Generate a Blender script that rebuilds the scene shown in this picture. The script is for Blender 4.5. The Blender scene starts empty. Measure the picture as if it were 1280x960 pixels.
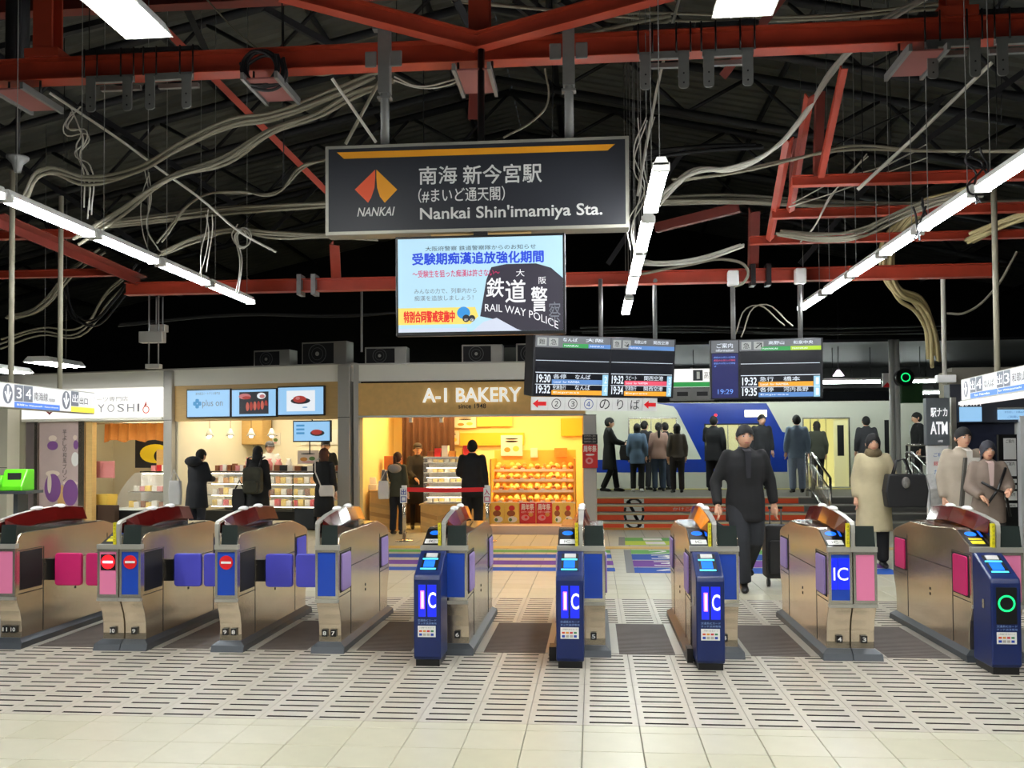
import bpy, math, random
from math import sin, cos, pi, radians, atan, sqrt
from mathutils import Matrix, Vector
random.seed(7)
SC = bpy.context.scene
COL = SC.collection
# ------------------------------------------------------------------ camera
F = 1150.0; EYE = 1.52; PX, PY = 640.0, 528.0
CAMROT = Matrix.Rotation(atan(101/1150), 4, 'Z') @ Matrix.Rotation(pi/2 + radians(1.5), 4, 'X') @ Matrix.Rotation(radians(-0.35), 4, 'Z')
cd = bpy.data.cameras.new('camera'); cam = bpy.data.objects.new('camera', cd); COL.objects.link(cam)
cam.matrix_world = Matrix.Translation((0, 0, EYE)) @ CAMROT
cd.sensor_width = 36; cd.lens = F/1280*36; cd.shift_y = 48/1280; cd.clip_end = 200
SC.camera = cam
# ------------------------------------------------------------------ world, exposure
w = bpy.data.worlds.new('night'); SC.world = w; w.use_nodes = True
w.node_tree.nodes['Background'].inputs[0].default_value = (0.55, 0.62, 0.75, 1)
w.node_tree.nodes['Background'].inputs[1].default_value = 0.05
SC.view_settings.view_transform = 'Standard'; SC.view_settings.look = 'None'
SC.view_settings.gamma = 1; SC.view_settings.exposure = 0.55; SC.view_settings.use_curve_mapping = False
try:
    SC.cycles.use_denoising = True; SC.cycles.max_bounces = 6; SC.cycles.sample_clamp_indirect = 4
except Exception: pass
TUBE = 60.0; TROFFER = 34.0; SHOP = 0.8
# ------------------------------------------------------------------ materials
def lin(c):
    return tuple((x/12.92 if x <= .04045 else ((x+.055)/1.055)**2.4) for x in c)
MATS = {}
def mat(name, c=(.5,.5,.5), rough=.5, metal=0., emit=None, es=1., noise=0., nscale=20., bump=0., bscale=60., stretch=None, alpha=1., trans=0., spec=.5):
    if name in MATS: return MATS[name]
    m = bpy.data.materials.new(name); m.use_nodes = True; nt = m.node_tree; b = nt.nodes['Principled BSDF']
    L = lin(c)
    b.inputs['Base Color'].default_value = (*L, 1); b.inputs['Roughness'].default_value = rough
    b.inputs['Metallic'].default_value = metal; b.inputs['Specular IOR Level'].default_value = spec
    if alpha < 1: b.inputs['Alpha'].default_value = alpha
    if trans: b.inputs['Transmission Weight'].default_value = trans
    if emit:
        b.inputs['Emission Color'].default_value = (*lin(emit), 1); b.inputs['Emission Strength'].default_value = es
    if noise or bump:
        tc = nt.nodes.new('ShaderNodeTexCoord'); mp = nt.nodes.new('ShaderNodeMapping')
        nt.links.new(tc.outputs['Object'], mp.inputs[0])
        if stretch: mp.inputs['Scale'].default_value = stretch
        if noise:
            n = nt.nodes.new('ShaderNodeTexNoise'); n.inputs['Scale'].default_value = nscale; n.inputs['Detail'].default_value = 4
            nt.links.new(mp.outputs[0], n.inputs['Vector'])
            mx = nt.nodes.new('ShaderNodeMix'); mx.data_type = 'RGBA'
            mx.inputs[6].default_value = (*[x*(1-noise) for x in L], 1); mx.inputs[7].default_value = (*[min(1, x*(1+noise)) for x in L], 1)
            nt.links.new(n.outputs['Fac'], mx.inputs[0]); nt.links.new(mx.outputs[2], b.inputs['Base Color'])
        if bump:
            n2 = nt.nodes.new('ShaderNodeTexNoise'); n2.inputs['Scale'].default_value = bscale
            nt.links.new(mp.outputs[0], n2.inputs['Vector'])
            bp = nt.nodes.new('ShaderNodeBump'); bp.inputs['Strength'].default_value = bump; bp.inputs['Distance'].default_value = .01
            nt.links.new(n2.outputs['Fac'], bp.inputs['Height']); nt.links.new(bp.outputs[0], b.inputs['Normal'])
    MATS[name] = m
    return m
def hue(name, c, rough=.6, **k): return mat(name, c, rough, **k)
M_tile = mat('floor_tile', (.73,.715,.63), .32, noise=.07, nscale=9, bump=.05, bscale=200)
M_tile2 = mat('floor_tile_warm', (.71,.695,.60), .36, noise=.08, nscale=9, bump=.05, bscale=200)
M_joint = mat('floor_joint', (.42,.41,.38), .8)
M_slot = mat('slot_dark', (.13,.10,.10), .8)
M_grat = mat('grating_tile', (.71,.685,.63), .35, noise=.14, nscale=5)
M_lane = mat('lane_grate', (.36,.33,.31), .5, noise=.3, nscale=8)
M_lane2 = mat('lane_grate_dark', (.15,.13,.13), .6)
M_steel = mat('stainless', (.86,.80,.71), .19, .92, noise=.12, nscale=4, bump=.03, bscale=40)
M_steel2 = mat('stainless_bright', (.84,.83,.80), .22, 1., noise=.05, nscale=8)
M_sill = mat('sill_grey', (.72,.71,.67), .35, .5)
M_plinth = mat('plinth', (.25,.27,.29), .4, .2)
M_seam = mat('seam', (.10,.10,.10), .7)
M_black = mat('black_plastic', (.05,.05,.055), .35)
M_glassdk = mat('smoked_panel', (.16,.19,.18), .12, 0, spec=.8)
M_red_glass = mat('dark_red_glass', (.32,.06,.05), .08, spec=.8)
M_orange_glass = mat('amber_glass', (.42,.13,.04), .08, spec=.8, noise=.3, nscale=6)
M_gblue = mat('gate_blue', (.10,.27,.68), .3)
M_gpink = mat('gate_pink', (.90,.50,.66), .35)
M_yel = mat('yellow_print', (.85,.80,.12), .4)
M_red = mat('red_print', (.88,.10,.12), .4)
M_redem = mat('red_led', (.9,.08,.1), .4, emit=(1,.08,.12), es=1.6)
M_white = mat('white_paint', (.92,.92,.90), .45)
M_whitem = mat('white_lit', (.95,.95,.97), .4, emit=(1,.9,1), es=1.5)
M_kblue = mat('kiosk_blue', (.05,.13,.34), .28)
M_kdark = mat('kiosk_dark', (.03,.08,.22), .3)
M_disp = mat('ic_display', (.02,.05,.5), .3, emit=(.08,.16,.95), es=.75)
M_dispw = mat('ic_display_white', (.9,.9,1), .3, emit=(.85,.85,1), es=.9)
M_dispp = mat('ic_display_pink', (.9,.5,.9), .3, emit=(.95,.5,.9), es=.8)
M_cyan = mat('cyan_light', (.3,.8,.9), .3, emit=(.3,.8,.95), es=.9)
M_sky = mat('reader_blue', (.1,.4,.95), .25, emit=(.12,.42,.95), es=.55)
M_green = mat('green_ring', (.1,.9,.5), .3, emit=(.1,1,.5), es=.8)
M_mag = mat('flap_magenta', (.80,.13,.42), .45, noise=.1, nscale=7, bump=.15, bscale=8)
M_vio = mat('flap_violet', (.30,.30,.78), .45, noise=.1, nscale=7, bump=.15, bscale=8)
M_lav = mat('flap_lavender', (.58,.50,.74), .45, noise=.1, nscale=7, bump=.2, bscale=8)
M_rust = mat('red_steel', (.66,.23,.14), .5, .0, noise=.28, nscale=5)
M_rustdk = mat('red_steel_dark', (.44,.15,.10), .6, noise=.3, nscale=5)
M_dksteel = mat('dark_steel', (.13,.13,.14), .6, .3, noise=.3, nscale=4)
M_roof = mat('roof_sheet', (.30,.30,.28), .75, noise=.35, nscale=2)
M_pillar = mat('pillar_steel', (.70,.69,.66), .42, .35, noise=.1, nscale=3, stretch=(1,1,.3))
M_galv = mat('galvanised', (.50,.50,.49), .5, .4, noise=.15, nscale=12)
M_cabw = mat('cable_grey', (.54,.52,.45), .6, noise=.2, nscale=10)
M_cabk = mat('cable_black', (.07,.07,.08), .5)
M_cabl = mat('cable_pale', (.78,.77,.72), .6)
M_tube = mat('lamp_tube', (1,1,1), .4, emit=(.97,.985,1), es=TUBE)
M_trof = mat('lamp_diffuser', (1,1,1), .4, emit=(1,1,.97), es=TROFFER)
M_post = mat('post_paint', (.80,.80,.78), .5)
M_frame = mat('sign_frame', (.66,.65,.60), .4, .3)
M_signbk = mat('sign_navy', (.13,.14,.17), .45)
M_signor = mat('sign_orange', (.92,.62,.10), .5)
M_signrd = mat('sign_vermilion', (.92,.36,.20), .5)
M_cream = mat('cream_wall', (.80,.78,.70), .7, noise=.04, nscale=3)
M_dark = mat('void_black', (.02,.02,.025), .9)
M_ink = mat('ink', (.12,.12,.13), .6)
M_wood = mat('pale_wood', (.80,.66,.42), .5, noise=.14, nscale=6, stretch=(1,1,9))
M_gold = mat('bakery_board', (.86,.69,.40), .5, noise=.15, nscale=4, stretch=(3,1,3))
# ------------------------------------------------------------------ frames
W0 = Matrix.Identity(4)
def fr(x, y, z=0, rz=0, rx=0): return Matrix.Translation((x, y, z)) @ Matrix.Rotation(rz, 4, 'Z') @ Matrix.Rotation(rx, 4, 'X')
def ray(px, py): return CAMROT.to_3x3() @ Vector(((px-PX)/F, -(py-PY)/F, -1))
CP = Vector((0, 0, EYE))
def hit(M, px, py, y=0):
    """a pixel read off the photograph, met with the vertical plane local y of frame M -> local (x, z)"""
    Mi = M.inverted(); o = Mi @ CP; d = Mi.to_3x3() @ ray(px, py); t = (y-o.y)/d.y; p = o + d*t
    return p.x, p.z
def atY(px, py, Y):
    d = ray(px, py); p = CP + d*(Y/d.y); return p
def onZ(px, py, z=0):
    d = ray(px, py); return CP + d*((z-EYE)/d.z)
def rect(M, x0, y0, x1, y1, y=0):
    """pixel rectangle -> local x0,x1,z0,z1"""
    a = hit(M, x0, (y0+y1)/2, y); b = hit(M, x1, (y0+y1)/2, y); c = hit(M, (x0+x1)/2, y1, y); d = hit(M, (x0+x1)/2, y0, y)
    return a[0], b[0], c[1], d[1]
# ------------------------------------------------------------------ objects
WM = {}
def thing(name, label, cat, M=W0, group=None):
    o = bpy.data.objects.new(name, None); o.empty_display_size = .1; COL.objects.link(o)
    o.matrix_world = M; WM[o] = M.copy(); o['label'] = label; o['category'] = cat
    if group: o['group'] = group
    return o
def tag(o, label, cat, group=None):
    o['label'] = label; o['category'] = cat
    if group: o['group'] = group
    return o
class MB:
    def __init__(s): s.v = []; s.f = []; s.m = []; s.sm = []
    def add(s, vs, fs, m=0, smooth=False):
        b = len(s.v); s.v += [tuple(v) for v in vs]; s.f += [tuple(i+b for i in f) for f in fs]; s.m += [m]*len(fs); s.sm += [smooth]*len(fs)
        return s
    def box(s, x0, x1, y0, y1, z0, z1, m=0):
        v = [(x, y, z) for z in (z0, z1) for y in (y0, y1) for x in (x0, x1)]
        return s.add(v, [(0,2,3,1), (4,5,7,6), (0,1,5,4), (2,6,7,3), (0,4,6,2), (1,3,7,5)], m)
    def rbox(s, x0, x1, y0, y1, z0, z1, r=.01, m=0, ax='y', n=3):
        """box with rounded corners seen along ax"""
        def ring(a0, a1, b0, b1):
            pts = []
            for cx, cy, st in ((a1-r, b1-r, 0), (a0+r, b1-r, 1), (a0+r, b0+r, 2), (a1-r, b0+r, 3)):
                for k in range(n+1):
                    t = (st + k/n)*pi/2; pts.append((cx + r*cos(t), cy + r*sin(t)))
            return pts
        if ax == 'y': return s.prism([(a, b) for a, b in ring(x0, x1, z0, z1)], y0, y1, 'y', m)
        if ax == 'z': return s.prism([(a, b) for a, b in ring(x0, x1, y0, y1)], z0, z1, 'z', m)
        return s.prism([(a, b) for a, b in ring(y0, y1, z0, z1)], x0, x1, 'x', m)
    def prism(s, pts, a0, a1, ax='x', m=0, smooth=False):
        """pts in the plane across ax: x->(y,z)  y->(x,z)  z->(x,y)"""
        A = sum(pts[i][0]*pts[(i+1) % len(pts)][1] - pts[(i+1) % len(pts)][0]*pts[i][1] for i in range(len(pts)))
        if A < 0: pts = pts[::-1]
        g = {'x': lambda p, a: (a, p[0], p[1]), 'y': lambda p, a: (p[0], a, p[1]), 'z': lambda p, a: (p[0], p[1], a)}[ax]
        n = len(pts); v = [g(p, a0) for p in pts] + [g(p, a1) for p in pts]
        fs = [tuple(range(n))[::-1], tuple(range(n, 2*n))] + [(i, (i+1) % n, (i+1) % n+n, i+n) for i in range(n)]
        if ax == 'y': fs = [f[::-1] for f in fs]
        s.add(v, fs, m); 
        if smooth:
            for k in range(n): s.sm[-1-k] = True
        return s
    def tube(s, pts, r, n=8, m=0, caps=True, smooth=True, flat=1.):
        pts = [Vector(p) for p in pts]; R = r if isinstance(r, (list, tuple)) else [r]*len(pts)
        b = len(s.v); prev = None
        for i, p in enumerate(pts):
            t = (pts[min(i+1, len(pts)-1)] - pts[max(i-1, 0)]).normalized()
            if prev is None:
                up = Vector((0, 0, 1)) if abs(t.z) < .9 else Vector((0, 1, 0)); a = t.cross(up).normalized()
            else:
                a = prev - t*prev.dot(t); a = a.normalized() if a.length > 1e-6 else t.orthogonal().normalized()
            prev = a; c = t.cross(a)
            for k in range(n):
                th = 2*pi*k/n; s.v.append(tuple(p + (a*cos(th) + c*sin(th)*flat)*R[i]))
        for i in range(len(pts)-1):
            for k in range(n):
                s.f.append((b+i*n+k, b+i*n+(k+1) % n, b+(i+1)*n+(k+1) % n, b+(i+1)*n+k)); s.m.append(m); s.sm.append(smooth)
        if caps:
            s.f.append(tuple(b+k for k in range(n))[::-1]); s.f.append(tuple(b+(len(pts)-1)*n+k for k in range(n))); s.m += [m, m]; s.sm += [False, False]
        return s
    def loft(s, rings, m=0, n=16, smooth=True):
        """rings: (cx, cy, z, rx, ry)"""
        b = len(s.v)
        for cx, cy, z, rx, ry in rings:
            for k in range(n):
                t = 2*pi*k/n; s.v.append((cx + rx*cos(t), cy + ry*sin(t), z))
        for i in range(len(rings)-1):
            for k in range(n):
                s.f.append((b+i*n+k, b+i*n+(k+1) % n, b+(i+1)*n+(k+1) % n, b+(i+1)*n+k)); s.m.append(m); s.sm.append(smooth)
        s.f.append(tuple(b+k for k in range(n))[::-1]); s.f.append(tuple(b+(len(rings)-1)*n+k for k in range(n))); s.m += [m, m]; s.sm += [smooth, smooth]
        return s
    def ball(s, c, r, m=0, n=12, h=8):
        rx, ry, rz = r if isinstance(r, (tuple, list)) else (r, r, r)
        rg = []
        for i in range(h+1):
            t = pi*(i+.001)/(h+.002); rg.append((c[0], c[1], c[2]-rz*cos(t), max(rx*sin(t), 1e-4), max(ry*sin(t), 1e-4)))
        return s.loft(rg, m, n)
    def cyl(s, c, r, h, m=0, n=16, ax='z'):
        d = {'x': (1, 0, 0), 'y': (0, 1, 0), 'z': (0, 0, 1)}[ax]
        return s.tube([c, tuple(c[i]+d[i]*h for i in range(3))], r, n, m, smooth=False if n < 9 else True)
    def poly(s, pts, y, m=0):
        """flat outline in the x,z plane facing -y"""
        A = sum(pts[i][0]*pts[(i+1) % len(pts)][1] - pts[(i+1) % len(pts)][0]*pts[i][1] for i in range(len(pts)))
        if A < 0: pts = pts[::-1]
        return s.add([(p[0], y, p[1]) for p in pts], [tuple(range(len(pts)))], m)
    def disc(s, x, z, y, rx, rz=None, m=0, n=20):
        rz = rz or rx
        return s.poly([(x + rx*cos(2*pi*k/n), z + rz*sin(2*pi*k/n)) for k in range(n)], y, m)
    def ringp(s, x, z, y, r0, r1, m=0, n=24, sx=1.):
        b = len(s.v)
        for k in range(n):
            t = 2*pi*k/n; s.v.append((x+r0*cos(t)*sx, y, z+r0*sin(t))); s.v.append((x+r1*cos(t)*sx, y, z+r1*sin(t)))
        for k in range(n):
            j = (k+1) % n; s.f.append((b+2*k, b+2*k+1, b+2*j+1, b+2*j)); s.m.append(m); s.sm.append(False)
        return s
    def build(s, name, mats, parent=None, M=W0, smooth=None):
        if not isinstance(mats, (list, tuple)): mats = [mats]
        me = bpy.data.meshes.new(name)
        if parent is not None:
            T = WM[parent].inverted() @ M; O = WM[parent]
            vs = [T @ Vector(v) for v in s.v]
            c = Vector([(min(v[i] for v in vs)+max(v[i] for v in vs))/2 for i in range(3)])
            c.z = min(v.z for v in vs)
            vs = [v-c for v in vs]; L = Matrix.Translation(c)
        else:
            vs = [Vector(v) for v in s.v]
            c = Vector([(min(v[i] for v in vs)+max(v[i] for v in vs))/2 for i in range(3)]); c.z = min(v.z for v in vs)
            vs = [v-c for v in vs]; L = M @ Matrix.Translation(c)
        me.from_pydata([tuple(v) for v in vs], [], s.f)
        for m in mats: me.materials.append(m)
        me.polygons.foreach_set('material_index', s.m); me.polygons.foreach_set('use_smooth', s.sm)
        me.update()
        o = bpy.data.objects.new(name, me); COL.objects.link(o)
        if parent is not None: o.parent = parent; WM[o] = WM[parent] @ L
        else: WM[o] = L
        o.matrix_local = L
        return o
def struct(o, label=None):
    o['kind'] = 'structure'
    if label: o['label'] = label
    return o
def bx(name, m, parent, M, x0, x1, y0, y1, z0, z1): return MB().box(x0, x1, y0, y1, z0, z1).build(name, m, parent, M)
def bevel(o, w=.006, seg=2):
    md = o.modifiers.new('bevel', 'BEVEL'); md.width = w; md.segments = seg; md.limit_method = 'ANGLE'; md.angle_limit = radians(35)
    return o
_tc = {}
def text(s, parent, M, x0, x1, z0, z1, y, m, name='lettering', keep=False, bold=0., shear=0., align='l', mb=None, mi=0, fn=None):
    """flat lettering filling the box x0..x1, z0..z1 on the plane local y, facing -y; keep = keep its own aspect"""
    cjk = any(ord(ch) > 0x2000 for ch in s); heavy = bold if cjk else 0
    if cjk: bold = 0.
    key = (s, bold, shear)
    if key not in _tc:
        c = bpy.data.curves.new('txt', 'FONT'); c.body = s; c.offset = bold; c.shear = shear; c.resolution_u = 3
        t = bpy.data.objects.new('txt', c); me = bpy.data.meshes.new_from_object(t)
        _tc[key] = ([tuple(v.co) for v in me.vertices], [tuple(p.vertices) for p in me.polygons])
        bpy.data.objects.remove(t); bpy.data.curves.remove(c); bpy.data.meshes.remove(me)
    vs, fs = _tc[key]
    if not vs: return None
    ax = min(v[0] for v in vs); bx_ = max(v[0] for v in vs); ay = min(v[1] for v in vs); by = max(v[1] for v in vs)
    sx = (x1-x0)/max(bx_-ax, 1e-6); sz = (z1-z0)/max(by-ay, 1e-6)
    if keep: sx = sz = min(sx, sz)
    ox = x0 if align == 'l' else (x0+x1)/2 - sx*(bx_-ax)/2
    out = []
    for v in vs:
        X = ox + (v[0]-ax)*sx; Z = z0 + (v[1]-ay)*sz
        if fn: X, Z = fn(X, Z)
        out.append((X, y, Z))
    own = mb is None
    mb = mb or MB(); mb.add(out, fs, mi)
    if heavy:      # a heavier weight for the ideographs: the same strokes again, a little to each side
        g = (z1-z0)*heavy*1.1
        for a, b in ((-g, 0), (g, 0), (0, g), (0, -g)): mb.add([(v[0]+a, v[1]-.0002*(a > 0)-.0001*(b > 0), v[2]+b) for v in out], fs, mi)
    return mb.build(name, m, parent, M) if own else mb
# ================================================================== floor
TW = .304; TX0 = -.065
floor = struct(bx('floor', M_joint, None, W0, -16, 14, -3, 30, -.12, -.016))
def share(name, me, parent, x, y, z=0, rz=0):
    o = bpy.data.objects.new(name, me); COL.objects.link(o); o.parent = parent
    o.matrix_local = WM[parent].inverted() @ Matrix.Translation((x, y, z)) @ Matrix.Rotation(rz, 4, 'Z'); return o
def bevbox(w, d, t=.016, b=.003):
    v = []; 
    for (ix, zz) in ((0, -t), (0, -b), (b, 0)):
        v += [(ix, ix, zz), (w-ix, ix, zz), (w-ix, d-ix, zz), (ix, d-ix, zz)]
    f = [(8,9,10,11)]
    for k in range(2):
        for i in range(4): f.append((4*k+i, 4*k+(i+1) % 4, 4*k+4+(i+1) % 4, 4*k+4+i))
    return v, f
def mesh_of(mb, name, mats):
    me = bpy.data.meshes.new(name); me.from_pydata(mb.v, [], mb.f)
    for m in mats: me.materials.append(m)
    me.polygons.foreach_set('material_index', mb.m); me.polygons.foreach_set('use_smooth', mb.sm); me.update(); return me
G_ = .0035
def tile_me(w, d, m, nm='floor_tile'):
    v, f = bevbox(w-G_, d-G_); return mesh_of(MB().add(v, f), nm, [m])
tA, tB, tS = tile_me(TW, .31, M_tile), tile_me(TW, .31, M_tile2), tile_me(TW, .12, M_tile)
def panel_me(d=.432, n=4, lane=False):
    w = TW-G_; mb = MB(); m0 = .033; zb = -.012; p = d/n
    ys = [0]
    for k in range(n): ys += [k*p+.038, k*p+.063]
    ys += [d-G_]
    mb.add([(0,0,0),(m0,0,0),(m0,d-G_,0),(0,d-G_,0)], [(0,1,2,3)]); mb.add([(w-m0,0,0),(w,0,0),(w,d-G_,0),(w-m0,d-G_,0)], [(0,1,2,3)])
    for k in range(0, len(ys), 2): mb.add([(m0,ys[k],0),(w-m0,ys[k],0),(w-m0,ys[k+1],0),(m0,ys[k+1],0)], [(0,1,2,3)])
    for k in range(1, len(ys)-1, 2):
        a, b = ys[k], ys[k+1]; v = [(m0,a,0),(w-m0,a,0),(w-m0,b,0),(m0,b,0),(m0,a,zb),(w-m0,a,zb),(w-m0,b,zb),(m0,b,zb)]
        mb.add(v, [(4,5,6,7),(0,1,5,4),(1,2,6,5),(2,3,7,6),(3,0,4,7)], 1)
    D = d-G_; v = [(0,0,0),(w,0,0),(w,D,0),(0,D,0),(0,0,-.016),(w,0,-.016),(w,D,-.016),(0,D,-.016)]
    mb.add(v, [(0,4,5,1),(1,5,6,2),(2,6,7,3),(3,7,4,0)])
    return mesh_of(mb, 'slotted_panel', [M_grat, M_slot])
pF = panel_me()
def vis(x, y):   # does the photograph see this bit of floor
    d = (Vector((x, y, 0))-CP); q = CAMROT.to_3x3().transposed() @ d
    if q.z > -1: return False
    u = PX + F*q.x/-q.z; return -60 < u < 1340
YF = 5.07
for k in range(-17, 13):
    X = TX0 + k*TW
    if vis(X, YF-.1) or vis(X+TW, YF-.1):
        o = share('floor_tile', tS, floor, X, YF-.12)
    for r in range(5):
        Y = YF-.12-.31*(r+1)
        if vis(X, Y+.2) or vis(X+TW, Y+.2): share('floor_tile', random.choice((tA, tA, tB)), floor, X, Y)
    for r in range(4):
        Y = YF+.432*r
        if vis(X, Y+.2) or vis(X+TW, Y+.2): share('slotted_panel', pF, floor, X, Y)
for k in range(-17, 16):
    X = TX0 + k*TW
    for r in range(3):
        Y = 7.96+.432*r
        if vis(X, Y+.2) or vis(X+TW, Y+.2): share('slotted_panel', pF, floor, X, Y)
    for r in range(3):
        Y = 9.26+.31*r
        if -4.6 < X < 4.2 and (vis(X, Y) or vis(X+TW, Y)): share('floor_tile', random.choice((tA, tB)), floor, X, Y)
# tiles too far off to pick apart: one surface of real tiles
def tilefield(x0, x1, y0, y1, w=TW, d=.31, name='floor_tiling', m=None):
    mb = MB(); v0, f0 = bevbox(w-G_, d-G_); y = y0
    while y < y1:
        x = x0
        while x < x1:
            mb.add([(a+x, b+y, c) for a, b, c in v0[4:]], [(4,5,6,7)] + [(i, (i+1) % 4, 4+(i+1) % 4, 4+i) for i in range(4)]); x += w
        y += d
    o = mb.build(name, m or M_tile, floor); o['kind'] = 'stuff'; return o
tilefield(TX0-17*TW, TX0-15*TW, 9.26, 10.15); tilefield(TX0+14*TW, TX0+18*TW, 9.26, 10.15)
tilefield(TX0-38*TW, TX0+34*TW, 10.19, 17.6)
tilefield(TX0-30*TW, TX0+26*TW, 3.4-4*.31, 3.4)
tilefield(TX0-48*TW, TX0-17*TW, 7.9, 10.19); tilefield(TX0+16*TW, TX0+34*TW, 7.9, 10.19)
# lanes between the gates: a fine grate with stainless cheeks
GX = [(-4.56, .17, 'A'), (-3.734, .34, 'B'), (-2.816, .17, 'C'), (-2.051, .17, 'D'), (-1.26, .34, 'E'), (-.262, .34, 'F'), (.684, .34, 'G'), (1.645, .33, 'H'), (2.619, .34, 'I')]
for i in range(len(GX)-1):
    a = GX[i][0]+GX[i][1]; b = GX[i+1][0]
    for x0, x1 in ((a+.03, a+.10), (b-.10, b-.03)): bx('lane_cheek', M_sill, floor, W0, x0, x1, 6.80, 7.955, -.016, .004)
    bx('lane_bed', M_lane2, floor, W0, a+.10, b-.10, 6.80, 7.955, -.016, -.008)
    mb = MB(); y = 6.81
    while y < 7.94: mb.box(a+.10, b-.10, y, y+.021, -.008, .001); y += .036
    o = mb.build('lane_grate', M_lane, floor); o['kind'] = 'stuff'
    for x in (a+.03, b-.03):
        pass
# guiding colours printed on the floor
def onfloor(px, py): p = onZ(px, py); return p.x, p.y
bands = [((.42,.70,.36), 672.3, 676.2, '1'), ((.74,.84,.30), 676.4, 681.4, '1'), ((.42,.70,.36), 687.6, 692.2, '2'), ((.16,.33,.66), 692.8, 699.8, '3'), ((.45,.26,.58), 700.6, 708.6, '3'), ((.16,.33,.66), 709.4, 716.2, '4')]
RL = onfloor(767, 690)[0]
for i, (c, y0, y1, s) in enumerate(bands):
    Y0 = onfloor(800, y1)[1]; Y1 = onfloor(800, y0)[1]
    m = mat('band%d' % i, c, .75, spec=.2)
    nm = ('upper green', 'lime', 'lower green', 'upper blue', 'purple', 'lower blue')[i]
    ym = (y0+y1)/2; xa = onfloor(780.5 if i < 2 else 782+(ym-690)*.42, ym)[0]
    o = bx('floor_sticker', m, None, W0, xa, 3.6, Y0, Y1, 0, .0015)
    tag(o, nm+' platform guide stripe with white number on the floor before the orange steps', 'floor sticker', 'floor guide stripes')
    wd = .30; X = onfloor(800 + i*3, (y0+y1)/2)[0]
    # numbers lie flat on the floor
    for Xn in (X+.05, X+1.7):
        MT = Matrix.Translation((Xn, Y0+.14*(Y1-Y0), .003)) @ Matrix.Rotation(-pi/2, 4, 'X')
        if Xn+wd < 3.6: text(s, o, MT, 0, wd, 0, (Y1-Y0)*.72, 0, M_white, 'numeral')
    x = X+.65
    text('to the platform', o, Matrix.Translation((x, Y0+.4*(Y1-Y0), .003)) @ Matrix.Rotation(-pi/2, 4, 'X'), 0, .6, 0, (Y1-Y0)*.3, 0, M_white, 'small_print') if False else None
    if i >= 2:
        o = bx('floor_sticker', m, None, W0, -3.6, xa-.22, Y0+.25*(Y1-Y0), Y1-.1*(Y1-Y0), 0, .0015)
        tag(o, nm+' stripe running left across the floor towards the bakery', 'floor sticker', 'floor guide stripes')
        for Xn in (-1.0,):
            MT = Matrix.Translation((Xn-.8, Y0+.3*(Y1-Y0), .003)) @ Matrix.Rotation(-pi/2, 4, 'X')
            text(s, o, MT, 0, wd*.8, 0, (Y1-Y0)*.6, 0, M_white, 'numeral')
for (x0, y0, x1, y1, lb) in ((773.5, 671.5, 779, 681.5, 'short grey divider bar at the far end of the floor guide stripes'), (779.5, 687.5, 790.5, 716, 'long grey divider bar beside the floor guide numbers')):
    a = onfloor(x0, y0); b = onfloor(x1, y1)
    o = MB().prism([(a[0], a[1]), (a[0]+.1, a[1]), (b[0]+.03, b[1]), (b[0]-.07, b[1])], 0, .002, 'z').build('floor_divider', mat('dgrey', (.40,.41,.42), .5)); tag(o, lb, 'floor marking')
# tactile yellow line and the amber skirt at the foot of the steps
Yt = onfloor(760, 685)[1]
o = bx('tactile_strip', mat('tactile', (.86,.72,.36), .5), None, W0, -3.2, 4.4, Yt-.12, Yt+.18, 0, .005)
tag(o, 'pale yellow tactile strip crossing the floor behind the gates', 'tactile strip')
# ================================================================== steps and platform
SX0, SX1 = .06, 3.95
ns = 4; PZ = .50; SY0, SY1 = 16.85, 18.25
stairs = thing('platform_stairs', 'wide steps with bright orange risers up to the platform', 'stairs', fr((SX0+6.25)/2, SY0))
M_or = mat('step_orange', (.98,.36,.17), .45, noise=.05, nscale=5); M_trd = mat('step_tread', (.52,.50,.46), .7, noise=.1); M_nos = mat('step_nosing', (.80,.72,.52), .5)
M_grst = mat('step_grey', (.40,.40,.38), .6)
rise = PZ/ns
for k in range(ns):
    Y = SY0 + k*(SY1-SY0)/(ns-1)
    bx('tread', M_trd, stairs, W0, SX0, 6.25, Y+.01, SY1+.5, k*rise, (k+1)*rise)
    bx('riser', M_or, stairs, W0, SX0, SX1, Y, Y+.01, k*rise+.012, (k+1)*rise-.02)
    bx('riser', M_grst, stairs, W0, SX1+.02, 6.25, Y, Y+.01, k*rise+.012, (k+1)*rise-.02)
    bx('nosing', M_nos, stairs, W0, SX0, SX1, Y-.008, Y+.06, (k+1)*rise-.02, (k+1)*rise+.004)
bx('skirting', mat('amber_skirt', (.85,.60,.25), .5), stairs, W0, SX0, SX1, SY0-.03, SY0, 0, .035)
MS = fr(0, SY0-.02)
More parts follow.
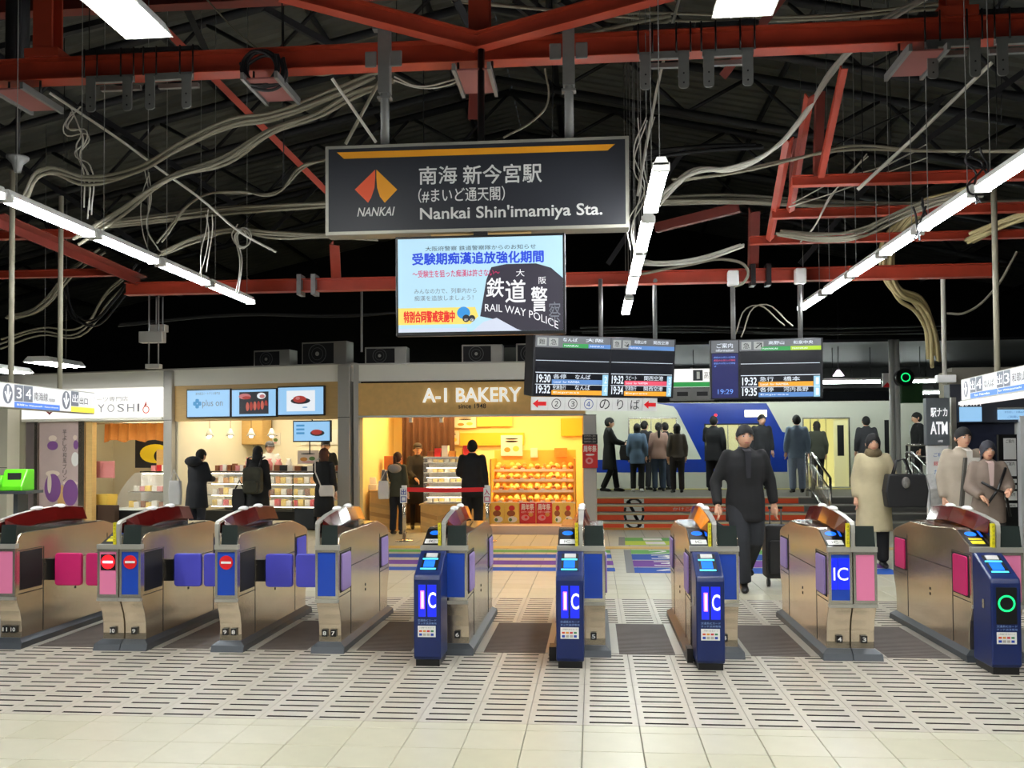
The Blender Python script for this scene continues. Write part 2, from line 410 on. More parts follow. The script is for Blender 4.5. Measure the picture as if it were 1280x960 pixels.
# no running sticker spread over the risers, with its slogan
def risers_text(px0, py0, px1, py1, k):
    return rect(fr(0, SY0+k*(SY1-SY0)/(ns-1)-.004), px0, py0, px1, py1)
for k, (y0, y1) in enumerate(((650.5, 656), (640.5, 648), (631.5, 638.5), (624, 630))):
    Mk = fr(0, SY0+k*(SY1-SY0)/(ns-1)-.004); x0, x1, z0, z1 = rect(Mk, 780, y0, 805, y1)
    zz0 = k*rise+.016; zz1 = (k+1)*rise-.024
    MB().box(x0, x1, 0, .003, zz0, zz1).build('warning_sticker', M_white, stairs, Mk)
    cx = (x0+x1)/2; rr = (x1-x0)*.46; tot = 4*rise; mb = MB()
    for q in range(40):     # the ring and running figure, cut into the four risers
        t = 2*pi*q/40; zc = tot/2 + (tot*.45)*sin(t); 
        if zz0 < zc < zz1: mb.box(cx+rr*cos(t)-.022, cx+rr*cos(t)+.022, -.003, 0, zc-.02, min(zc+.02, zz1))
        u = q/39-.5; zc = tot/2 + tot*.7*u
        if zz0 < zc < zz1: mb.box(cx-rr*1.2*u-.03, cx-rr*1.2*u+.03, -.003, 0, zc-.012, min(zc+.012, zz1))
    if mb.v: mb.build('warning_ring', M_ink, stairs, Mk)
Mk = fr(0, SY0+2*(SY1-SY0)/3-.008)
for s, px in (('かけこ', 841), ('み', 862), ('乗車はおやめ', 872), ('ください', 905)):
    x0, x1, z0, z1 = rect(Mk, px, 633, px+7*len(s), 638.5); text(s, stairs, Mk, x0, x1, 2*rise+.03, 3*rise-.035, 0, M_white)
plat = struct(bx('platform_floor', mat('platform', (.42,.40,.36), .75, noise=.15, nscale=3), None, W0, -3, 16, SY1+.45, 22.0, 0, PZ))
bx('platform_edge', M_yel, plat, W0, -3, 16, 21.7, 21.95, PZ, PZ+.004)
# ================================================================== lamps
def slopez(x): return 8.4 - (abs(x+1.5))*(3.4/15.5)
def tube_lamp(Y0, Y1, X, lab, Z=3.4):
    t = thing('strip_light', lab, 'strip light', fr(X, (Y0+Y1)/2, Z), 'suspended strip lights')
    MB().prism([(X-.055, Z+.035), (X+.055, Z+.035), (X+.03, Z+.09), (X-.03, Z+.09)], Y0, Y1, 'y').build('housing', M_white, t)
    for s in (-.036, .036):
        MB().tube([(X+s, Y0+.03, Z+.012), (X+s, Y1-.03, Z+.012)], .016, 8).build('tube', M_tube, t)
    for y in (Y0, Y1-.03): bx('end_cap', M_white, t, W0, X-.058, X+.058, y, y+.03, Z-.008, Z+.05)
    for y in (Y0+.15, Y1-.15): MB().tube([(X, y, Z+.09), (X, y, slopez(X)-.02)], .004, 5).build('hanger', M_galv, t)
place = ['nearest', 'second', 'third', 'fourth', 'fifth', 'sixth', 'seventh', 'eighth']
rows = {'left': (-4.42, [(3.9, 5.15), (5.25, 6.5), (6.55, 7.75), (7.82, 8.95), (9.06, 10.2), (10.3, 11.6)]),
        'middle': (.48, [(6.29, 7.45), (7.75, 8.95), (9.08, 10.18), (10.24, 11.4), (11.9, 13.2)]),
        'right': (2.91, [(3.4, 4.6), (4.7, 5.9), (6.0, 7.11), (7.22, 8.36), (8.47, 9.40), (9.51, 10.55), (10.67, 11.7), (11.9, 13.1)])}
for rn, (X, L) in rows.items():
    vis_ = [q for q in L if atY(0, 0, 1) and q[1] > (6.4 if rn != 'middle' else 6.2)]
    for q in L:
        if q in vis_:
            n = vis_.index(q); tot = len(vis_)
            lb = ('farthest' if n == tot-1 else place[n]) + ' lit tube light in the ' + rn + ' row under the roof'
        else: lb = 'tube light of the ' + rn + ' row overhead, before the framed view, at %.0f metres' % q[0]
        if q not in vis_: lb = 'tube light of the %s row overhead, outside the view, %s' % (rn, 'nearest the viewer' if q == L[0] else 'next along')
        tube_lamp(q[0], q[1], X, lb)
def troffer(X, Y1, Z, wd, lab, Ln=1.3):
    t = thing('ceiling_light', lab, 'ceiling light', fr(X, Y1-Ln/2, Z))
    MB().prism([(X-wd/2, Z), (X+wd/2, Z), (X+wd*.32, Z+.09), (X-wd*.32, Z+.09)], Y1-Ln, Y1, 'y').build('housing', M_white, t)
    for s in (-1, 1): MB().tube([(X+s*wd*.2, Y1-Ln+.04, Z-.004), (X+s*wd*.2, Y1-.05, Z-.004)], .016, 8).build('tube', M_tube, t)
    bx('reflector', M_trof, t, W0, X-wd*.46, X+wd*.46, Y1-Ln+.02, Y1-.02, Z-.003, Z)
    for y in (Y1-.2, Y1-Ln+.2): MB().tube([(X, y, Z+.09), (X, y, slopez(X)-.02)], .006, 5).build('hanger', M_galv, t)
for px, py, lb in ((12, 465, 'nearer'), (78, 457, 'farther')):
    p = atY(px, py, 14.6); troffer(p.x, 14.9, p.z, .5, lb+' flat ceiling light over the white shop sign at the far left', 1.0)
troffer(-2.65, 5.29, 4.0, .30, 'wide bright ceiling fixture at the top left of the view')
troffer(.88, 5.37, 4.0, .35, 'wide bright ceiling fixture at the top right of centre')
for X in (-6.5, -2.65, .88, 4.6):
    for Y in (1.6, -1.2): troffer(X, Y+.6, 4.0, .30, 'wide fixture overhead %s the viewer, %s' % ('above' if Y > 0 else 'behind', {-6.5: 'far to the left', -2.65: 'left of middle', .88: 'right of middle', 4.6: 'far to the right'}[X]))
# ================================================================== roof
def sheet(x0, z0, x1, z1, y0, y1, name, pitch=.26, amp=.035):
    mb = MB(); y = y0; n = int((y1-y0)/pitch*4); dx = (x1-x0); dz = (z1-z0); L = sqrt(dx*dx+dz*dz); nx, nz = -dz/L, dx/L
    prof = []
    for i in range(n+1):
        y = y0 + i*pitch/4; a = (0, 1, 1, 0)[i % 4]*amp; prof.append((y, a))
    vs = []
    for (x, z) in ((x0, z0), (x1, z1)):
        for y, a in prof: vs.append((x+nx*a, y, z+nz*a))
    m = len(prof); mb.add(vs, [(i, i+1, m+i+1, m+i) for i in range(m-1)])
    return struct(mb.build(name, M_roof))
sheet(-17, 5.0, -1.5, 8.4, -4, 27, 'ceiling_left'); sheet(-1.5, 8.4, 15, 5.0, -4, 27, 'ceiling_right')
def slopez(x): return 8.4 - (abs(x+1.5))*(3.4/15.5) 
k = 0
for Y in (4.5, 7.0, 9.5, 12.0, 14.5, 17.0, 19.5):
    for sgn, xe, nm in ((-1, -16.5, 'left'), (1, 14.5, 'right')):
        mb = MB(); a = Vector((-1.5, Y, slopez(-1.5)-.25)); b = Vector((xe, Y, slopez(xe)-.25))
        mb.tube([a, b], .07, 4); mb.tube([a - Vector((0, 0, .75)), b - Vector((0, 0, .75))], .06, 4)
        n = 8
        for i in range(n):
            p = a.lerp(b, i/n); q = a.lerp(b, (i+.5)/n) - Vector((0, 0, .75)); r = a.lerp(b, (i+1)/n)
            mb.tube([p, q], .03, 4); mb.tube([q, r], .03, 4)
        o = mb.build('roof_truss', M_dksteel); k += 1
        tag(o, 'dark steel roof truss in the %s roof slope, %s from the front' % (nm, ['first', 'second', 'third', 'fourth', 'fifth', 'sixth', 'seventh'][(k-1)//2]), 'truss', 'dark roof trusses')
for i, x in enumerate([-14, -12, -10, -8, -6, -4, -2.4, -.6, 1, 3, 5, 7, 9, 11]):
    o = MB().tube([(x, -3, slopez(x)-.1), (x, 26, slopez(x)-.1)], .05, 4).build('purlin', M_dksteel)
    tag(o, 'dark purlin running away under the corrugated roof sheets', 'purlin', 'dark roof purlins')
struct(bx('wall_back', M_dark, None, W0, -17, 15, 26, 26.3, 0, 9))
struct(bx('wall_left', M_dark, None, W0, -16.6, -16.3, -4, 26, 0, 6))
struct(bx('wall_right', M_dark, None, W0, 14.3, 14.6, -4, 26, 0, 6))
struct(bx('wall_front', mat('wall_dim', (.35,.35,.34), .8), None, W0, -16.5, 14.5, -4.2, -4, 0, 6))
# ================================================================== ticket gates
GY = 6.68; GL = 1.70
def s_end(y0, sg):  # undercut end profile from plinth up, sg=+1 for the front
    return [(y0+sg*.07, .05), (y0+sg*.078, .12), (y0+sg*.075, .20), (y0+sg*.055, .28), (y0+sg*.02, .35), (y0, .40)]
prof_body = s_end(0, 1) + [(0, .772), (.012, .80), (.03, .85), (.06, .872), (.12, .880), (1.25, .880), (1.60, .80), (GL-.02, .765)] + s_end(GL, -1)[::-1]
prof_read = s_end(0, 1) + [(0, .772), (.03, .795), (.27, .895), (.34, .905), (.55, .895), (.80, .880), (1.25, .880), (1.60, .80), (GL-.02, .765)] + s_end(GL, -1)[::-1]
canopy = [(-.02, .775), (-.03, .90), (-.025, .955), (0, .975), (.06, .985), (.22, 1.010), (.45, 1.030), (.70, 1.040), (.95, 1.030), (1.15, 1.012)]
def gate(code, x0, w, label, lane_l=None, lane_r=None, nums=(), front=(), flapL='fold', flapR='fold', padL=M_lav, padR=M_lav, glass=M_red_glass, yellow=False, legs=None):
    M = fr(x0, GY)
    t = thing('ticket_gate', label, 'ticket gate', fr(x0+w/2, GY+GL/2)); 
    dbl = w > .25; h = w/2 if dbl else 0; xb = h if dbl else .018
    rb = (xb+.004, w) if dbl else (0, w)
    o = MB().prism(prof_body, rb[0], rb[1], 'x').build('cabinet', M_steel, t, M); bevel(o, .005)
    if dbl:
        o = MB().prism(prof_read, 0, h-.004, 'x').build('cabinet', M_steel, t, M); bevel(o, .005)
    # plinth with chamfered kick plates
    for (a, b) in (((-.04, h-.003), (h+.003, w+.04)) if dbl else ((-.04, w+.04),)):
        MB().add([(a, .0, 0), (b, .0, 0), (b, GL, 0), (a, GL, 0), (a+.0, .02, .045), (b, .02, .045), (b, GL-.02, .045), (a, GL-.02, .045),
                  (max(a, 0), .06, .075), (min(b, w), .06, .075), (min(b, w), GL-.06, .075), (max(a, 0), GL-.06, .075)],
                 [(0,1,5,4), (1,2,6,5), (2,3,7,6), (3,0,4,7), (4,5,9,8), (5,6,10,9), (6,7,11,10), (7,4,8,11), (8,9,10,11)]).build('plinth', M_plinth, t, M)
    # front faces: frame, coloured panel, sills
    halves = ((0, h-.004), (h+.004, w)) if dbl else ((0, w),)
    for i, (a, b) in enumerate(halves):
        mb = MB(); y = -.012; mb.box(a, b, y, .0, .40, .425).box(a, b, y, 0, .745, .765).box(a, a+.018, y, 0, .425, .745).box(b-.018, b, y, 0, .425, .745)
        mb.build('panel_frame', M_steel2, t, M)
        bx('sill', M_sill, t, M, a-.004, b+.004, -.018, .03, .765, .80); bx('lower_lip', M_sill, t, M, a-.002, b+.002, -.02, .01, .375, .398)
        spec = front[i] if i < len(front) else None
        m = {'blue': M_gblue, 'pink': M_gpink}[spec[0]] if spec else M_gblue
        bx('colour_panel', m, t, M, a+.018, b-.018, -.006, 0, .425, .745)
        cx = (a+b)/2
        if spec and spec[1] == 'stop':
            lit = spec[2:] == ('lit',)
            if lit: bx('indicator', M_black, t, M, cx-.058, cx+.058, -.009, -.006, .605, .725)
            mb = MB().cyl((cx, -.013, .668), .052, .006, 0, 24, 'y'); mb.build('no_entry_disc', M_redem if lit else M_red, t, M)
            bx('no_entry_bar', M_whitem if lit else M_white, t, M, cx-.038, cx+.038, -.016, -.013, .660, .676)
        if spec and spec[1] == 'ic':
            for (u0, u1) in ((cx-.062, cx-.020), (cx-.014, cx+.062)):
                bx('ic_display', M_disp, t, M, u0, u1, -.011, -.006, .50, .72)
            text('IC', t, M, cx-.048, cx+.052, .565, .655, -.0125, M_dispw)
    # numbers on the legs
    for (s, xc) in nums:
        bx('number_plate', M_black, t, M, xc-.021, xc+.021, .055, .076, .115, .165)
        text(s, t, M, xc-.013-(.005 if len(s) > 1 else 0), xc+.013+(.005 if len(s) > 1 else 0), .125, .155, .053, M_white, 'numeral', bold=.02)
    # the bar that rises at the front and arches over the rear, glass below
    mb = MB(); n = len(canopy); wb = .013
    for i in range(n-1):
        (ya, za), (yb, zb) = canopy[i], canopy[i+1]
        L = sqrt((yb-ya)**2+(zb-za)**2); ny, nz = -(zb-za)/L*.022, (yb-ya)/L*.022
        if i < 3: ny, nz = -.022*-1, 0
        wa = wb + min(i, 5)*.0014
        pts = [(ya, za), (yb, zb), (yb+(0.03 if i < 3 else -ny*0), zb-(0 if i < 3 else .018)), (ya+(0.03 if i < 3 else 0), za-(0 if i < 3 else .018))]
        mb.prism(pts, xb-wa, xb+wa, 'x')
    o = mb.build('bar', M_sill, t, M)
    gp = [(.02, .88), (1.16, .88), (1.155, .995)] + [(y, z-.02) for y, z in canopy[::-1][1:-3]] + [(.02, .95)]
    MB().prism(gp, xb-.006, xb+.006, 'x').build('side_glass', glass, t, M)
    # red glass leaning over the passage
    mb = MB(); cp = [c for c in canopy[4:]]
    for sx in ((1,) if not dbl else (1, -1)):
        b = len(mb.v)
        for (y, z) in cp: mb.v += [(xb+sx*.02, y, z-.004), (xb+sx*(.062 if y > .2 else .035), y, max(.888, z-.11))]
        for i in range(len(cp)-1):
            mb.f.append((b+2*i, b+2*i+1, b+2*i+3, b+2*i+2)); mb.m.append(0); mb.sm.append(False)
    o = mb.build('side_glass', glass, t, M); sm = o.modifiers.new('thick', 'SOLIDIFY'); sm.thickness = .006
    for y in (.50, .82):
        MB().ball((xb, y, 1.036), (.030, .085, .020), 0, 14, 6).build('sensor_pod', M_white, t, M)
    # dark smoked nose beside the bar
    a = xb+.024; b = w-.006
    MB().add([(a, .0, .80), (b, .0, .80), (b-.004, .02, .945), (a, .02, .945), (a, .50, .882), (b, .46, .882)], [(0,1,2,3), (3,2,5,4), (1,5,2), (0,3,4), (0,4,5,1)]).build('smoked_nose', M_glassdk, t, M)
    MB().box(a, b, .46, 1.16, .8805, .886).build('ticket_deck', M_glassdk, t, M)
    if dbl:
        # reader on the slope
        def sl(y): return .795 + (y-.03)*(.1/.24)
        def slab(nm, m, xa, xc, ya, yb, up, thick=.004):
            MB().add([(xa, ya, sl(ya)+up-thick), (xc, ya, sl(ya)+up-thick), (xc, yb, sl(yb)+up-thick), (xa, yb, sl(yb)+up-thick), (xa, ya, sl(ya)+up), (xc, ya, sl(ya)+up), (xc, yb, sl(yb)+up), (xa, yb, sl(yb)+up)],
                     [(4,5,6,7), (0,1,5,4), (1,2,6,5), (2,3,7,6), (3,0,4,7)]).build(nm, m, t, M)
        e = h-.03
        slab('reader_pad', M_black, .006, e, .02, .26, .008, .012)
        mbo = MB(); cx = e*.5; cy = .195; vs = [(cx+.040*cos(2*pi*k/24), cy+.030*sin(2*pi*k/24), 0) for k in range(24)]
        mbo.add([(x, y, sl(y)+.0095) for x, y, _ in vs], [tuple(range(24))]); mbo.build('reader_light', M_sky, t, M)
        if yellow:
            slab('warning_label', M_yel, .03, e-.02, .06, .10, .010, .002); slab('warning_label', M_yel, .03, e-.02, .115, .135, .010, .002)
        else:
            slab('ic_label', M_white, .015, e-.012, .045, .105, .010, .002)
            MTx = M @ Matrix.Translation((0, .055, sl(.055)+.0115)) @ Matrix.Rotation(radians(-90+22.6), 4, 'X')
            text('IC', t, MTx, cx-.022, cx+.022, 0, .038, 0, M_ink)
        slab('reader_pad', M_sky, e-.012, e+.004, .16, .24, .0095, .002)
        bx('yellow_strip', M_yel, t, M, xb-.042, xb-.021, -.022, .01, .80, .965)
        MTy = M @ Matrix.Translation((xb-.0315, -.0235, .0)) @ Matrix.Rotation(0, 4, 'Z')
        for k, ch in enumerate('きっぷ入口'): text(ch, t, MTy, -.007, .007, .935-k*.028, .951-k*.028, 0, M_ink)
        MB().box(.012, e, .5, 1.15, .8965, .9).build('ticket_deck', mat('brown_deck', (.30,.22,.18), .2, spec=.7), t, M)
    # sides: seams, recesses, flaps
    for sx, xs, fl, pad in ((-1, 0, flapL, padL), (1, w, flapR, padR)):
        e = .0022*sx
        def sidebox(nm, m, y0, y1, z0, z1, d=.0022):
            return bx(nm, m, t, M, min(xs, xs+sx*d), max(xs, xs+sx*d), y0, y1, z0, z1)
        mb = MB()
        for (ya, yb, z) in ((.36, 1.33, .60),):
            mb.box(min(xs, xs+e), max(xs, xs+e), ya, yb, z, z+.005)
        mb.box(min(xs, xs+e), max(xs, xs+e), .352, .358, .08, .745); mb.box(min(xs, xs+e), max(xs, xs+e), 1.32, 1.326, .08, .76)
        mb.box(min(xs, xs+e), max(xs, xs+e), .03, .352, .41, .415); mb.box(min(xs, xs+e), max(xs, xs+e), 0.03, .352, .742, .747); mb.box(min(xs, xs+e), max(xs, xs+e), 1.33, 1.66, .42, .424)
        mb.build('seam', M_seam, t, M)
        sidebox('vent', M_seam, .80, .822, .34, .36); sidebox('vent', M_seam, .80, .822, .38, .40)
        sidebox('recess', M_seam, .05, .335, .44, .735, .003); sidebox('recess', M_seam, 1.345, 1.64, .455, .725, .003)
        def folded(y0, y1, z0, z1):
            mbp = MB().rbox(xs+sx*.003 if sx > 0 else xs-.016, xs+.016 if sx > 0 else xs-.003, y0, y1, z0, z1, .02, 0, 'x')
            bevel(mbp.build('flap', pad, t, M), .005)
        folded(1.355, 1.60, .465, .715)
        if fl == 'fold': folded(.06, .31, .45, .725)
        else:
            xa = xs + sx*.065; xc = xs + sx*(fl)
            mbp = MB().rbox(min(xa, xc), max(xa, xc), .40, .435, .425, .685, .025, 0, 'y'); bevel(mbp.build('flap', pad, t, M), .008)
            bx('hinge', M_black, t, M, min(xs, xa), max(xs, xa), .39, .44, .47, .64)
    return t
def ns2(w, a, b): return ((a, .05 if w < .2 else .085), (b, .115 if w < .2 else .255))
gate('A', -4.56, .17, 'leftmost steel ticket gate, cut by the left edge, with magenta flap out', nums=ns2(.17, '11', '10'), front=(('pink', 'plain'),), flapR=.29, padR=M_mag, padL=M_mag)
gate('B', -3.734, .34, 'wide steel ticket gate numbered 10 and 9 with two no-entry signs', nums=ns2(.34, '10', '9'), front=(('pink', 'stop', 'lit'), ('blue', 'stop')), flapL=.33, flapR=.29, padL=M_mag, padR=M_vio, yellow=True)
gate('C', -2.816, .17, 'narrow steel ticket gate numbered 9 8 with one no-entry sign', nums=ns2(.17, '9', '8'), front=(('blue', 'stop'),), flapL=.27, flapR=.285, padL=M_vio, padR=M_vio)
gate('D', -2.051, .17, 'narrow steel ticket gate numbered 8 7 with plain blue front', nums=ns2(.17, '8', '7'), front=(('blue', 'plain'),), flapL=.285, padL=M_vio)
gate('E', -1.26, .34, 'steel ticket gate numbered 6 before the bakery, blue reader post in front', nums=(('6', .255),), front=(('blue', 'plain'), ('blue', 'plain')), glass=M_orange_glass)
gate('F', -.262, .34, 'steel ticket gate numbered 5 at the centre, seen end on', nums=(('5', .255),), front=(('blue', 'plain'), ('blue', 'plain')), glass=M_orange_glass)
gate('G', .684, .34, 'steel ticket gate left of the walking man, numbered 4 on its right leg', nums=(('4', .245),), front=(('blue', 'plain'), ('blue', 'plain')), glass=M_orange_glass)
gate('H', 1.645, .33, 'steel ticket gate numbered 4 and 3 with IC display and pink panel', nums=ns2(.33, '4', '3'), front=(('blue', 'ic'), ('pink', 'plain')), glass=M_red_glass)
gate('I', 2.619, .34, 'rightmost steel ticket gate with magenta flaps folded in its side', nums=(('3', .085), ('2', .255)), front=(('blue', 'plain'), ('pink', 'plain')), padL=M_mag, padR=M_mag, yellow=True)
# ------------------------------------------------------------------ blue reader posts
def kiosk(x0, label, ring=False):
    M = fr(x0, 6.33); t = thing('card_reader_post', label, 'card reader', fr(x0+.095, 6.5), 'blue card reader posts')
    w = .19
    P = [(.015, .045), (.0, .07), (0, .60), (.01, .632), (.06, .655), (.24, .755), (.27, .768), (.285, .768), (.30, .75), (.30, .045)]
    o = MB().prism(P, 0, w, 'x').build('post', M_kblue, t, M); bevel(o, .012, 3)
    bx('foot', M_black, t, M, .012, w-.012, .02, .295, 0, .045)
    def on(y): return .655 + (y-.06)*(.1/.18)
    def slab(nm, m, xa, xc, ya, yb, up, th=.006):
        MB().add([(xa, ya, on(ya)+up-th), (xc, ya, on(ya)+up-th), (xc, yb, on(yb)+up-th), (xa, yb, on(yb)+up-th), (xa, ya, on(ya)+up), (xc, ya, on(ya)+up), (xc, yb, on(yb)+up), (xa, yb, on(yb)+up)],
                 [(4,5,6,7), (0,1,5,4), (1,2,6,5), (2,3,7,6), (3,0,4,7)]).build(nm, m, t, M)
    slab('reader_face', M_black, .035, w-.035, .065, .235, .004)
    slab('card_slot', mat('pale_plate', (.75,.75,.74), .4), .055, w-.055, .19, .228, .010)
    slab('light_bar', M_cyan, .035, w-.045, .168, .178, .008); slab('light_bar', M_cyan, .035, w-.045, .066, .076, .008)
    slab('reader_screen', M_sky, .052, w-.062, .09, .155, .008)
    if not ring:
        for (a, b) in ((.035, .085), (.098, .16)): bx('ic_display', M_disp, t, M, a, b, -.004, 0, .345, .565)
        bx('display_mark', M_dispp, t, M, .050, .076, -.0055, -.004, .40, .525); bx('display_mark', M_dispw, t, M, .058, .070, -.0065, -.0055, .41, .515); text('C', t, M, .104, .158, .405, .515, -.0055, M_dispw, bold=.01)
    else:
        bx('display', M_black, t, M, .03, .16, -.004, 0, .335, .575)
        MB().ringp(.095, .47, -.0055, .043, .055).build('green_ring', M_green, t, M)
    text('交通系ICカード', t, M, .03, .16, .312, .328, -.002, M_cyan if False else mat('pale_print', (.55,.66,.85), .5))
    text('タッチ決済専用', t, M, .03, .16, .292, .306, -.002, mat('pale_print', (.55,.66,.85), .5))
    bx('sticker', M_white, t, M, .03, .155, -.003, 0, .205, .282)
    text('ご利用できるカード', t, M, .04, .145, .265, .274, -.0045, M_ink)
    for k, c in enumerate(((.85,.3,.1), (.9,.6,.1), (.8,.1,.15), (.2,.5,.3))):
        bx('card_mark', mat('mark%d' % k, c, .5), t, M, .04+k*.027, .06+k*.027, -.0045, -.003, .24, .252)
    for k in range(4): bx('card_mark', M_gblue if k % 3 == 0 else M_sill, t, M, .04+k*.027, .06+k*.027, -.0045, -.003, .214, .230)
    bx('side_latch', M_steel2, t, M, -.006, 0, .10, .13, .42, .48)
    return t
kiosk(-1.25, 'blue card reader post in front of the gate numbered 6')
kiosk(-.262, 'blue card reader post in front of the centre gate numbered 5')
kiosk(.686, 'blue card reader post left of the walking man')
kiosk(2.60, 'blue card reader post at the right edge with a green ring display', True)
for (x, lb) in ((-.262, 'centre'), (.684, 'fourth-lane')):
    o = bx('cable_guard', M_black, None, W0, x-.04 if lb != 'centre' else x-.06, x+.0, 6.55, 6.68, 0, .10); tag(o, 'black rubber guard block at the foot of the %s reader post' % lb, 'guard')
# ================================================================== kiosk shops
ML = fr(-4.2, 16, 0, -0.1974); MBK = fr(0, 16, 0, 0)
M_shopw = mat('shop_wall', (.93,.90,.80), .7); M_shopy = mat('shop_wall_yellow', (.97,.88,.62), .6)
M_shlight = mat('shop_light', (1,1,1), .5, emit=(1,.95,.84), es=9*SHOP); M_warml = mat('warm_light', (1,1,1), .5, emit=(1,.84,.56), es=22*SHOP)
M_fascia = mat('fascia', (.94,.93,.88), .6, noise=.03, nscale=2)
M_glass = mat('case_glass', (.95,.97,.97), .05, trans=0, alpha=.16, spec=.8)
M_lightbox = mat('sign_lightbox', (.6,.6,.6), .5, emit=(1,.99,.97), es=.72)
def room(M, x0, x1, d, zt, wallm, lightm, name, lights, sk=0):
    """open kiosk: floor, side walls, back wall and ceiling behind the opening"""
    o = struct(bx(name, wallm, None, M, x0, x1-sk, d, d+.06, 0, zt))
    struct(bx(name, wallm, None, M, x0, x0+.05, .05, d, 0, zt)); struct(MB().prism([(x1-.05, .12), (x1, .12), (x1-sk, d), (x1-.05-sk, d)], 0, zt, 'z').build(name, wallm, None, M))
    struct(bx('ceiling', wallm, None, M, x0, x1-sk, .05, d, zt, zt+.05))
    for (a, b, c, e) in lights: struct(bx('ceiling_panel', lightm, None, M, a, b, c, e, zt-.03, zt-.001))
# fascia over the left shops and the bakery
for (M, x0, x1, z0, z1, lb) in ((ML, -8.6, .0, 2.70, 3.0, 0), (MBK, -4.25, .1, 2.69, 2.98, 0)):
    struct(bx('trim_1', M_fascia, None, M, x0, x1, -.02, .10, z0, z1)); struct(bx('trim_2', M_sill, None, M, x0, x1, -.05, .14, z1, z1+.025))
    struct(bx('roof_deck', M_dark, None, M, x0, x1, .10, 3.0, z1-.06, z1))
# stainless pillars
def pillar(M, px0, px1, z1, label, d=.2, y0=-.09, z0=0):
    a = hit(M, px0, 600)[0]; b = hit(M, px1, 600)[0]
    t = thing('steel_pillar', label, 'pillar', M @ Matrix.Translation(((a+b)/2, 0, 0)))
    bevel(bx('shaft', M_pillar, t, M, a, b, y0, y0+d, z0+.12, z1), .012); bx('base', M_plinth, t, M, a-.005, b+.005, y0-.005, y0+d, z0, z0+.12)
    bx('joint', M_seam, t, M, a-.002, b+.002, y0-.003, y0, 2.05, 2.06)
    return t
pillar(ML, 207.5, 218, 2.99, 'stainless pillar between the white shop sign and the screens')
pillar(ML, 425, 440, 2.99, 'tall stainless pillar left of the bakery', .25)
struct(bx('wall_end', M_pillar, None, MBK, -4.22, hit(MBK, 449, 500)[0], -.03, .12, 0, 2.98))
pillar(MBK, 730, 746, 2.06, 'stainless pillar right of the bakery with the red notice')
# ---------------- shop 1: white lit sign, poster panel, curved case
x0, x1, z0, z1 = rect(ML, 33, 486.5, 207, 523)
t = thing('shop_sign', 'long white lit shop sign at the left with grey letters', 'shop sign', ML @ Matrix.Translation(((x0+x1)/2, 0, z0)))
bx('light_box', M_lightbox, t, ML, x0, x1, -.12, .05, z0, z1)
bx('underside', M_fascia, t, ML, x0, x1, -.12, .05, z0-.05, z0)
g = mat('grey_print', (.60,.60,.62), .6)
for s, a, b, c, e in (('スイーツ専門店', 105, 160, 502, 496), ('YOSHI', 122, 174, 515, 505)):
    X0, X1, Z0, Z1 = rect(ML, a, e, b, c, -.125)
    if s == 'YOSHI':
        for k, ch in enumerate(s):
            xx = X0 + (X1-X0)*k/4.2; text(ch, t, ML, xx, xx+(.05 if ch == 'I' else .16), Z0, Z1, -.125, g)
    else: text(s, t, ML, X0, X1, Z0, Z1, -.125, g)
cx, cz = hit(ML, 182.5, 510, -.125); mk = mat('vermilion_print', (.85,.35,.28), .6)
MB().ringp(cx, cz-.03, -.126, .055, .075).poly([(cx-.05, cz+.02), (cx, cz+.13), (cx+.02, cz+.06)], -.127).build('emblem', mk, t, ML)
cx, cz = hit(ML, 62, 513, -.125)
MB().poly([(cx-.14, cz+.02), (cx, cz-.09), (cx+.14, cz+.02), (cx+.09, cz+.02), (cx, cz-.04), (cx-.09, cz+.02)], -.127).build('emblem', mat('maroon_print', (.5,.2,.2), .6), t, ML)
x0, x1, z0, z1 = rect(ML, 50, 528, 100, 640)
t = thing('mauve_poster', 'tall mauve poster panel with purple cups at the far left shop', 'poster', ML @ Matrix.Translation(((x0+x1)/2, 0, 0)))
pm = mat('mauve', (.74,.66,.64), .6, noise=.12, nscale=3); bx('panel', pm, t, ML, x0, x1, -.02, .05, .05, 2.06)
bx('frame', M_steel2, t, ML, x0-.10, x0-.02, -.05, .05, 0, 2.06); bx('frame', M_steel, t, ML, x1-.0, x1+.14, -.05, .05, 0, 2.06); bx('frame', mat('mauve_dark', (.42,.38,.38), .5), t, ML, x0-.32, x0-.1, -.03, .05, 0, 2.06)
for k, ch in enumerate('芋よしの和風プリン'):
    X, Z = hit(ML, 81, 540+k*7.2, -.02); text(ch, t, ML, X-.045, X+.045, Z-.05, Z+.05, -.024, M_ink)
pur = mat('purple_print', (.50,.32,.56), .6); crm = mat('cream_print', (.88,.82,.76), .6); tan = mat('tan_print', (.82,.65,.42), .6)
for (px, py, sx, sz, m) in ((66, 610, .20, .28, pur), (66, 592, .17, .06, crm), (62, 604, .05, .20, crm), (88, 616, .18, .26, pur), (88, 604, .18, .05, crm), (91, 622, .07, .14, crm), (77, 622, .10, .25, tan), (66, 548, .10, .06, crm), (66, 557, .13, .09, pur), (94, 547, .05, .05, crm), (95, 556, .06, .09, pur), (94, 574, .09, .14, mat('white_print', (.9,.9,.88), .6))):
    X, Z = hit(ML, px, py, -.02); MB().disc(X, Z, -.022-random.random()*.003, sx, sz).build('print', m, t, ML)
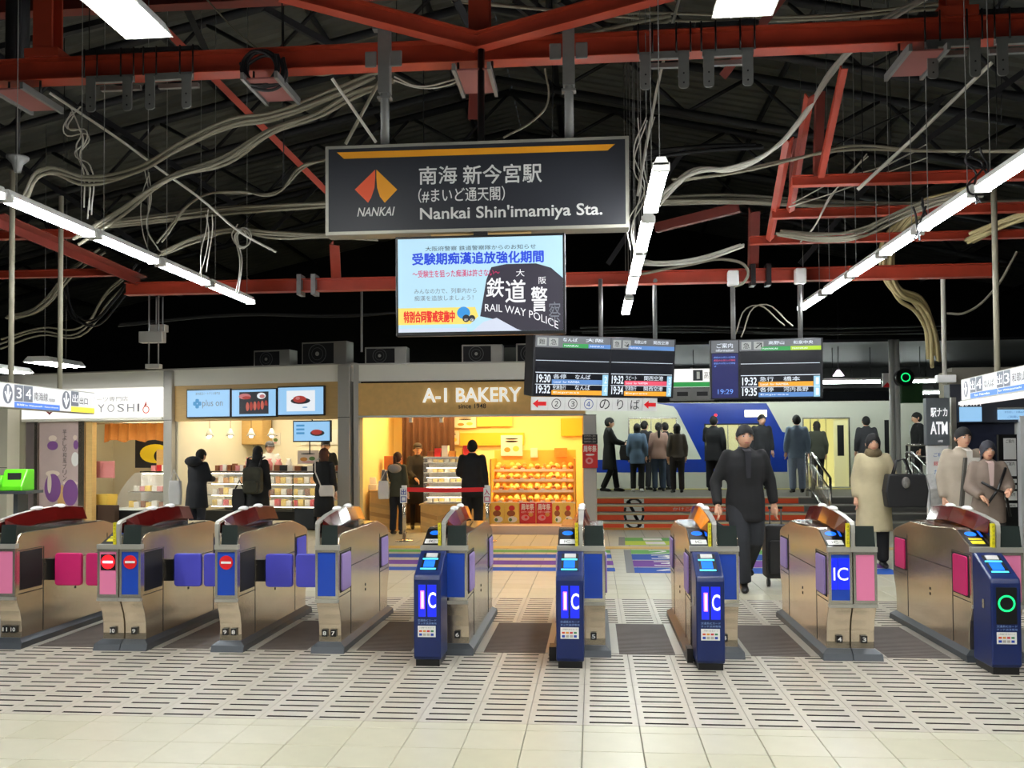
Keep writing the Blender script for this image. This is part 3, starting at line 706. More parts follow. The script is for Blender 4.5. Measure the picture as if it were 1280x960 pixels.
# opening of shop 1
X117 = hit(ML, 117, 600)[0]; X207 = hit(ML, 207, 600)[0]
struct(bx('trim_3', M_fascia, None, ML, -7.2, -3.9, -.02, .10, 2.04, 2.74))
room(ML, X117-1.6, X207+.05, 2.4, 2.5, M_shopw, M_shlight, 'wall_shop_1', ((X117, X207-.2, .5, 1.0),))
o = MB().rbox(*[hit(ML, 108, 600)[0], X117-.02], -.02, .1, .05, 2.05, .01).build('door_jamb', M_wood, None, ML); tag(o, 'pale wooden jamb beside the mauve poster panel', 'door jamb')
xa, xb_, za, zb = rect(ML, 131, 529, 206, 553, .5)
mb = MB(); n = 30
vs = []; 
for i in range(n+1):
    u = i/n; x = xa+(xb_-xa)*u; y = .5+.035*sin(u*40)
    vs += [(x, y, zb), (x, y-.02, za+.05*abs(sin(u*3*pi)))]
mb.add(vs, [(2*i, 2*i+1, 2*i+3, 2*i+2) for i in range(n)])
cn = thing('shop_curtain', 'short orange fabric curtain hanging over the left shop counter', 'curtain', ML @ Matrix.Translation(((xa+xb_)/2, .5, za)))
o = mb.build('cloth', mat('noren_orange', (.80,.50,.20), .8, noise=.1), cn, ML); o.modifiers.new('s', 'SOLIDIFY').thickness = .006
MB().tube([(X117-1.55, .5, zb), (X207, .5, zb)], .015, 8).build('rod', M_steel, cn, ML)
def goods(M, x0, x1, y, z, n, mats, size, name, label, cat, group, jit=.3, kind='box'):
    """a row of small items standing on a shelf, each one its own object"""
    base = None
    for k in range(n):
        w_ = (x1-x0)/n; x = x0 + w_*(k+.5); s = size*(1+random.uniform(-jit, jit)*.5)
        mb = MB(); m = mats[k % len(mats)]
        if kind == 'box': mb.box(-w_*.4, w_*.4, -.05, .05, 0, s)
        elif kind == 'loaf': mb.ball((0, 0, s*.5), (w_*.44, .07, s*.5), 0, 10, 6)
        elif kind == 'bag': mb.loft([(0,0,0,w_*.35,.03), (0,0,s*.6,w_*.38,.035), (0,0,s*.85,w_*.2,.02), (0,0,s,w_*.3,.012)], 0, 8)
        key = (name, label, k % len(mats), round(w_, 3))
        if key in GC: me = GC[key]; o = bpy.data.objects.new(name, me); COL.objects.link(o); sc = s/GS[key]
        else:
            o = mb.build(name, m, None, W0); GC[key] = o.data; GS[key] = s; sc = 1
        L = M @ Matrix.Translation((x+random.uniform(-.01, .01), y+random.uniform(-.02, .02), z)) @ Matrix.Rotation(random.uniform(-.15, .15), 4, 'Z')
        if kind == 'loaf' : L = L @ Matrix.Translation((0, 0, 0))
        o.matrix_local = L @ Matrix.Diagonal((1, 1, sc, 1)); WM[o] = L
        tag(o, label + ', ' + ORD[k] + ' from left', cat, group)
ORD = 'first second third fourth fifth sixth seventh eighth ninth tenth eleventh twelfth thirteenth fourteenth fifteenth sixteenth seventeenth eighteenth nineteenth twentieth twenty-first twenty-second twenty-third'.split()
GC = {}; GS = {}
white_p = mat('pack_white', (.93,.91,.86), .5); yel_p = mat('pack_yellow', (.92,.78,.35), .5); pink_p = mat('pack_pink', (.85,.55,.55), .5); brn_p = mat('pack_brown', (.55,.33,.18), .5); red_p = mat('pack_red', (.80,.15,.15), .5); grn_p = mat('pack_green', (.35,.5,.25), .5)
bread1 = mat('bread_gold', (.82,.55,.22), .5, noise=.2, nscale=15); bread2 = mat('bread_dark', (.58,.32,.13), .5, noise=.2, nscale=15); bread3 = mat('bread_pale', (.93,.80,.50), .55)
# curved glass case
xa, xb_, za, zb = rect(ML, 143, 590, 204, 640, .3)
t = thing('display_case', 'curved glass patisserie case in the left shop under the orange curtain', 'display case', ML @ Matrix.Translation(((xa+xb_)/2, .6, 0)))
H_ = hit(ML, 170, 591, .5)[1]
bx('plinth', M_black, t, ML, xa, xb_+.3, .3, 1.1, 0, .32); bx('deck', M_white, t, ML, xa, xb_+.3, .3, 1.1, .32, .36)
bx('shelf', M_steel2, t, ML, xa+.12, xb_+.3, .55, 1.05, .66, .68); bx('top', M_steel2, t, ML, xa+.35, xb_+.3, .60, 1.1, H_, H_+.03)
gp = [(.32, .36), (.30, .5), (.33, .7), (.45, .9), (.60, H_)]
mb = MB(); vs = [(xa+.35*(z-.36), y, z) for y, z in gp]+[(xb_+.3, y, z) for y, z in gp]; mb.add(vs, [(i, i+5, i+6, i+1) for i in range(4)], 0, True); mb.build('curved_glass', M_glass, t, ML)
bx('case_light', M_shlight, t, ML, xa+.4, xb_+.2, .62, .66, H_-.03, H_-.01)
bx('back', M_white, t, ML, xa, xb_+.3, 1.08, 1.1, .36, H_)
goods(ML, xa+.1, xb_+.25, .75, .68, 9, [white_p, pink_p, yel_p], .10, 'cake_box', 'small cake in the upper tier of the curved glass case', 'cake', 'cakes in the curved case')
goods(ML, xa+.1, xb_+.25, .6, .36, 9, [yel_p, white_p, brn_p], .12, 'cake_box', 'small cake in the lower tier of the curved glass case', 'cake', 'cakes in the curved case')
goods(ML, xa+.45, xb_+.2, .85, H_+.03, 7, [pink_p, red_p, white_p], .12, 'gift_box', 'small pink or red box on top of the curved glass case', 'box', 'boxes on the curved case')
X, Z = hit(ML, 194, 570, 1.6)
t = thing('wall_poster', 'yellow and black poster behind the left shop counter', 'poster', ML @ Matrix.Translation((X, 1.6, Z)))
bx('sheet', M_ink, t, ML, X-.5, X+.5, 1.6, 1.62, Z-.25, Z+.38)
MB().disc(X, Z+.05, 1.597, .38, .2).build('print', mat('poster_yellow', (.92,.80,.15), .6), t, ML); MB().disc(X+.12, Z, 1.594, .15, .13).build('print', M_ink, t, ML)
X, Z = hit(ML, 131, 585, .35)
o = bx('menu_card', pink_p, None, ML, X-.22, X+.22, .35, .37, .95, 1.28); tag(o, 'pinkish menu card standing in the left shop window', 'card')
o = bx('display_box', yel_p, None, ML, X-.25, X+.1, .3, .6, .30, .62); tag(o, 'yellow display box low in the left shop window', 'box')
o = bx('low_counter', mat('umber', (.25,.18,.14), .6), None, ML, X-.4, X+.4, .15, .28, 0, .42); tag(o, 'dark brown low counter front in the left shop', 'counter')
o = bx('shelf_unit', M_wood, None, ML, X+.55, X+.8, 1.2, 1.6, 0, 1.5); tag(o, 'narrow wooden cupboard behind the left shop counter', 'cupboard')
# ---------------- shop 2: three screens over a wooden band
x218, x423 = hit(ML, 218, 510)[0], hit(ML, 425, 510)[0]
za = rect(ML, 233, 486, 405, 523)[2]
struct(bx('wall_shop_2_band', M_wood, None, ML, x218, x423, 0, .10, 2.03, 2.70))
room(ML, x218, x423, 2.6, 2.5, M_shopw, M_shlight, 'wall_shop_2', ((x218+.3, x423-.7, .5, .8), (x218+.3, x423-.8, 1.5, 1.8)), .58)
M_scr = mat('screen_pale', (.3,.4,.5), .4, emit=(.62,.82,.98), es=.58)
def screen(px0, py0, px1, py1, lab, M=ML, y=-.06, m=None, th=.05, name='menu_screen'):
    x0, x1, z0, z1 = rect(M, px0, py0, px1, py1, y)
    t = thing(name, lab, 'screen', M @ Matrix.Translation(((x0+x1)/2, y+th/2, z0)))
    bevel(bx('housing', M_black, t, M, x0, x1, y, y+th, z0, z1), .006); e = .022
    bx('display', m or M_scr, t, M, x0+e, x1-e, y-.003, y, z0+e, z1-e)
    return t, x0+e, x1-e, z0+e, z1-e
def fprint(t, M, y, box, parts):
    """flat coloured shapes on a face: parts = (u, v, ru, rv, material) in 0..1 of the box"""
    x0, x1, z0, z1 = box
    for k, (u, v, ru, rv, m) in enumerate(parts): MB().disc(x0+(x1-x0)*u, z0+(z1-z0)*v, y-.0006*k, ru*(x1-x0), rv*(z1-z0), 0, 14).build('print', m, t, M)
em = lambda n, c, s=.7: mat(n, tuple(x*.5 for x in c), .5, emit=c, es=s*.68)
E_blue, E_gry, E_red, E_dk, E_pk, E_wh = em('e_blue', (.30,.62,.85)), em('e_grey', (.50,.52,.56)), em('e_meat', (.72,.24,.20)), em('e_slate', (.20,.22,.25), .4), em('e_pink', (.85,.5,.5)), em('e_white', (.93,.95,.97), .9)
t, a, b, c, d = screen(233, 486.3, 288.3, 522.3, 'menu screen with the blue clover logo, leftmost of three over the shop')
cx = a+.28*(b-a)*.85; cz = c+.5*(d-c)
for dx, dz in ((-.05, 0), (.05, 0), (0, .05), (0, -.05)): MB().rbox(cx+dx-.038, cx+dx+.038, -.0655, -.0645, cz+dz-.038, cz+dz+.038, .02).build('logo_leaf', E_blue, t, ML)
text('plus on', t, ML, a+.36*(b-a), a+.84*(b-a), cz-.09, cz+.07, -.065, E_gry); text('産地直送ミートデリカ専門店', t, ML, a+.2*(b-a), a+.78*(b-a), cz+.16, cz+.21, -.065, E_gry)
t, a, b, c, d = screen(288.8, 485.6, 346, 521.6, 'menu screen with sliced sausages, middle of three over the shop')
bx('picture', E_dk, t, ML, a+.17*(b-a), a+.84*(b-a), -.065, -.064, c+.08*(d-c), d-.08*(d-c))
P = [(.36+.085*k, .36+.012*k, .036, .17, (E_red if k % 2 else em('e_meat_light', (.85,.42,.34)))) for k in range(6)] + [(.30, .75, .14, .11, E_pk), (.34, .70, .10, .06, E_red), (.68, .76, .1, .12, E_wh), (.70, .74, .06, .07, E_pk), (.78, .30, .05, .1, E_dk)]
fprint(t, ML, -.066, (a, b, c, d), P)
t, a, b, c, d = screen(346.5, 482.5, 405.5, 519.6, 'menu screen with red meat on a black dish, right of three over the shop')
bx('picture', E_wh, t, ML, a+.19*(b-a), a+.82*(b-a), -.065, -.064, c+.12*(d-c), d-.12*(d-c))
fprint(t, ML, -.066, (a, b, c, d), [(.5, .50, .22, .12, E_dk), (.48, .56, .15, .13, E_red), (.44, .6, .05, .06, E_pk), (.60, .26, .06, .02, E_blue)])
t, a, b, c, d = screen(366, 525.5, 413.5, 552.5, 'small blue screen hanging lower in the shop window', y=.15)
fprint(t, ML, .145, (a, b, c, d), [(.66, .4, .2, .16, E_dk), (.64, .45, .15, .14, E_red)]); 
for k in range(3): bx('print', E_blue, t, ML, a+.07*(b-a), a+.3*(b-a), .146, .147, c+(.35+.2*k)*(d-c), c+(.45+.2*k)*(d-c))
MB().tube([((a+b)/2, .17, d), ((a+b)/2, .17, 2.46)], .012, 8).build('hanger', M_black, t, ML); MB().tube([((a+b)/2-.05, .17, c), ((a+b)/2-.05, .17, c-.25)], .012, 8).build('stem', M_black, t, ML)
# cabinet, lamps, posters inside
x0, x1, z0, z1 = rect(ML, 276, 524, 329, 556, 2.2)
t = thing('wall_cabinet', 'pale wooden wall cabinet at the back of the screened shop', 'cabinet', ML @ Matrix.Translation(((x0+x1)/2, 2.3, z0)))
bx('carcass', M_wood, t, ML, x0, x1, 2.2, 2.55, z0, 2.45)
for k in range(2): bevel(bx('door', M_wood, t, ML, x0+.01+k*(x1-x0)/2, x0-.01+(k+1)*(x1-x0)/2, 2.18, 2.2, z0+.01, 2.44), .004)
for px, w_ in ((262, 'leftmost'), (288, 'second'), (314, 'third'), (339.5, 'rightmost')):
    X, Z = hit(ML, px, 545, 1.0)
    t = thing('pendant_lamp', w_+' white cone pendant lamp in the shop under the screens', 'pendant lamp', ML @ Matrix.Translation((X, 1.0, Z)), 'cone pendant lamps')
    MB().loft([(X, 1.0, Z, .09, .09), (X, 1.0, Z+.08, .05, .05), (X, 1.0, Z+.15, .02, .02)], 0, 14).build('lamp_shade', M_white, t, ML); MB().tube([(X, 1, Z+.15), (X, 1, 2.5)], .005, 5).build('cord', M_black, t, ML)
    MB().ball((X, 1, Z+.0), .04).build('bulb', M_shlight, t, ML)
for i, (a0, b0, a1, b1, m, lab) in enumerate(((229, 545, 248, 590, M_wood, 'pale framed door at the left inside the screened shop'), (281, 536, 294, 554, white_p, 'white notice pinned to the wooden wall cabinet'), (332, 541, 350, 556, white_p, 'food poster right of the wooden wall cabinet'), (372, 563, 398, 580, crm, 'price board standing on the counter of the screened shop'), (376, 537, 422, 556, white_p, 'long white notice strip right at the back of the screened shop'))):
    yy = (2.58, 2.16, 2.57, .55, 2.57)[i]; x0, x1, z0, z1 = rect(ML, a0, b0, a1, b1, yy)
    t = thing('poster' if i else 'inner_door', lab, 'poster' if i else 'door', ML @ Matrix.Translation(((x0+x1)/2, yy, max(0, z0))))
    if i == 0: z0 = 0
    bx('sheet', m, t, ML, x0, x1, yy, yy+.015, z0, z1)
    if i in (1, 2, 3): fprint(t, ML, yy-.001, (x0, x1, z0, z1), [(.3, .35, .18, .15, bread1), (.7, .4, .15, .15, grn_p), (.5, .75, .35, .05, M_ink), (.5, .15, .3, .05, pink_p)])
    if i == 0: MB().box(x0+.08, x1-.08, yy-.004, yy, .1, z1-.1).build('panel', M_shopw, t, ML)
# the long glass counter with its shelves of packs
xa = hit(ML, 256, 600, .4)[0]; xb_ = hit(ML, 423, 600, .4)[0]; ztop = hit(ML, 300, 591, .4)[1]
t = thing('display_counter', 'long glass counter with three lit shelves of packed food', 'display counter', ML @ Matrix.Translation(((xa+xb_)/2, .7, 0)))
zs = [hit(ML, 300, p, .4)[1] for p in (604, 618.5, 632)]
bx('base', M_black, t, ML, xa, xb_, .4, 1.05, 0, zs[2]-.1); bx('back', mat('case_back', (.85,.82,.70), .5), t, ML, xa, xb_, 1.03, 1.05, zs[2]-.1, ztop)
bx('top', mat('case_top', (.30,.26,.24), .3), t, ML, xa, xb_, .38, 1.05, ztop, ztop+.03)
for z in zs: bx('shelf', M_steel2, t, ML, xa, xb_, .45, 1.03, z-.015, z); bx('shelf_light', M_shlight, t, ML, xa+.1, xb_-.1, .47, .49, z-.028, z-.018)
bx('shelf_light', M_shlight, t, ML, xa+.1, xb_-.1, .44, .46, ztop-.02, ztop-.005)
bx('front_glass', M_glass, t, ML, xa, xb_, .40, .406, zs[2], ztop)
for x in (xa, (xa*2+xb_)/3, (xa+2*xb_)/3, xb_-.02): bx('post', M_steel2, t, ML, x, x+.02, .395, .42, zs[2]-.1, ztop)
tiers = ['upper', 'middle', 'lower']
for i, z in enumerate(zs):
    goods(ML, xa+.05, xb_-.05, .6, z, 22, [[yel_p, white_p, bread1], [white_p, brn_p, yel_p], [yel_p, white_p, red_p]][i], .11, 'food_pack', 'small food pack on the %s shelf of the long glass counter' % tiers[i], 'food pack', 'packs in the long glass counter')
goods(ML, xa+.05, xb_-1.6, .7, ztop+.03, 13, [brn_p, pink_p, white_p, bread2], .12, 'gift_pack', 'small pack stacked on top of the long counter, left half', 'food pack', 'packs on the counter top')
goods(ML, xb_-1.5, xb_-.05, .7, ztop+.03, 10, [brn_p, M_ink, white_p], .10, 'gift_pack', 'small dark pack on top of the long counter, right half', 'food pack', 'packs on the counter top')
goods(ML, xa+.5, xa+1.6, .95, ztop+.03, 5, [pink_p, white_p, pink_p], .24, 'sweet_bag', 'pink gift bag standing at the back of the counter top', 'bag', 'pink gift bags', kind='bag')
o = bx('blackboard', mat('slate_board', (.16,.18,.20), .6), None, ML, hit(ML, 368, 640, .2)[0], hit(ML, 392, 640, .2)[0], .2, .26, .05, .42); tag(o, 'dark slate board at the foot of the long glass counter', 'board')
# ---------------- bakery
xA, xB = hit(MBK, 449, 500)[0], hit(MBK, 731, 500)[0]
zb0, zb1 = hit(MBK, 600, 518.5)[1], hit(MBK, 600, 477.5)[1]
t = thing('bakery_sign', 'broad golden sign board of the bakery with white raised letters', 'shop sign', MBK @ Matrix.Translation(((xA+xB)/2, 0, zb0)))
bevel(bx('board', M_gold, t, MBK, xA, xB, -.06, .10, zb0, zb1), .006); bx('bottom_trim', M_sill, t, MBK, xA, xB, -.075, .10, zb0-.035, zb0)
x0, x1, z0, z1 = rect(MBK, 528, 484.5, 651.5, 502.5, -.09)
for dy in (0, .01, .02, .029): text('A-1 BAKERY', t, MBK, x0, x1, z0, z1, -.09+dy, mat('white_letters', (.97,.97,.95), .4, emit=(1,1,.97), es=.3), bold=.02)
x0, x1, z0, z1 = rect(MBK, 573, 504.5, 607.5, 510.5, -.065); text('since 1948', t, MBK, x0, x1, z0, z1, -.065, M_ink, bold=.01)
room(MBK, xA, xB, 2.6, 2.45, M_shopy, M_warml, 'wall_bakery', ((xA+.3, xB-.3, .4, .65), (xA+.3, xB-.3, 1.5, 1.75)))
struct(bx('trim_4', M_sill, None, MBK, xB-.03, xB+.03, -.03, .12, 0, zb0))
# curtain
x0, x1, z0, z1 = rect(MBK, 503, 522, 568, 600, 2.0); n = 60; mb = MB(); vs = []
for i in range(n+1):
    u = i/n; vs += [(x0+(x1-x0)*u, 2.0+.04*sin(u*52)+.01*sin(u*131), 0.02), (x0+(x1-x0)*u, 2.0+.03*sin(u*52), 2.4)]
mb.add(vs, [(2*i, 2*i+2, 2*i+3, 2*i+1) for i in range(n)], 0, True); o = mb.build('curtain', mat('brown_curtain', (.26,.15,.10), .9, noise=.15, nscale=5), None, MBK); o.modifiers.new('s', 'SOLIDIFY').thickness = .008
tag(o, 'dark brown pleated curtain at the back of the bakery', 'curtain')
for px in (513.5, 551.5):
    X, Z = hit(MBK, px, 524.5, .1); o = bx('track_clip', M_white, None, MBK, X-.03, X+.03, .1, .14, Z-.05, Z+.12); tag(o, 'small white hanging clip under the bakery sign, %s one' % ('left' if px < 530 else 'right'), 'clip')
# counters
def chevron(t, x0, x1, y, z0, z1):
    n = max(1, int((x1-x0)/.3)); w_ = (x1-x0)/n; h_ = .16
    mA = mat('chevron_a', (.72,.55,.30), .5); mB = mat('chevron_b', (.80,.64,.38), .5)
    for i in range(n):
        for k in range(int((z1-z0)/h_)):
            a = x0+i*w_; z = z0+k*h_; s = .08 if i % 2 else -.08
            pz = [z+(.08 if s < 0 else 0), z+(0 if s < 0 else .08)]
            MB().prism([(a+.002, pz[0]), (a+w_-.002, pz[1]), (a+w_-.002, pz[1]+h_-.086), (a+.002, pz[0]+h_-.086)], y-.006, y, 'y', 0).build('plank', mA if (i+k) % 2 else mB, t, MBK)
x0, x1, z0, z1 = rect(MBK, 450, 613, 493, 660, .25)
t = thing('counter', 'low wooden till counter at the left end of the bakery', 'counter', MBK @ Matrix.Translation(((x0+x1)/2, .5, 0)))
x0 = max(x0, xA+.12); bx('body', M_gold, t, MBK, x0, x1, .25, .9, 0, z1-.03); bevel(bx('top', M_wood, t, MBK, x0-.01, x1+.02, .22, .93, z1-.03, z1), .005); chevron(t, x0, x1, .25, .06, z1-.05)
xt0, xt1, zt = x0, x1, z1
for (px, w_, h_, m, nm, lab) in ((464, .22, .16, M_white, 'till', 'white cash register on the left bakery counter'), (480, .14, .10, white_p, 'tray', 'white money tray beside the bakery cash register'), (455, .10, .14, red_p, 'card_stand', 'small red card stand on the left bakery counter')):
    X = hit(MBK, px, 605, .5)[0]; tt = thing(nm, lab, nm.replace('_', ' '), MBK @ Matrix.Translation((X, .5, zt)))
    bx('body', m, tt, MBK, X-w_/2, X+w_/2, .45, .65, zt, zt+h_*.6); MB().prism([(X-w_*.4, zt+h_*.6), (X+w_*.4, zt+h_*.6), (X+w_*.3, zt+h_*1.4), (X-w_*.3, zt+h_*1.4)], .55, .6, 'y').build('top', m, tt, MBK)
x0, x1, z0, z1 = rect(MBK, 529, 573, 578, 629, .25)
t = thing('pastry_case', 'white lit glass pastry case on the bakery counter behind the suited man', 'display case', MBK @ Matrix.Translation(((x0+x1)/2, .5, 0)))
zc = hit(MBK, 560, 630, .25)[1]
bx('base', M_gold, t, MBK, x0-.05, x1+.45, .25, .9, 0, zc-.02); bx('plinth', M_wood, t, MBK, x0-.07, x1+.47, .22, .92, zc-.02, zc); chevron(t, x0-.05, x1+.45, .25, .05, zc-.05)
for k in range(5): 
    z = zc+.02+k*(z1-zc-.04)/4.4; bx('shelf', M_white, t, MBK, x0, x1+.3, .3, .85, z, z+.015); bx('shelf_light', M_shlight, t, MBK, x0+.05, x1+.25, .31, .33, z+.09, z+.1)
    goods(MBK, x0+.03, x1+.27, .5, z+.016, 9, [white_p, bread3, yel_p], .06, 'pastry', 'small pastry on tier %s of the white pastry case' % ['one', 'two', 'three', 'four', 'five'][k], 'pastry', 'pastries in the white case')
bx('back', M_white, t, MBK, x0, x1+.3, .85, .87, zc, z1); bx('top', M_white, t, MBK, x0, x1+.3, .28, .87, z1, z1+.03); bx('front_glass', M_glass, t, MBK, x0, x1+.3, .27, .276, zc, z1)
x, z = x0, z1+.03
for k in range(6): 
    o = bx('cake_box', [bread2, red_p, white_p, bread1, yel_p, red_p][k], None, MBK, x+.05+k*.13, x+.16+k*.13, .4, .6, z, z+.1+.05*(k % 3)); tag(o, ['brown', 'red', 'white', 'golden', 'yellow', 'crimson'][k]+' box standing on top of the white pastry case', 'box', 'boxes on the pastry case')
# bread shelves, four tiers
xs0, xs1 = hit(MBK, 612, 600, .4)[0], hit(MBK, 719, 600, .4)[0]
t = thing('bread_rack', 'wide yellow lit bread rack with stepped shelves filling the bakery front', 'shelf rack', MBK @ Matrix.Translation(((xs0+xs1)/2, .8, 0)))
M_rack = mat('rack_yellow', (.93,.74,.32), .5); tz = [hit(MBK, 660, p, .4+.14*(3-k))[1] for k, p in enumerate((637, 612, 598, 586))][::1]
tys = [.40, .54, .68, .82]
tz = [hit(MBK, 660, p, y)[1] for p, y in zip((628, 613, 599.5, 587), tys)]
bx('back', M_rack, t, MBK, xs0, xs1, 1.25, 1.29, 0, 1.45)
for s in (xs0, xs1-.03): bx('side', M_rack, t, MBK, s, s+.03, .42, 1.25, 0, 1.3)
for k, (z, y) in enumerate(zip(tz, tys)):
    bx('shelf', M_rack, t, MBK, xs0, xs1, y, 1.25, z-.02, z); bx('price_rail', white_p, t, MBK, xs0, xs1, y-.01, y, z-.035, z+.01); bx('shelf_light', M_warml, t, MBK, xs0+.05, xs1-.05, y+.01, y+.03, z-.034, z-.022)
    goods(MBK, xs0+.04, xs1-.04, y+.13, z, 14, [bread1, bread3, bread2][k % 2:] + [bread1], .075, 'bread', 'golden roll in the front line of bakery rack tier %s' % ['one', 'two', 'three', 'four'][k], 'bread', 'breads on the bakery rack', kind='loaf')
    goods(MBK, xs0+.04, xs1-.04, y+.30, z, 12, [bread3, bread1, yel_p], .12, 'bread', 'loaf in the back line of bakery rack tier %s' % ['one', 'two', 'three', 'four'][k], 'bread', 'breads on the bakery rack', kind='loaf')
    for j in range(7): X = xs0+.15+j*(xs1-xs0-.2)/7; bx('price_tag', white_p, t, MBK, X, X+.07, y-.016, y-.011, z-.03, z+.035)
bx('front_panel', M_rack, t, MBK, xs0, xs1, .36, .40, .05, tz[0]-.02)
goods(MBK, xs0+.3, xs1-.3, 1.0, 1.30, 6, [white_p, bread1, red_p], .14, 'bread_bag', 'bag of bread on the top ledge behind the rack', 'bag', 'bread bags over the rack', kind='bag') if False else None
# posters along the foot
for (a0, a1, m, lab, kind) in ((613.5, 630.5, yel_p, 'yellow food poster at the foot of the bread rack, leftmost', 0), (631, 648.5, yel_p, 'yellow food poster left of the two red posters', 0), (649.5, 669.5, red_p, 'red anniversary poster at the foot of the rack, left one', 1), (670.5, 690, red_p, 'red anniversary poster at the foot of the rack, right one', 1), (691, 703, yel_p, 'small burger poster right of the two red posters', 0), (703.5, 717, yel_p, 'small food poster at the right end of the rack foot', 0)):
    x0, x1, z0, z1 = rect(MBK, a0, 628.5, a1, 655, .34); t = thing('poster', lab, 'poster', MBK @ Matrix.Translation(((x0+x1)/2, .34, z0)))
    bx('sheet', m, t, MBK, x0, x1, .34, .352, z0, z1)
    if kind:
        text('周年祭', t, MBK, x0+.03, x1-.03, z0+.66*(z1-z0), z1-.02, .338, white_p, bold=.02); fprint(t, MBK, .338, (x0, x1, z0, z1), [(.35, .3, .25, .14, pink_p), (.7, .45, .15, .1, bread1), (.4, .32, .1, .06, M_red)]); text('記念セール実施中', t, MBK, x0+.03, x1-.03, z0+.52*(z1-z0), z0+.62*(z1-z0), .337, white_p)
    else: fprint(t, MBK, .338, (x0, x1, z0, z1), [(.5, .75, .22, .13, red_p), (.45, .5, .3, .14, bread2), (.55, .22, .33, .15, white_p), (.4, .2, .12, .08, grn_p)])
o = bx('kiosk_sill', mat('sill_pink', (.80,.68,.60), .5), None, MBK, hit(MBK, 612, 660)[0], xB, -.12, .34, 0, .15); tag(o, 'pale pinkish ledge along the foot of the bakery front', 'ledge')
# bits on the back wall
for i, (a0, b0, a1, b1, m, lab) in enumerate(((568, 520, 595, 535, white_p, 'small picture panel high on the bakery back wall, left'), (596, 520, 640, 533, yel_p, 'long yellow panel high on the bakery back wall'), (575, 541, 655, 557, mat('amber_board', (.93,.70,.20), .5), 'broad amber board on the bakery back wall behind the suited man'), (626, 544, 653, 570, white_p, 'white notice over the bread rack'), (555, 538, 574, 556, crm, 'cream menu sheet beside the brown curtain'), (663, 560, 672, 572, white_p, 'small white card over the middle of the bread rack'), (693, 560, 709, 572, bread1, 'basket shaped box over the right of the bread rack'), (454, 541, 458, 568, red_p, 'narrow red hanging card on the bakery left wall'), (463, 521, 488, 536, crm, 'cream storage box high on the bakery left wall'), (480, 570, 500, 590, bread2, 'brown cardboard box behind the till counter'), (701, 523, 728, 545, mat('amber_board', (.93,.70,.20), .5), 'square amber panel at the top right inside the bakery'))):
    yy = (2.5, 2.5, 2.5, 1.2, 2.5, 1.2, 1.15, .5, 2.3, 1.3, 2.5)[i]; x0, x1, z0, z1 = rect(MBK, a0, b0, a1, b1, yy)
    t = thing('wall_panel' if i not in (8, 9) else 'storage_box', lab, 'panel' if i not in (8, 9) else 'box', MBK @ Matrix.Translation(((x0+x1)/2, yy, z0)))
    bevel(bx('panel', m, t, MBK, x0, x1, yy, yy+(.05 if i not in (8, 9) else .25), z0, z1), .006)
    if i in (0, 3, 4): fprint(t, MBK, yy-.001, (x0, x1, z0, z1), [(.3, .3, .15, .12, bread1), (.7, .35, .15, .14, yel_p), (.5, .7, .3, .05, M_ink), (.5, .82, .3, .04, M_ink)])
# red barrier in front of the bakery
px = [(505.5, 676.5, '出口', (.18,.25,.62), 'left'), (609.5, 677, '入口', (.75,.12,.35), 'right')]
pts = []
for (x, y, s, c, sd) in px:
    p = onZ(x, y); t = thing('barrier_post', sd+' grey post of the red tape barrier before the bakery', 'barrier post', fr(p.x, p.y))
    MB().tube([(p.x, p.y, 0), (p.x, p.y, .84)], .032, 14).build('pole', M_steel, t); MB().loft([(p.x, p.y, 0, .15, .15), (p.x, p.y, .02, .14, .14), (p.x, p.y, .035, .04, .04)], 0, 20).build('base', M_steel, t); MB().tube([(p.x, p.y, .84), (p.x, p.y, .90)], .045, 14).build('head', M_white, t)
    MM = fr(p.x, p.y-.05); bx('plate', M_white, t, MM, -.055, .055, -.01, 0, .62, .86)
    for k, ch in enumerate(s): text(ch, t, MM, -.042, .042, .75-k*.115, .84-k*.115, -.012, mat('sign_'+sd, c, .5), bold=.02)
    pts.append(p)
a, b = pts; o = MB().add([(a.x, a.y, .80), (b.x, b.y, .80), (b.x, b.y, .87), (a.x, a.y, .87), ((a.x+b.x)/2, (a.y+b.y)/2, .785), ((a.x+b.x)/2, (a.y+b.y)/2, .855)], [(0,4,5,3), (4,1,2,5)]).build('barrier_tape', mat('tape_red', (.90,.08,.10), .5)); o.modifiers.new('s', 'SOLIDIFY').thickness = .006
tag(o, 'red tape stretched between the two grey posts before the bakery', 'barrier tape')
# notices on the pillar right of the bakery
MP = fr(0, 15.88)
x0, x1, z0, z1 = rect(MP, 728, 543, 747, 585); t = thing('pillar_notice', 'black and red notice fixed to the pillar right of the bakery', 'notice', fr((x0+x1)/2, 15.88, z0)); zm = z0+.72*(z1-z0)
bx('header', M_ink, t, MP, x0, x1, -.02, .02, zm, z1); bx('sheet', red_p, t, MP, x0, x1, -.02, .02, z0, zm-.01)
for k in range(3): text('営業時間のご案内', t, MP, x0+.03, x1-.03, zm+.02+k*.05, zm+.055+k*.05, -.022, M_sill)
text('周年祭', t, MP, x0+.02, x1-.02, zm-.14, zm-.03, -.022, white_p, bold=.02); fprint(t, MP, -.022, (x0, x1, z0, zm), [(.45, .3, .25, .14, pink_p), (.45, .3, .12, .07, red_p), (.5, .55, .3, .04, white_p)])
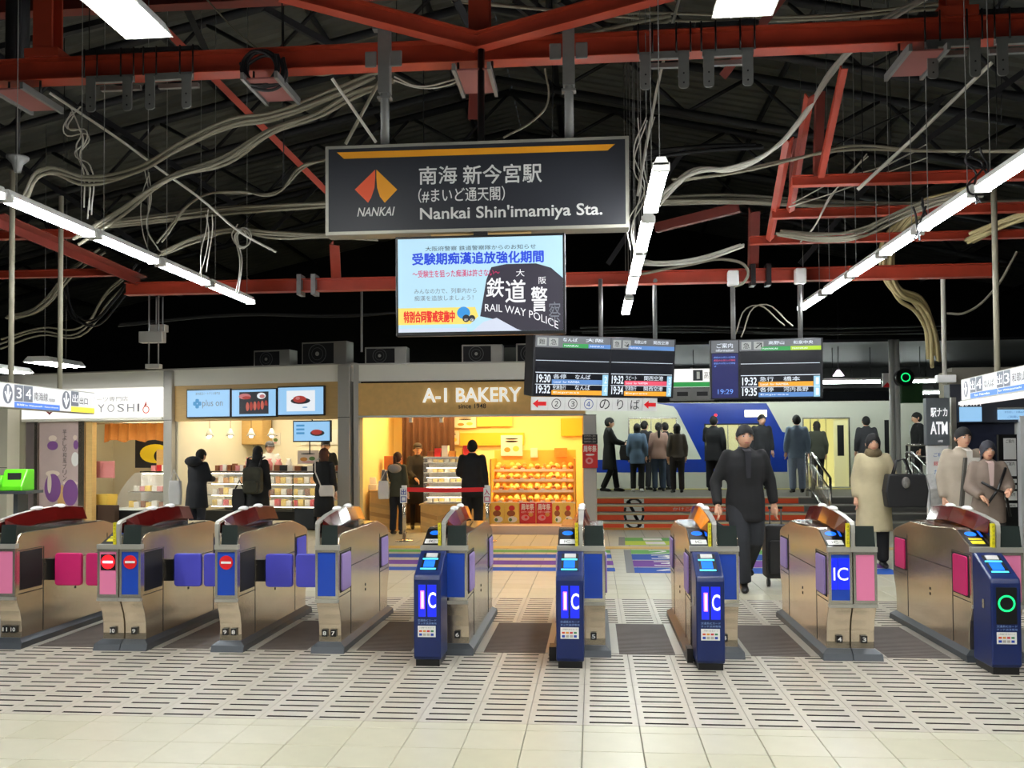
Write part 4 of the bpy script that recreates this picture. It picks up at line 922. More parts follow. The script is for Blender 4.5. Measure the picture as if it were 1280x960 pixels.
# air conditioners on the kiosk roofs
for (M, a0, b0, a1, b1, yy, lab, fan) in ((ML, 317, 437.5, 362, 460, .5, 'air conditioner unit farthest left on the kiosk roof', .3), (ML, 377, 427, 433, 457, .4, 'largest air conditioner unit on the kiosk roof, second from left', .35), (MBK, 456, 433.5, 508, 456, .5, 'air conditioner unit over the left end of the bakery', .34), (MBK, 577, 430.5, 628, 456, .5, 'air conditioner unit over the bakery sign lettering', .38), (MBK, 645, 429, 690, 456, .8, 'air conditioner unit half hidden behind the departure board', .3)):
    x0, x1, z0, z1 = rect(M, a0, b0, a1, b1, yy); z0 = 3.0; z1 = max(z1, z0+.3)
    t = thing('air_conditioner', lab, 'air conditioner', M @ Matrix.Translation(((x0+x1)/2, yy+.15, z0)))
    bevel(bx('casing', M_sill, t, M, x0, x1, yy, yy+.3, z0+.03, z1), .01); r = min((z1-z0-.06)*.44, (x1-x0)*.32); cx = x0+(x1-x0)*.36; cz = (z0+z1)/2+.015
    bx('fan_panel', mat('ac_dark', (.12,.12,.12), .6), t, M, x0+.03, x0+(x1-x0)*.72, yy-.008, yy, z0+.06, z1-.03)
    MB().ringp(cx, cz, yy-.012, r*.93, r).ringp(cx, cz, yy-.012, r*.6, r*.64).build('grille', mat('ac_grey', (.45,.45,.45), .5), t, M).data and None
    MB().disc(cx, cz, yy-.015, r*.22).build('fan_hub', M_sill, t, M)
    for k in (x0+.05, x1-.1): bx('foot', M_black, t, M, k, k+.05, yy, yy+.3, z0, z0+.03)
    text('エアコン', t, M, x1-.2, x1-.04, z1-.10, z1-.06, yy-.002, M_ink) if False else None
# left edge: cream pier, shelf and green telephone
X33 = hit(ML, 33, 560)[0]
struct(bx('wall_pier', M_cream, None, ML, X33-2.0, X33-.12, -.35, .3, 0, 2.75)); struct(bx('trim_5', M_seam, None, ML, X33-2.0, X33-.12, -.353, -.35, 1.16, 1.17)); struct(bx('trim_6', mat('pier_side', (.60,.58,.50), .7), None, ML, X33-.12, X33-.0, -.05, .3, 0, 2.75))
MT_ = fr(0, 15.2); x0, x1, z0, z1 = rect(MT_, 0, 587, 26, 614)
o = thing('wall_shelf', 'grey shelf carrying the green telephone at the left edge', 'shelf', fr(x0, 15.2, 0)); bx('board', M_plinth, o, MT_, x0-.8, x1+.1, 0, .5, z0-.05, z0); bx('leg', M_plinth, o, MT_, x1-.2, x1-.12, .1, .4, 0, z0-.05); bx('leg', M_plinth, o, MT_, x0-.6, x0-.5, .1, .4, 0, z0-.05)
t = thing('public_telephone', 'bright green public telephone on the grey shelf', 'telephone', fr((x0+x1)/2, 15.4, z0)); gr = mat('phone_green', (.35,.78,.12), .35)
bevel(MB().prism([(.02, z0), (.4, z0), (.4, z1), (.2, z1), (.02, z0+.08)], x0-.05, x1, 'x').build('body', gr, t, MT_), .02)
bx('display', M_ink, t, MT_, x0+.08, x1-.06, .09, .11, z0+.17, z1-.06); bx('keypad', M_sill, t, MT_, x0+.1, x0+.2, .075, .09, z0+.10, z0+.17); MB().tube([(x0+.0, .05, z0+.05), (x0, .0, z0+.15), (x0, .05, z0+.27)], .025, 8).build('handset', gr, t, MT_)
for (x, y) in ((0, 1),): pass
# ================================================================== hanging signs and screens
# ---------------- station name sign
M = fr(-.97, 7.6, 0)
x0, x1, z0, z1 = rect(M, 406.5, 176, 786.5, 289.5)
sg = thing('station_sign', 'large dark station name sign hanging under the red beam, with orange stripe', 'sign', M @ Matrix.Translation(((x0+x1)/2, .09, z0)))
bevel(bx('frame', M_frame, sg, M, x0, x1, 0, .18, z0, z1), .006); bx('face', M_signbk, sg, M, x0+.03, x1-.03, -.004, 0, z0+.03, z1-.03)
def P_(px, py, y=-.006): return hit(M, px, py, y)
MB().poly([P_(421, 190.5), P_(769, 180), P_(759.5, 188), P_(430, 198.5)], -.006).build('stripe', M_signor, sg, M)
MB().poly([P_(469, 212), P_(469, 222), P_(468, 235), P_(464, 247), P_(460, 253.5), P_(443.5, 237)], -.006).build('logo_leaf', M_signrd, sg, M)
MB().poly([P_(470.5, 212), P_(496.5, 237), P_(481, 253.5), P_(475, 246), P_(471.5, 235), P_(470.5, 222)], -.006).build('logo_leaf', M_signor, sg, M)
def ptext(s, px0, px1, py0, py1, t, M, y, m, **k):
    a = hit(M, px0, (py0+py1)/2, y); b = hit(M, px1, (py0+py1)/2, y); c = hit(M, (px0+px1)/2, py1, y); d = hit(M, (px0+px1)/2, py0, y)
    return text(s, t, M, a[0], b[0], c[1], d[1], y, m, **k)
M_let = mat('sign_letter', (.86,.86,.84), .5)
ptext('南海', 524, 571, 208, 230, sg, M, -.006, M_let, bold=.012); ptext('新今宮駅', 579, 677, 205.5, 229, sg, M, -.006, M_let, bold=.012)
ptext('（#まいど通天閣）', 523, 631, 234, 252, sg, M, -.006, M_let, bold=.006)
ptext("Nankai Shin'imamiya Sta.", 525, 753, 256, 276, sg, M, -.006, M_let, bold=.015)
ptext('NANKAI', 446.5, 493.5, 259, 270, sg, M, -.006, M_let, bold=.01, shear=.25)
bx('under_lamp', M_wood, sg, M, x0+.9, x0+1.75, .04, .14, z0-.03, z0)
for px in (481, 711):
    X, Z = hit(M, px, 100, .09)
    MB().tube([(X, .09, z1-.0), (X, .09, 4.95)], .038, 14).build('hanging_pole', M_galv, sg, M); bx('flange', M_galv, sg, M, X-.10, X+.10, .05, .13, 5.10, 5.13)
    bx('upper_channel', M_galv, sg, M, X-.05, X+.05, .045, .135, 4.55, 5.12)
    for s in (-1, 1): bevel(bx('clamp', M_galv, sg, M, X+s*.06-(.1 if s < 0 else 0), X+s*.06+(.1 if s > 0 else 0), .03, .05, 4.76, 4.90), .01)
    bx('ring', M_galv, sg, M, X-.06, X+.06, .05, .13, 4.50, 4.52)
# ---------------- information television
M = fr(-.93, 7.62, 0, 0, radians(1.5))
x0, x1, z0, z1 = rect(M, 494.5, 293.5, 707, 419)
tv = thing('information_screen', 'large lit police notice screen under the station name sign', 'screen', M @ Matrix.Translation(((x0+x1)/2, .03, z0)))
bevel(bx('housing', M_black, tv, M, x0, x1, 0, .07, z0, z1), .008)
e = .022; X0, X1, Z0, Z1 = x0+e, x1-e, z0+e+.01, z1-e
bx('display', em('tv_sky', (.72,.88,.96), .9), tv, M, X0, X1, -.003, 0, Z0, Z1)
def uv(u, v): return X0+(X1-X0)*u, Z0+(Z1-Z0)*v
def tvt(s, u0, u1, v0, v1, m, **k):
    a = uv(u0, v0); b = uv(u1, v1); return text(s, tv, M, a[0], b[0], a[1], b[1], k.pop('y', -.008), m, **k)
E_tdk = em('tv_dark', (.22,.20,.27), .5); E_tb = em('tv_blue', (.05,.25,.85), .9); E_tp = em('tv_pink', (.86,.15,.42), .8); E_ty = em('tv_yellow', (.98,.87,.42), .9); E_tr = em('tv_red', (.90,.12,.10), .9); E_tw = em('tv_white', (.97,.97,.98), .95); E_tk = em('tv_ink', (.15,.15,.2), .4); E_tl = em('tv_haze', (.84,.87,.94), .85)
MB().poly([uv(.50, .16), uv(.54, .55), uv(.57, .68), uv(.66, .71), uv(.84, .71), uv(.93, .66), uv(1, .55), uv(1, 0), uv(.74, 0), uv(.60, .12)], -.0035).build('picture', E_tdk, tv, M)
MB().poly([uv(.45, 0), uv(.52, .10), uv(.60, .14), uv(.72, .02), uv(.75, 0)], -.005).build('picture', E_tl, tv, M)
MB().poly([uv(.0, 0.08), uv(.44, .08), uv(.49, .16), uv(.47, .26), uv(.0, .26)], -.0045).build('banner', E_ty, tv, M)
MB().poly([uv(.0, 0), uv(.42, 0), uv(.42, .04), uv(.0, .04)], -.0045).build('banner', E_tl, tv, M)
tvt('大阪府警察 鉄道警察隊からのお知らせ', .17, .84, .865, .915, E_tk)
tvt('受験期痴漢追放強化期間', .09, .885, .72, .845, E_tb, bold=.03)
tvt('～受験生を狙った痴漢は許さない～', .09, .62, .585, .66, E_tp, bold=.01)
tvt('みんなの力で、列車内から', .10, .48, .41, .465, E_gry); tvt('痴漢を追放しましょう！', .10, .46, .335, .39, E_gry)
tvt('特別合同警戒実施中', .035, .345, .105, .225, E_tr, bold=.03)
tvt('大', .72, .77, .575, .65, E_tw); tvt('鉄', .54, .645, .36, .565, E_tw, bold=.01, shear=.1); tvt('道', .655, .775, .30, .54, E_tw, bold=.01)
tvt('阪', .855, .90, .49, .565, E_tw); tvt('警', .81, .905, .20, .46, E_tw, bold=.01); tvt('察', .915, .985, .08, .30, E_gry)
c0 = uv(.53, .30)
def arc(X, Z): 
    u = (X-c0[0])/(X1-X0); return X, Z - u*u*1.15*(Z1-Z0)*.9 - (0 if u < 0 else .02)
tvt('RAIL WAY POLICE', .53, .97, .235, .315, E_tw, fn=arc)
for (u, v, ru, rv, m) in ((.40, .20, .04, .065, em('tv_badge', (.2,.6,.9), .8)), (.415, .14, .022, .04, E_tk), (.45, .14, .02, .035, E_tk), (.415, .125, .012, .015, E_tw), (.45, .125, .012, .015, E_tw)):
    p = uv(u, v); MB().disc(p[0], p[1], -.006-u*.001, ru*(X1-X0), rv*(Z1-Z0)).build('emblem', m, tv, M)
bx('wall_mount', M_black, tv, M, (x0+x1)/2-.06, (x0+x1)/2+.06, .07, .12, z1-.3, z1+.1); MB().tube([((x0+x1)/2, .10, z1-.1), ((x0+x1)/2, .22, 4.9)], .03, 8).build('hanging_pole', M_black, tv, M)
# ---------------- departure boards
M_dbk = mat('board_black', (.02,.02,.035), .3, emit=(.03,.04,.08), es=.5); M_dgrey = mat('board_grey', (.36,.37,.38), .5, emit=(.3,.3,.32), es=.25)
B_g, B_b, B_o, B_p, B_c, B_w, B_y = em('b_green', (.15,.62,.28), .8), em('b_blue', (.36,.56,.82), .8), em('b_orange', (.98,.66,.16), .9), em('b_pinkred', (.93,.32,.42), .9), em('b_cyan', (.62,.83,.93), .9), em('b_white', (.92,.96,1), 1.0), em('b_lime', (.68,.84,.15), .9)
def quadf(A, B, C_, D):   # bilinear map of the unit square on pixel corners (TL,TR,BR,BL)
    return lambda u, v: tuple((A[i]*(1-u)+B[i]*u)*(1-v) + (D[i]*(1-u)+C_[i]*u)*v for i in (0, 1))
def dboard(M, name, label, w_, h_, dep):
    t = thing(name, label, 'departure board', M @ Matrix.Translation((w_/2, dep/2, 0)))
    bevel(bx('housing', M_dksteel, t, M, 0, w_, 0, dep, 0, h_), .008)
    return t
def panel(t, M, xa, xb, h_, icons, title, colours, rws):
    """one half of a board: header with icons, blank lines, two rows of departures"""
    w_ = xb-xa; hz = h_*.80
    bx('header', M_dgrey, t, M, xa+.005, xb-.005, -.006, 0, hz, h_-.01)
    bx('display', M_dbk, t, M, xa+.01, xb-.01, -.004, 0, .02, hz-.005)
    for k, ch in enumerate(icons):
        a = xa+.03+k*.15*w_; bx('pictogram', em('b_icon', (.78,.80,.78), .5), t, M, a, a+.12*w_, -.009, -.006, hz+.02, h_-.035); text(ch, t, M, a+.02*w_, a+.10*w_, hz+.035, h_-.05, -.0105, M_ink)
    text(title[0], t, M, xa+.36*w_, xa+.55*w_, h_-.075, h_-.03, -.008, B_w); text(title[1], t, M, xa+.66*w_, xa+.9*w_, h_-.075, h_-.03, -.008, B_w)
    for (u0, u1, m) in colours: bx('line_colour', m, t, M, xa+u0*w_, xa+u1*w_-.005, -.009, -.006, hz+.003, hz+.055); text('NANKAI', t, M, xa+(u0+.02)*w_, xa+(u0+.2)*w_, hz+.018, hz+.038, -.0105, B_w)
    for k in (0, 1): bx('rule', B_w, t, M, xa+.02, xb-.02, -.007, -.004, hz*(.73-.02*k) if k == 0 else hz*.485, (hz*.73+.006) if k == 0 else hz*.485+.008)
    bx('rule', B_w, t, M, xa+.02, xb-.02, -.007, -.004, hz*.245, hz*.245+.006)
    for k, (tm, kind, dest, m, num) in enumerate(rws):
        b = hz*.26 if k == 0 else .025; hh = hz*.205
        text(tm, t, M, xa+.035*w_, xa+.215*w_, b+hh*.12, b+hh*.95, -.0075, B_w, bold=.02)
        text(kind, t, M, xa+.25*w_, xa+.42*w_, b+hh*.52, b+hh*.98, -.0075, B_w); text(dest, t, M, xa+.54*w_, xa+.74*w_ if len(dest) < 4 else xa+.84*w_, b+hh*.52, b+hh*.98, -.0075, B_w)
        bx('route_bar', m, t, M, xa+.235*w_, xa+.90*w_, -.007, -.004, b, b+hh*.46); text('Local  for NAMBA' if k == 0 else 'Express', t, M, xa+.26*w_, xa+.6*w_, b+hh*.12, b+hh*.33, -.0085, B_w)
        bx('track_box', B_c, t, M, xa+.905*w_, xb-.02, -.007, -.004, b-.003, b+hh); text(num, t, M, xa+.93*w_, xb-.035, b+hh*.15, b+hh*.85, -.0085, E_tw if False else B_w)
    return
p0 = atY(664.4, 495.5, 11.6); q0 = atY(669.8, 418, 11.6)
A1 = radians(24); Mb = Matrix.Translation(p0) @ Matrix.Rotation(A1, 4, 'Z') @ Matrix.Rotation(radians(7), 4, 'X')
wB, _ = hit(Mb, 841.5, 498); hB = hit(Mb, 669.8, 418)[1]
t = dboard(Mb, 'departure_board', 'double departure board hanging right of the bakery sign with times 19:30 and 19:34', wB, hB, .30)
panel(t, Mb, 0.02, wB*.53, hB, '難急', ('なんば', '大阪'), ((.36, .70, B_g), (.70, 1.0, B_b)), (('19:30', '各停', 'なんば', B_b, '2'), ('19:32', '空港急行', 'なんば', B_o, '4')))
panel(t, Mb, wB*.53, wB-.02, hB, '急✈', ('和歌山市', '関西空港'), ((.27, 1.0, B_b),), (('19:32', 'ラピート', '関西空港', B_p, '3'), ('19:34', '空港急行', '関西空港', B_o, '3')))
for px in (752, 820): X, Z = hit(Mb, px, 400, .15); v = Mb @ Vector((X, .15, hB)); MB().tube([v-Vector((0, 0, .02)), (v.x, v.y, 3.70), (v.x, 12.22, 3.70)], .028, 10).build('hanging_pole', M_galv, t)
# track number cards under it
cards = [('', None), ('②', M_ink), ('③', M_ink), ('④', mat('ink_blue', (.15,.3,.6), .5)), ('の', M_ink), ('り', M_ink), ('ば', M_ink), ('', None)]
cxs = [664, 684.5, 706, 725.5, 746, 765.5, 784.5, 803, 821.5]; M_card = mat('card', (.86,.86,.84), .5)
t = thing('track_cards', 'row of white platform cards with two red arrows under the double board', 'sign', Mb @ Matrix.Translation((wB*.45, .05, -.16)))
for k, (s, m) in enumerate(cards):
    a = hit(Mb, cxs[k], 505)[0]; b = hit(Mb, cxs[k+1], 505)[0]
    bx('card', M_card, t, Mb, a+.002, b-.002, .0, .02, -.175, -.005)
    if m: text(s, t, Mb, a+.025, b-.025, -.155, -.025, -.002, m, keep=True, align='c')
    else: w_ = b-a; MB().poly([(a+.02, -.09), (a+.09, -.035), (a+.09, -.065), (b-.02, -.065), (b-.02, -.115), (a+.09, -.115), (a+.09, -.145)], -.002).build('arrow', M_red, t, Mb)
p0 = atY(888.5, 499.5, 12.2); Mb = Matrix.Translation(p0) @ Matrix.Rotation(radians(-3), 4, 'Z') @ Matrix.Rotation(radians(3), 4, 'X')
wB, _ = hit(Mb, 1029, 498); hB = hit(Mb, 890, 425)[1]; ws = hit(Mb, 924, 460)[0]
t = dboard(Mb, 'departure_board', 'departure board over the train with a blue clock panel at its left', wB, hB, .22)
panel(t, Mb, ws, wB-.02, hB, '急↗', ('高野山', '和泉中央'), ((.27, .63, B_g), (.63, 1.0, B_y)), (('19:32', '急行', '橋本', B_o, '1'), ('19:35', '各停', '河内長野', B_b, '1')))
bx('header', M_dgrey, t, Mb, .01, ws-.01, -.006, 0, hB*.78, hB-.01); bx('display', em('b_navy', (.05,.08,.45), .35), t, Mb, .02, ws-.015, -.004, 0, .02, hB*.77)
text('ご案内', t, Mb, .08, ws-.08, hB*.86, hB*.94, -.008, B_w); text('information', t, Mb, .07, ws-.07, hB*.80, hB*.845, -.008, B_w)
E_lb = em('b_lightblue', (.45,.65,1), .9)
for k in range(4): text('遅延のお知らせ情報' if k != 3 else 'す', t, Mb, .04, ws-.05 if k != 3 else .08, hB*(.69-.05*k), hB*(.72-.05*k), -.006, E_lb if k != 1 else B_p)
text('19:29', t, Mb, .09, ws-.08, hB*.09, hB*.17, -.006, E_lb)
for px in (916.5, 1000.5): X, Z = hit(Mb, px, 400, .1); v = Mb @ Vector((X, .1, hB)); MB().tube([v-Vector((0, 0, .02)), (v.x, v.y, 3.72)], .03, 10).build('hanging_pole', M_galv, t); bevel(bx('pole_cap', M_white, t, Mb, X-.07, X+.07, .02, .18, 3.50-p0.z+.10, 3.80-p0.z), .02)
# track one sign and the grey box behind the boards
Ms = fr(0, 15.5); x0, x1, z0, z1 = rect(Ms, 838, 461, 893, 483.5)
t = thing('track_sign', 'white and green sign with number 1 between the two departure boards', 'sign', fr((x0+x1)/2, 15.5, z0)); bx('panel', M_lightbox, t, Ms, x0, x1, 0, .1, z0, z1); bx('band', B_g, t, Ms, x0, x1, -.004, 0, z0, z0+.08)
a = hit(Ms, 867, 470); bx('number_box', mat('tgrey', (.25,.26,.28), .5), t, Ms, a[0]-.01, a[0]+.15, -.004, 0, z0+.10, z1-.02); text('1', t, Ms, a[0]+.05, a[0]+.10, z0+.13, z1-.05, -.006, M_white); text('高野', t, Ms, a[0]+.17, a[0]+.33, z0+.13, z1-.05, -.004, M_ink)
x0, x1, z0, z1 = rect(Ms, 838, 485, 893, 501); t = thing('wall_box', 'grey metal box with two dark slots between the departure boards', 'box', fr((x0+x1)/2, 15.5, z0))
bevel(bx('casing', M_galv, t, Ms, x0, x1, .0, .15, z0, z1), .008)
for k in (.15, .6): bx('slot', M_black, t, Ms, x0+(x1-x0)*k, x0+(x1-x0)*(k+.25), -.004, 0, z0+.08, z0+.15)
MB().tube([((x0+x1)/2, .07, z1), ((x0+x1)/2, .07, z1+.35)], .02, 8).build('stem', M_galv, t, Ms)
# ---------------- direction signs hanging at both sides
def twopt(pa, Za, pb, Zb):
    a = CP + ray(*pa)*Za; b = CP + ray(*pb)*Zb; ang = math.atan2(b.y-a.y, b.x-a.x); return Matrix.Translation(a) @ Matrix.Rotation(ang, 4, 'Z'), (b-a).xy.length
M_sgy = mat('pict_grey', (.38,.40,.43), .5, emit=(.34,.36,.40), es=.5); M_sgw = mat('dir_white', (.75,.75,.75), .5, emit=(.93,.94,.95), es=.3); M_sgb = mat('dir_blue', (.25,.42,.72), .5, emit=(.22,.40,.72), es=.6); M_sgyl = mat('dir_yellow', (.85,.78,.25), .5, emit=(.85,.78,.25), es=.6)
M_dw = mat('dir_glyph', (.9,.9,.9), .5, emit=(1,1,1), es=.4)
def arrowdown(t, M, cx, cz, r, y):
    MB().disc(cx, cz, y, r*.85, r).build('arrow_disc', M_sgy, t, M)
    w_ = .16*r
    MB().poly([(cx, cz-r*.85), (cx-r*.6, cz+r*.15), (cx-r*.6+w_*1.3, cz+r*.25), (cx-w_, cz-r*.25), (cx-w_, cz+r*.8), (cx+w_, cz+r*.8), (cx+w_, cz-r*.25), (cx+r*.6-w_*1.3, cz+r*.25), (cx+r*.6, cz+r*.15)], y-.002).build('arrow', M_dw, t, M)
Md, Ld = twopt((0, 508), 9.0, (118, 517), 10.9); hl = .235
t = thing('direction_sign', 'white direction sign at the left with arrows and numbers 3 4', 'sign', Md @ Matrix.Translation((Ld*.2, .05, 0)))
bevel(bx('housing', M_frame, t, Md, -1.2, Ld, 0, .12, -.01, hl+.01), .006); bx('face', M_sgw, t, Md, -1.19, Ld-.01, -.004, 0, 0, hl)
def dx(px, py=500): return hit(Md, px, py)[0]
arrowdown(t, Md, dx(9), hl*.56, hl*.42, -.006)
for a, b, s in ((17.5, 28, '3'), (29, 40, '4')): bx('number_box', M_sgy, t, Md, dx(a), dx(b), -.007, -.004, hl*.28, hl*.98); text(s, t, Md, dx(a)+.03, dx(b)-.03, hl*.40, hl*.86, -.009, M_dw)
bx('line_band', M_sgb, t, Md, dx(17.5), dx(74), -.007, -.004, 0, hl*.25); text('南海線 for Wakayamashi · Kansai Airport', t, Md, dx(20), dx(72), hl*.07, hl*.18, -.009, M_dw)
text('南海線', t, Md, dx(42), dx(59), hl*.38, hl*.75, -.006, M_ink); text('方面電車', t, Md, dx(60), dx(68), hl*.38, hl*.52, -.006, M_ink)
arrowdown(t, Md, dx(82), hl*.53, hl*.43, -.006); bx('number_box', M_sgy, t, Md, dx(88.5), dx(97.5), -.007, -.004, hl*.28, hl*.98); text('出', t, Md, dx(89.5), dx(96.5), hl*.45, hl*.85, -.009, M_dw)
bx('line_band', M_sgyl, t, Md, dx(88.5), Ld-.012, -.007, -.004, 0, hl*.25); text('出口', t, Md, dx(99), dx(109), hl*.40, hl*.72, -.006, M_ink)
for px in (21.5, 82): X = dx(px, 400); MB().tube([(X, .06, hl), (X, .06, 4.35-Md.translation.z)], .027, 10).build('hanging_pole', mat('pole_cream', (.62,.60,.52), .5), t, Md)
Md, Ld = twopt((1202, 500), 11.0, (1290, 483), 8.8); hl = .235
t = thing('direction_sign', 'white direction sign at the right edge with numbers 4 and 3', 'sign', Md @ Matrix.Translation((Ld*.5, .05, 0)))
bevel(bx('housing', M_frame, t, Md, 0, Ld+1, 0, .12, -.02, hl+.01), .006); bx('face', M_sgw, t, Md, .01, Ld+.99, -.004, 0, 0, hl)
def dx(px, py=485): return hit(Md, px, py)[0]
arrowdown(t, Md, dx(1208), hl*.5, hl*.4, -.006)
for a, b, s in ((1213.5, 1220, '出'), (1221, 1228.5, '4'), (1247, 1255, '出'), (1256, 1263.5, '3')): bx('number_box', M_sgy, t, Md, dx(a), dx(b), -.007, -.004, hl*.28, hl*.98); text(s, t, Md, dx(a)+.015, dx(b)-.015, hl*.40, hl*.86, -.009, M_dw)
bx('line_band', M_sgb, t, Md, dx(1213.5), dx(1247), -.007, -.004, 0, hl*.25); bx('line_band', M_sgb, t, Md, dx(1248), Ld+.9, -.007, -.004, .0, hl*.25)
text('なんば', t, Md, dx(1231), dx(1243), hl*.40, hl*.75, -.006, M_ink); text('和歌山市', t, Md, dx(1266), dx(1290), hl*.40, hl*.78, -.006, M_ink)
text('for Namba', t, Md, dx(1219), dx(1238), hl*.07, hl*.18, -.009, M_dw); text('for Wakayamashi', t, Md, dx(1249), dx(1278), hl*.07, hl*.18, -.009, M_dw)
X = dx(1238, 400); MB().tube([(X, .06, hl), (X, .06, 4.4-Md.translation.z)], .03, 10).build('hanging_pole', mat('pole_cream', (.62,.60,.52), .5), t, Md)
bx('underside_lamp', M_lightbox, t, Md, .05, Ld+.9, -.05, .15, -.06, -.025)
# slim white pole with a white box, near the cash machine
Mq = fr(0, 12.5); X, Z = hit(Mq, 1181, 480)
t = thing('service_pole', 'slim white pole hanging down beside the right direction sign', 'pole', fr(X, 12.5, 2.3)); MB().tube([(X, 12.5, 2.3), (X, 12.5, 3.76), (X, 12.3, 3.76)], .03, 10).build('pole', M_cabl, t); bevel(bx('box', M_white, t, W0, X-.12, X+.12, 12.42, 12.52, 2.32, 2.42), .01)
# ---------------- train
TY = 22.4; MT = fr(0, TY)
tr = thing('train', 'white commuter train with deep blue stripe and slanted blue end at the platform', 'train', fr(4, TY+1.3, 0))
M_tw = mat('train_white', (.84,.84,.78), .35); M_tbl = mat('train_blue', (.08,.22,.62), .3); M_tdk = mat('train_dark', (.06,.06,.07), .4)
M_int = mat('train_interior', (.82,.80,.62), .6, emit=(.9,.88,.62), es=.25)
zt = hit(MT, 800, 503)[1]; zb = .25
wins = [rect(MT, 787, 523.5, 845, 577), rect(MT, 882, 531, 949, 576), rect(MT, 1005, 523.5, 1061, 600), (9.2, 9.9, .45, 2.1)]
wins[2] = (wins[2][0], wins[2][1], PZ+.02, wins[2][3])
XL, XR = -2.5, hit(MT, 1150, 540)[0]
xs = sorted({XL, XR} | {v for w_ in wins[:3] for v in w_[:2]}); zs_ = sorted({zb, zt} | {v for w_ in wins[:3] for v in w_[2:]})
mb = MB()
for i in range(len(xs)-1):
    for j in range(len(zs_)-1):
        cx, cz = (xs[i]+xs[i+1])/2, (zs_[j]+zs_[j+1])/2
        if any(w_[0] < cx < w_[1] and w_[2] < cz < w_[3] for w_ in wins[:3]): continue
        mb.box(xs[i], xs[i+1], 0, .06, zs_[j], zs_[j+1])
mb.build('body_side', M_tw, tr, MT)
MB().prism([(0, zt), (.25, zt+.22), (.9, zt+.34), (1.9, zt+.34), (2.6, zt+.2), (2.75, zt), (2.75, zt-.02), (0, zt-.02)], XL, XR, 'x').build('roof', M_tdk, tr, MT)
bx('body_back', M_int, tr, MT, XL, XR, 2.69, 2.75, zb, zt); bx('cabin_floor', M_int, tr, MT, XL, XR, .06, 2.69, .45, .5); bx('cabin_ceiling', M_int, tr, MT, XL, XR, .06, 2.69, zt-.06, zt-.02)
bx('cabin_lamp', mat('cabin_lamp', (1,1,1), .5, emit=(1,1,.85), es=5), tr, MT, XL+.3, XR-.5, 1.0, 1.15, zt-.09, zt-.06)
MB().prism([(XR, zb), (XR+.35, zb), (XR+.75, .8), (XR+.78, 1.5), (XR+.55, zt-.15), (XR+.2, zt), (XR, zt)], 0, 2.75, 'y').build('nose', M_tw, tr, MT)
MB().poly([(XR+.36, zb+.2), (XR+.68, .8), (XR+.70, 1.5), (XR+.5, zt-.3), (XR+.28, zt-.3), (XR+.22, .8)], -.006).build('nose_mask', M_tdk, tr, MT)
def tp(px, py): return hit(MT, px, py, -.006)
# paint: stripe and slanted field
z_a, z_b = tp(800, 590.5)[1], tp(800, 574.5)[1]
for a, b in ((XL, tp(872, 580)[0]), (tp(872, 580)[0], tp(984, 580)[0])): bx('stripe', M_tbl, tr, MT, a, b, -.006, 0, z_a, z_b)
def strip_poly(pts, nm, m, y=-.006): MB().prism([tp(*p) for p in pts], y, 0, 'y').build(nm, m, tr, MT)
strip_poly([(846, 513), (961, 509), (978, 540), (985, 541), (985, 574.5), (949.5, 574.5), (949.5, 531), (882, 531), (882, 574.5), (877, 574.5)], 'blue_field', M_tbl)
strip_poly([(820, 504), (958, 504), (961, 509), (846, 513), (842, 508)], 'blue_field', M_tbl, -.007)
for i, w_ in enumerate(wins[:3]):
    MB().box(w_[0]-.03, w_[1]+.03, -.012, .0, w_[3], w_[3]+.03).box(w_[0]-.03, w_[0], -.012, 0, w_[2], w_[3]).box(w_[1], w_[1]+.03, -.012, 0, w_[2], w_[3]).build('window_frame', M_steel2 if i != 1 else M_tdk, tr, MT)
    if i != 2: bx('window_pane', M_glass, tr, MT, w_[0], w_[1], .02, .03, w_[2], w_[3])
    for k in range(3): X = w_[0]+(k+1)*(w_[1]-w_[0])/4; bx('inside_pole', M_steel2, tr, MT, X, X+.025, .5+k*.3, .53+k*.3, .5, zt-.1)
    bx('seat_row', mat('seat_teal', (.25,.42,.38), .8), tr, MT, w_[0]-.2, w_[1]+.2, 2.1, 2.65, .5, 1.35) if i != 2 else None
w_ = wins[2]; bx('door_leaf', M_int, tr, MT, w_[1]-.32, w_[1]-.0, .08, .11, .5, w_[3]); bx('door_window', M_tdk, tr, MT, w_[1]-.24, w_[1]-.09, .07, .08, 1.25, w_[3]-.15)
bx('advert', white_p, tr, MT, w_[0]+.1, w_[0]+.45, .9, .91, 1.45, 1.85)
x0, x1, z0, z1 = rect(MT, 931, 512.5, 958.5, 521, -.02); bx('destination_display', mat('dest', (1,1,1), .5, emit=(1,.95,.7), es=1.6), tr, MT, x0, x1, -.02, 0, z0, z1); text('急行 なんば', tr, MT, x0+.04, x1-.04, z0+.03, z1-.03, -.022, M_ink)
c_ = tp(894.5, 519); MB().disc(c_[0], c_[1], -.012, .035).build('marker_lamp', M_redem, tr, MT)
bx('underframe', M_tdk, tr, MT, XL, XR, .1, 2.6, .02, zb)
bx('rear_door', M_tw, tr, MT, tp(1098, 530)[0], tp(1104, 530)[0], -.008, 0, .55, zt-.25); bx('gap', M_tdk, tr, MT, tp(1105.5, 530)[0], tp(1111, 530)[0], -.008, 0, .6, tp(1105, 525)[1])
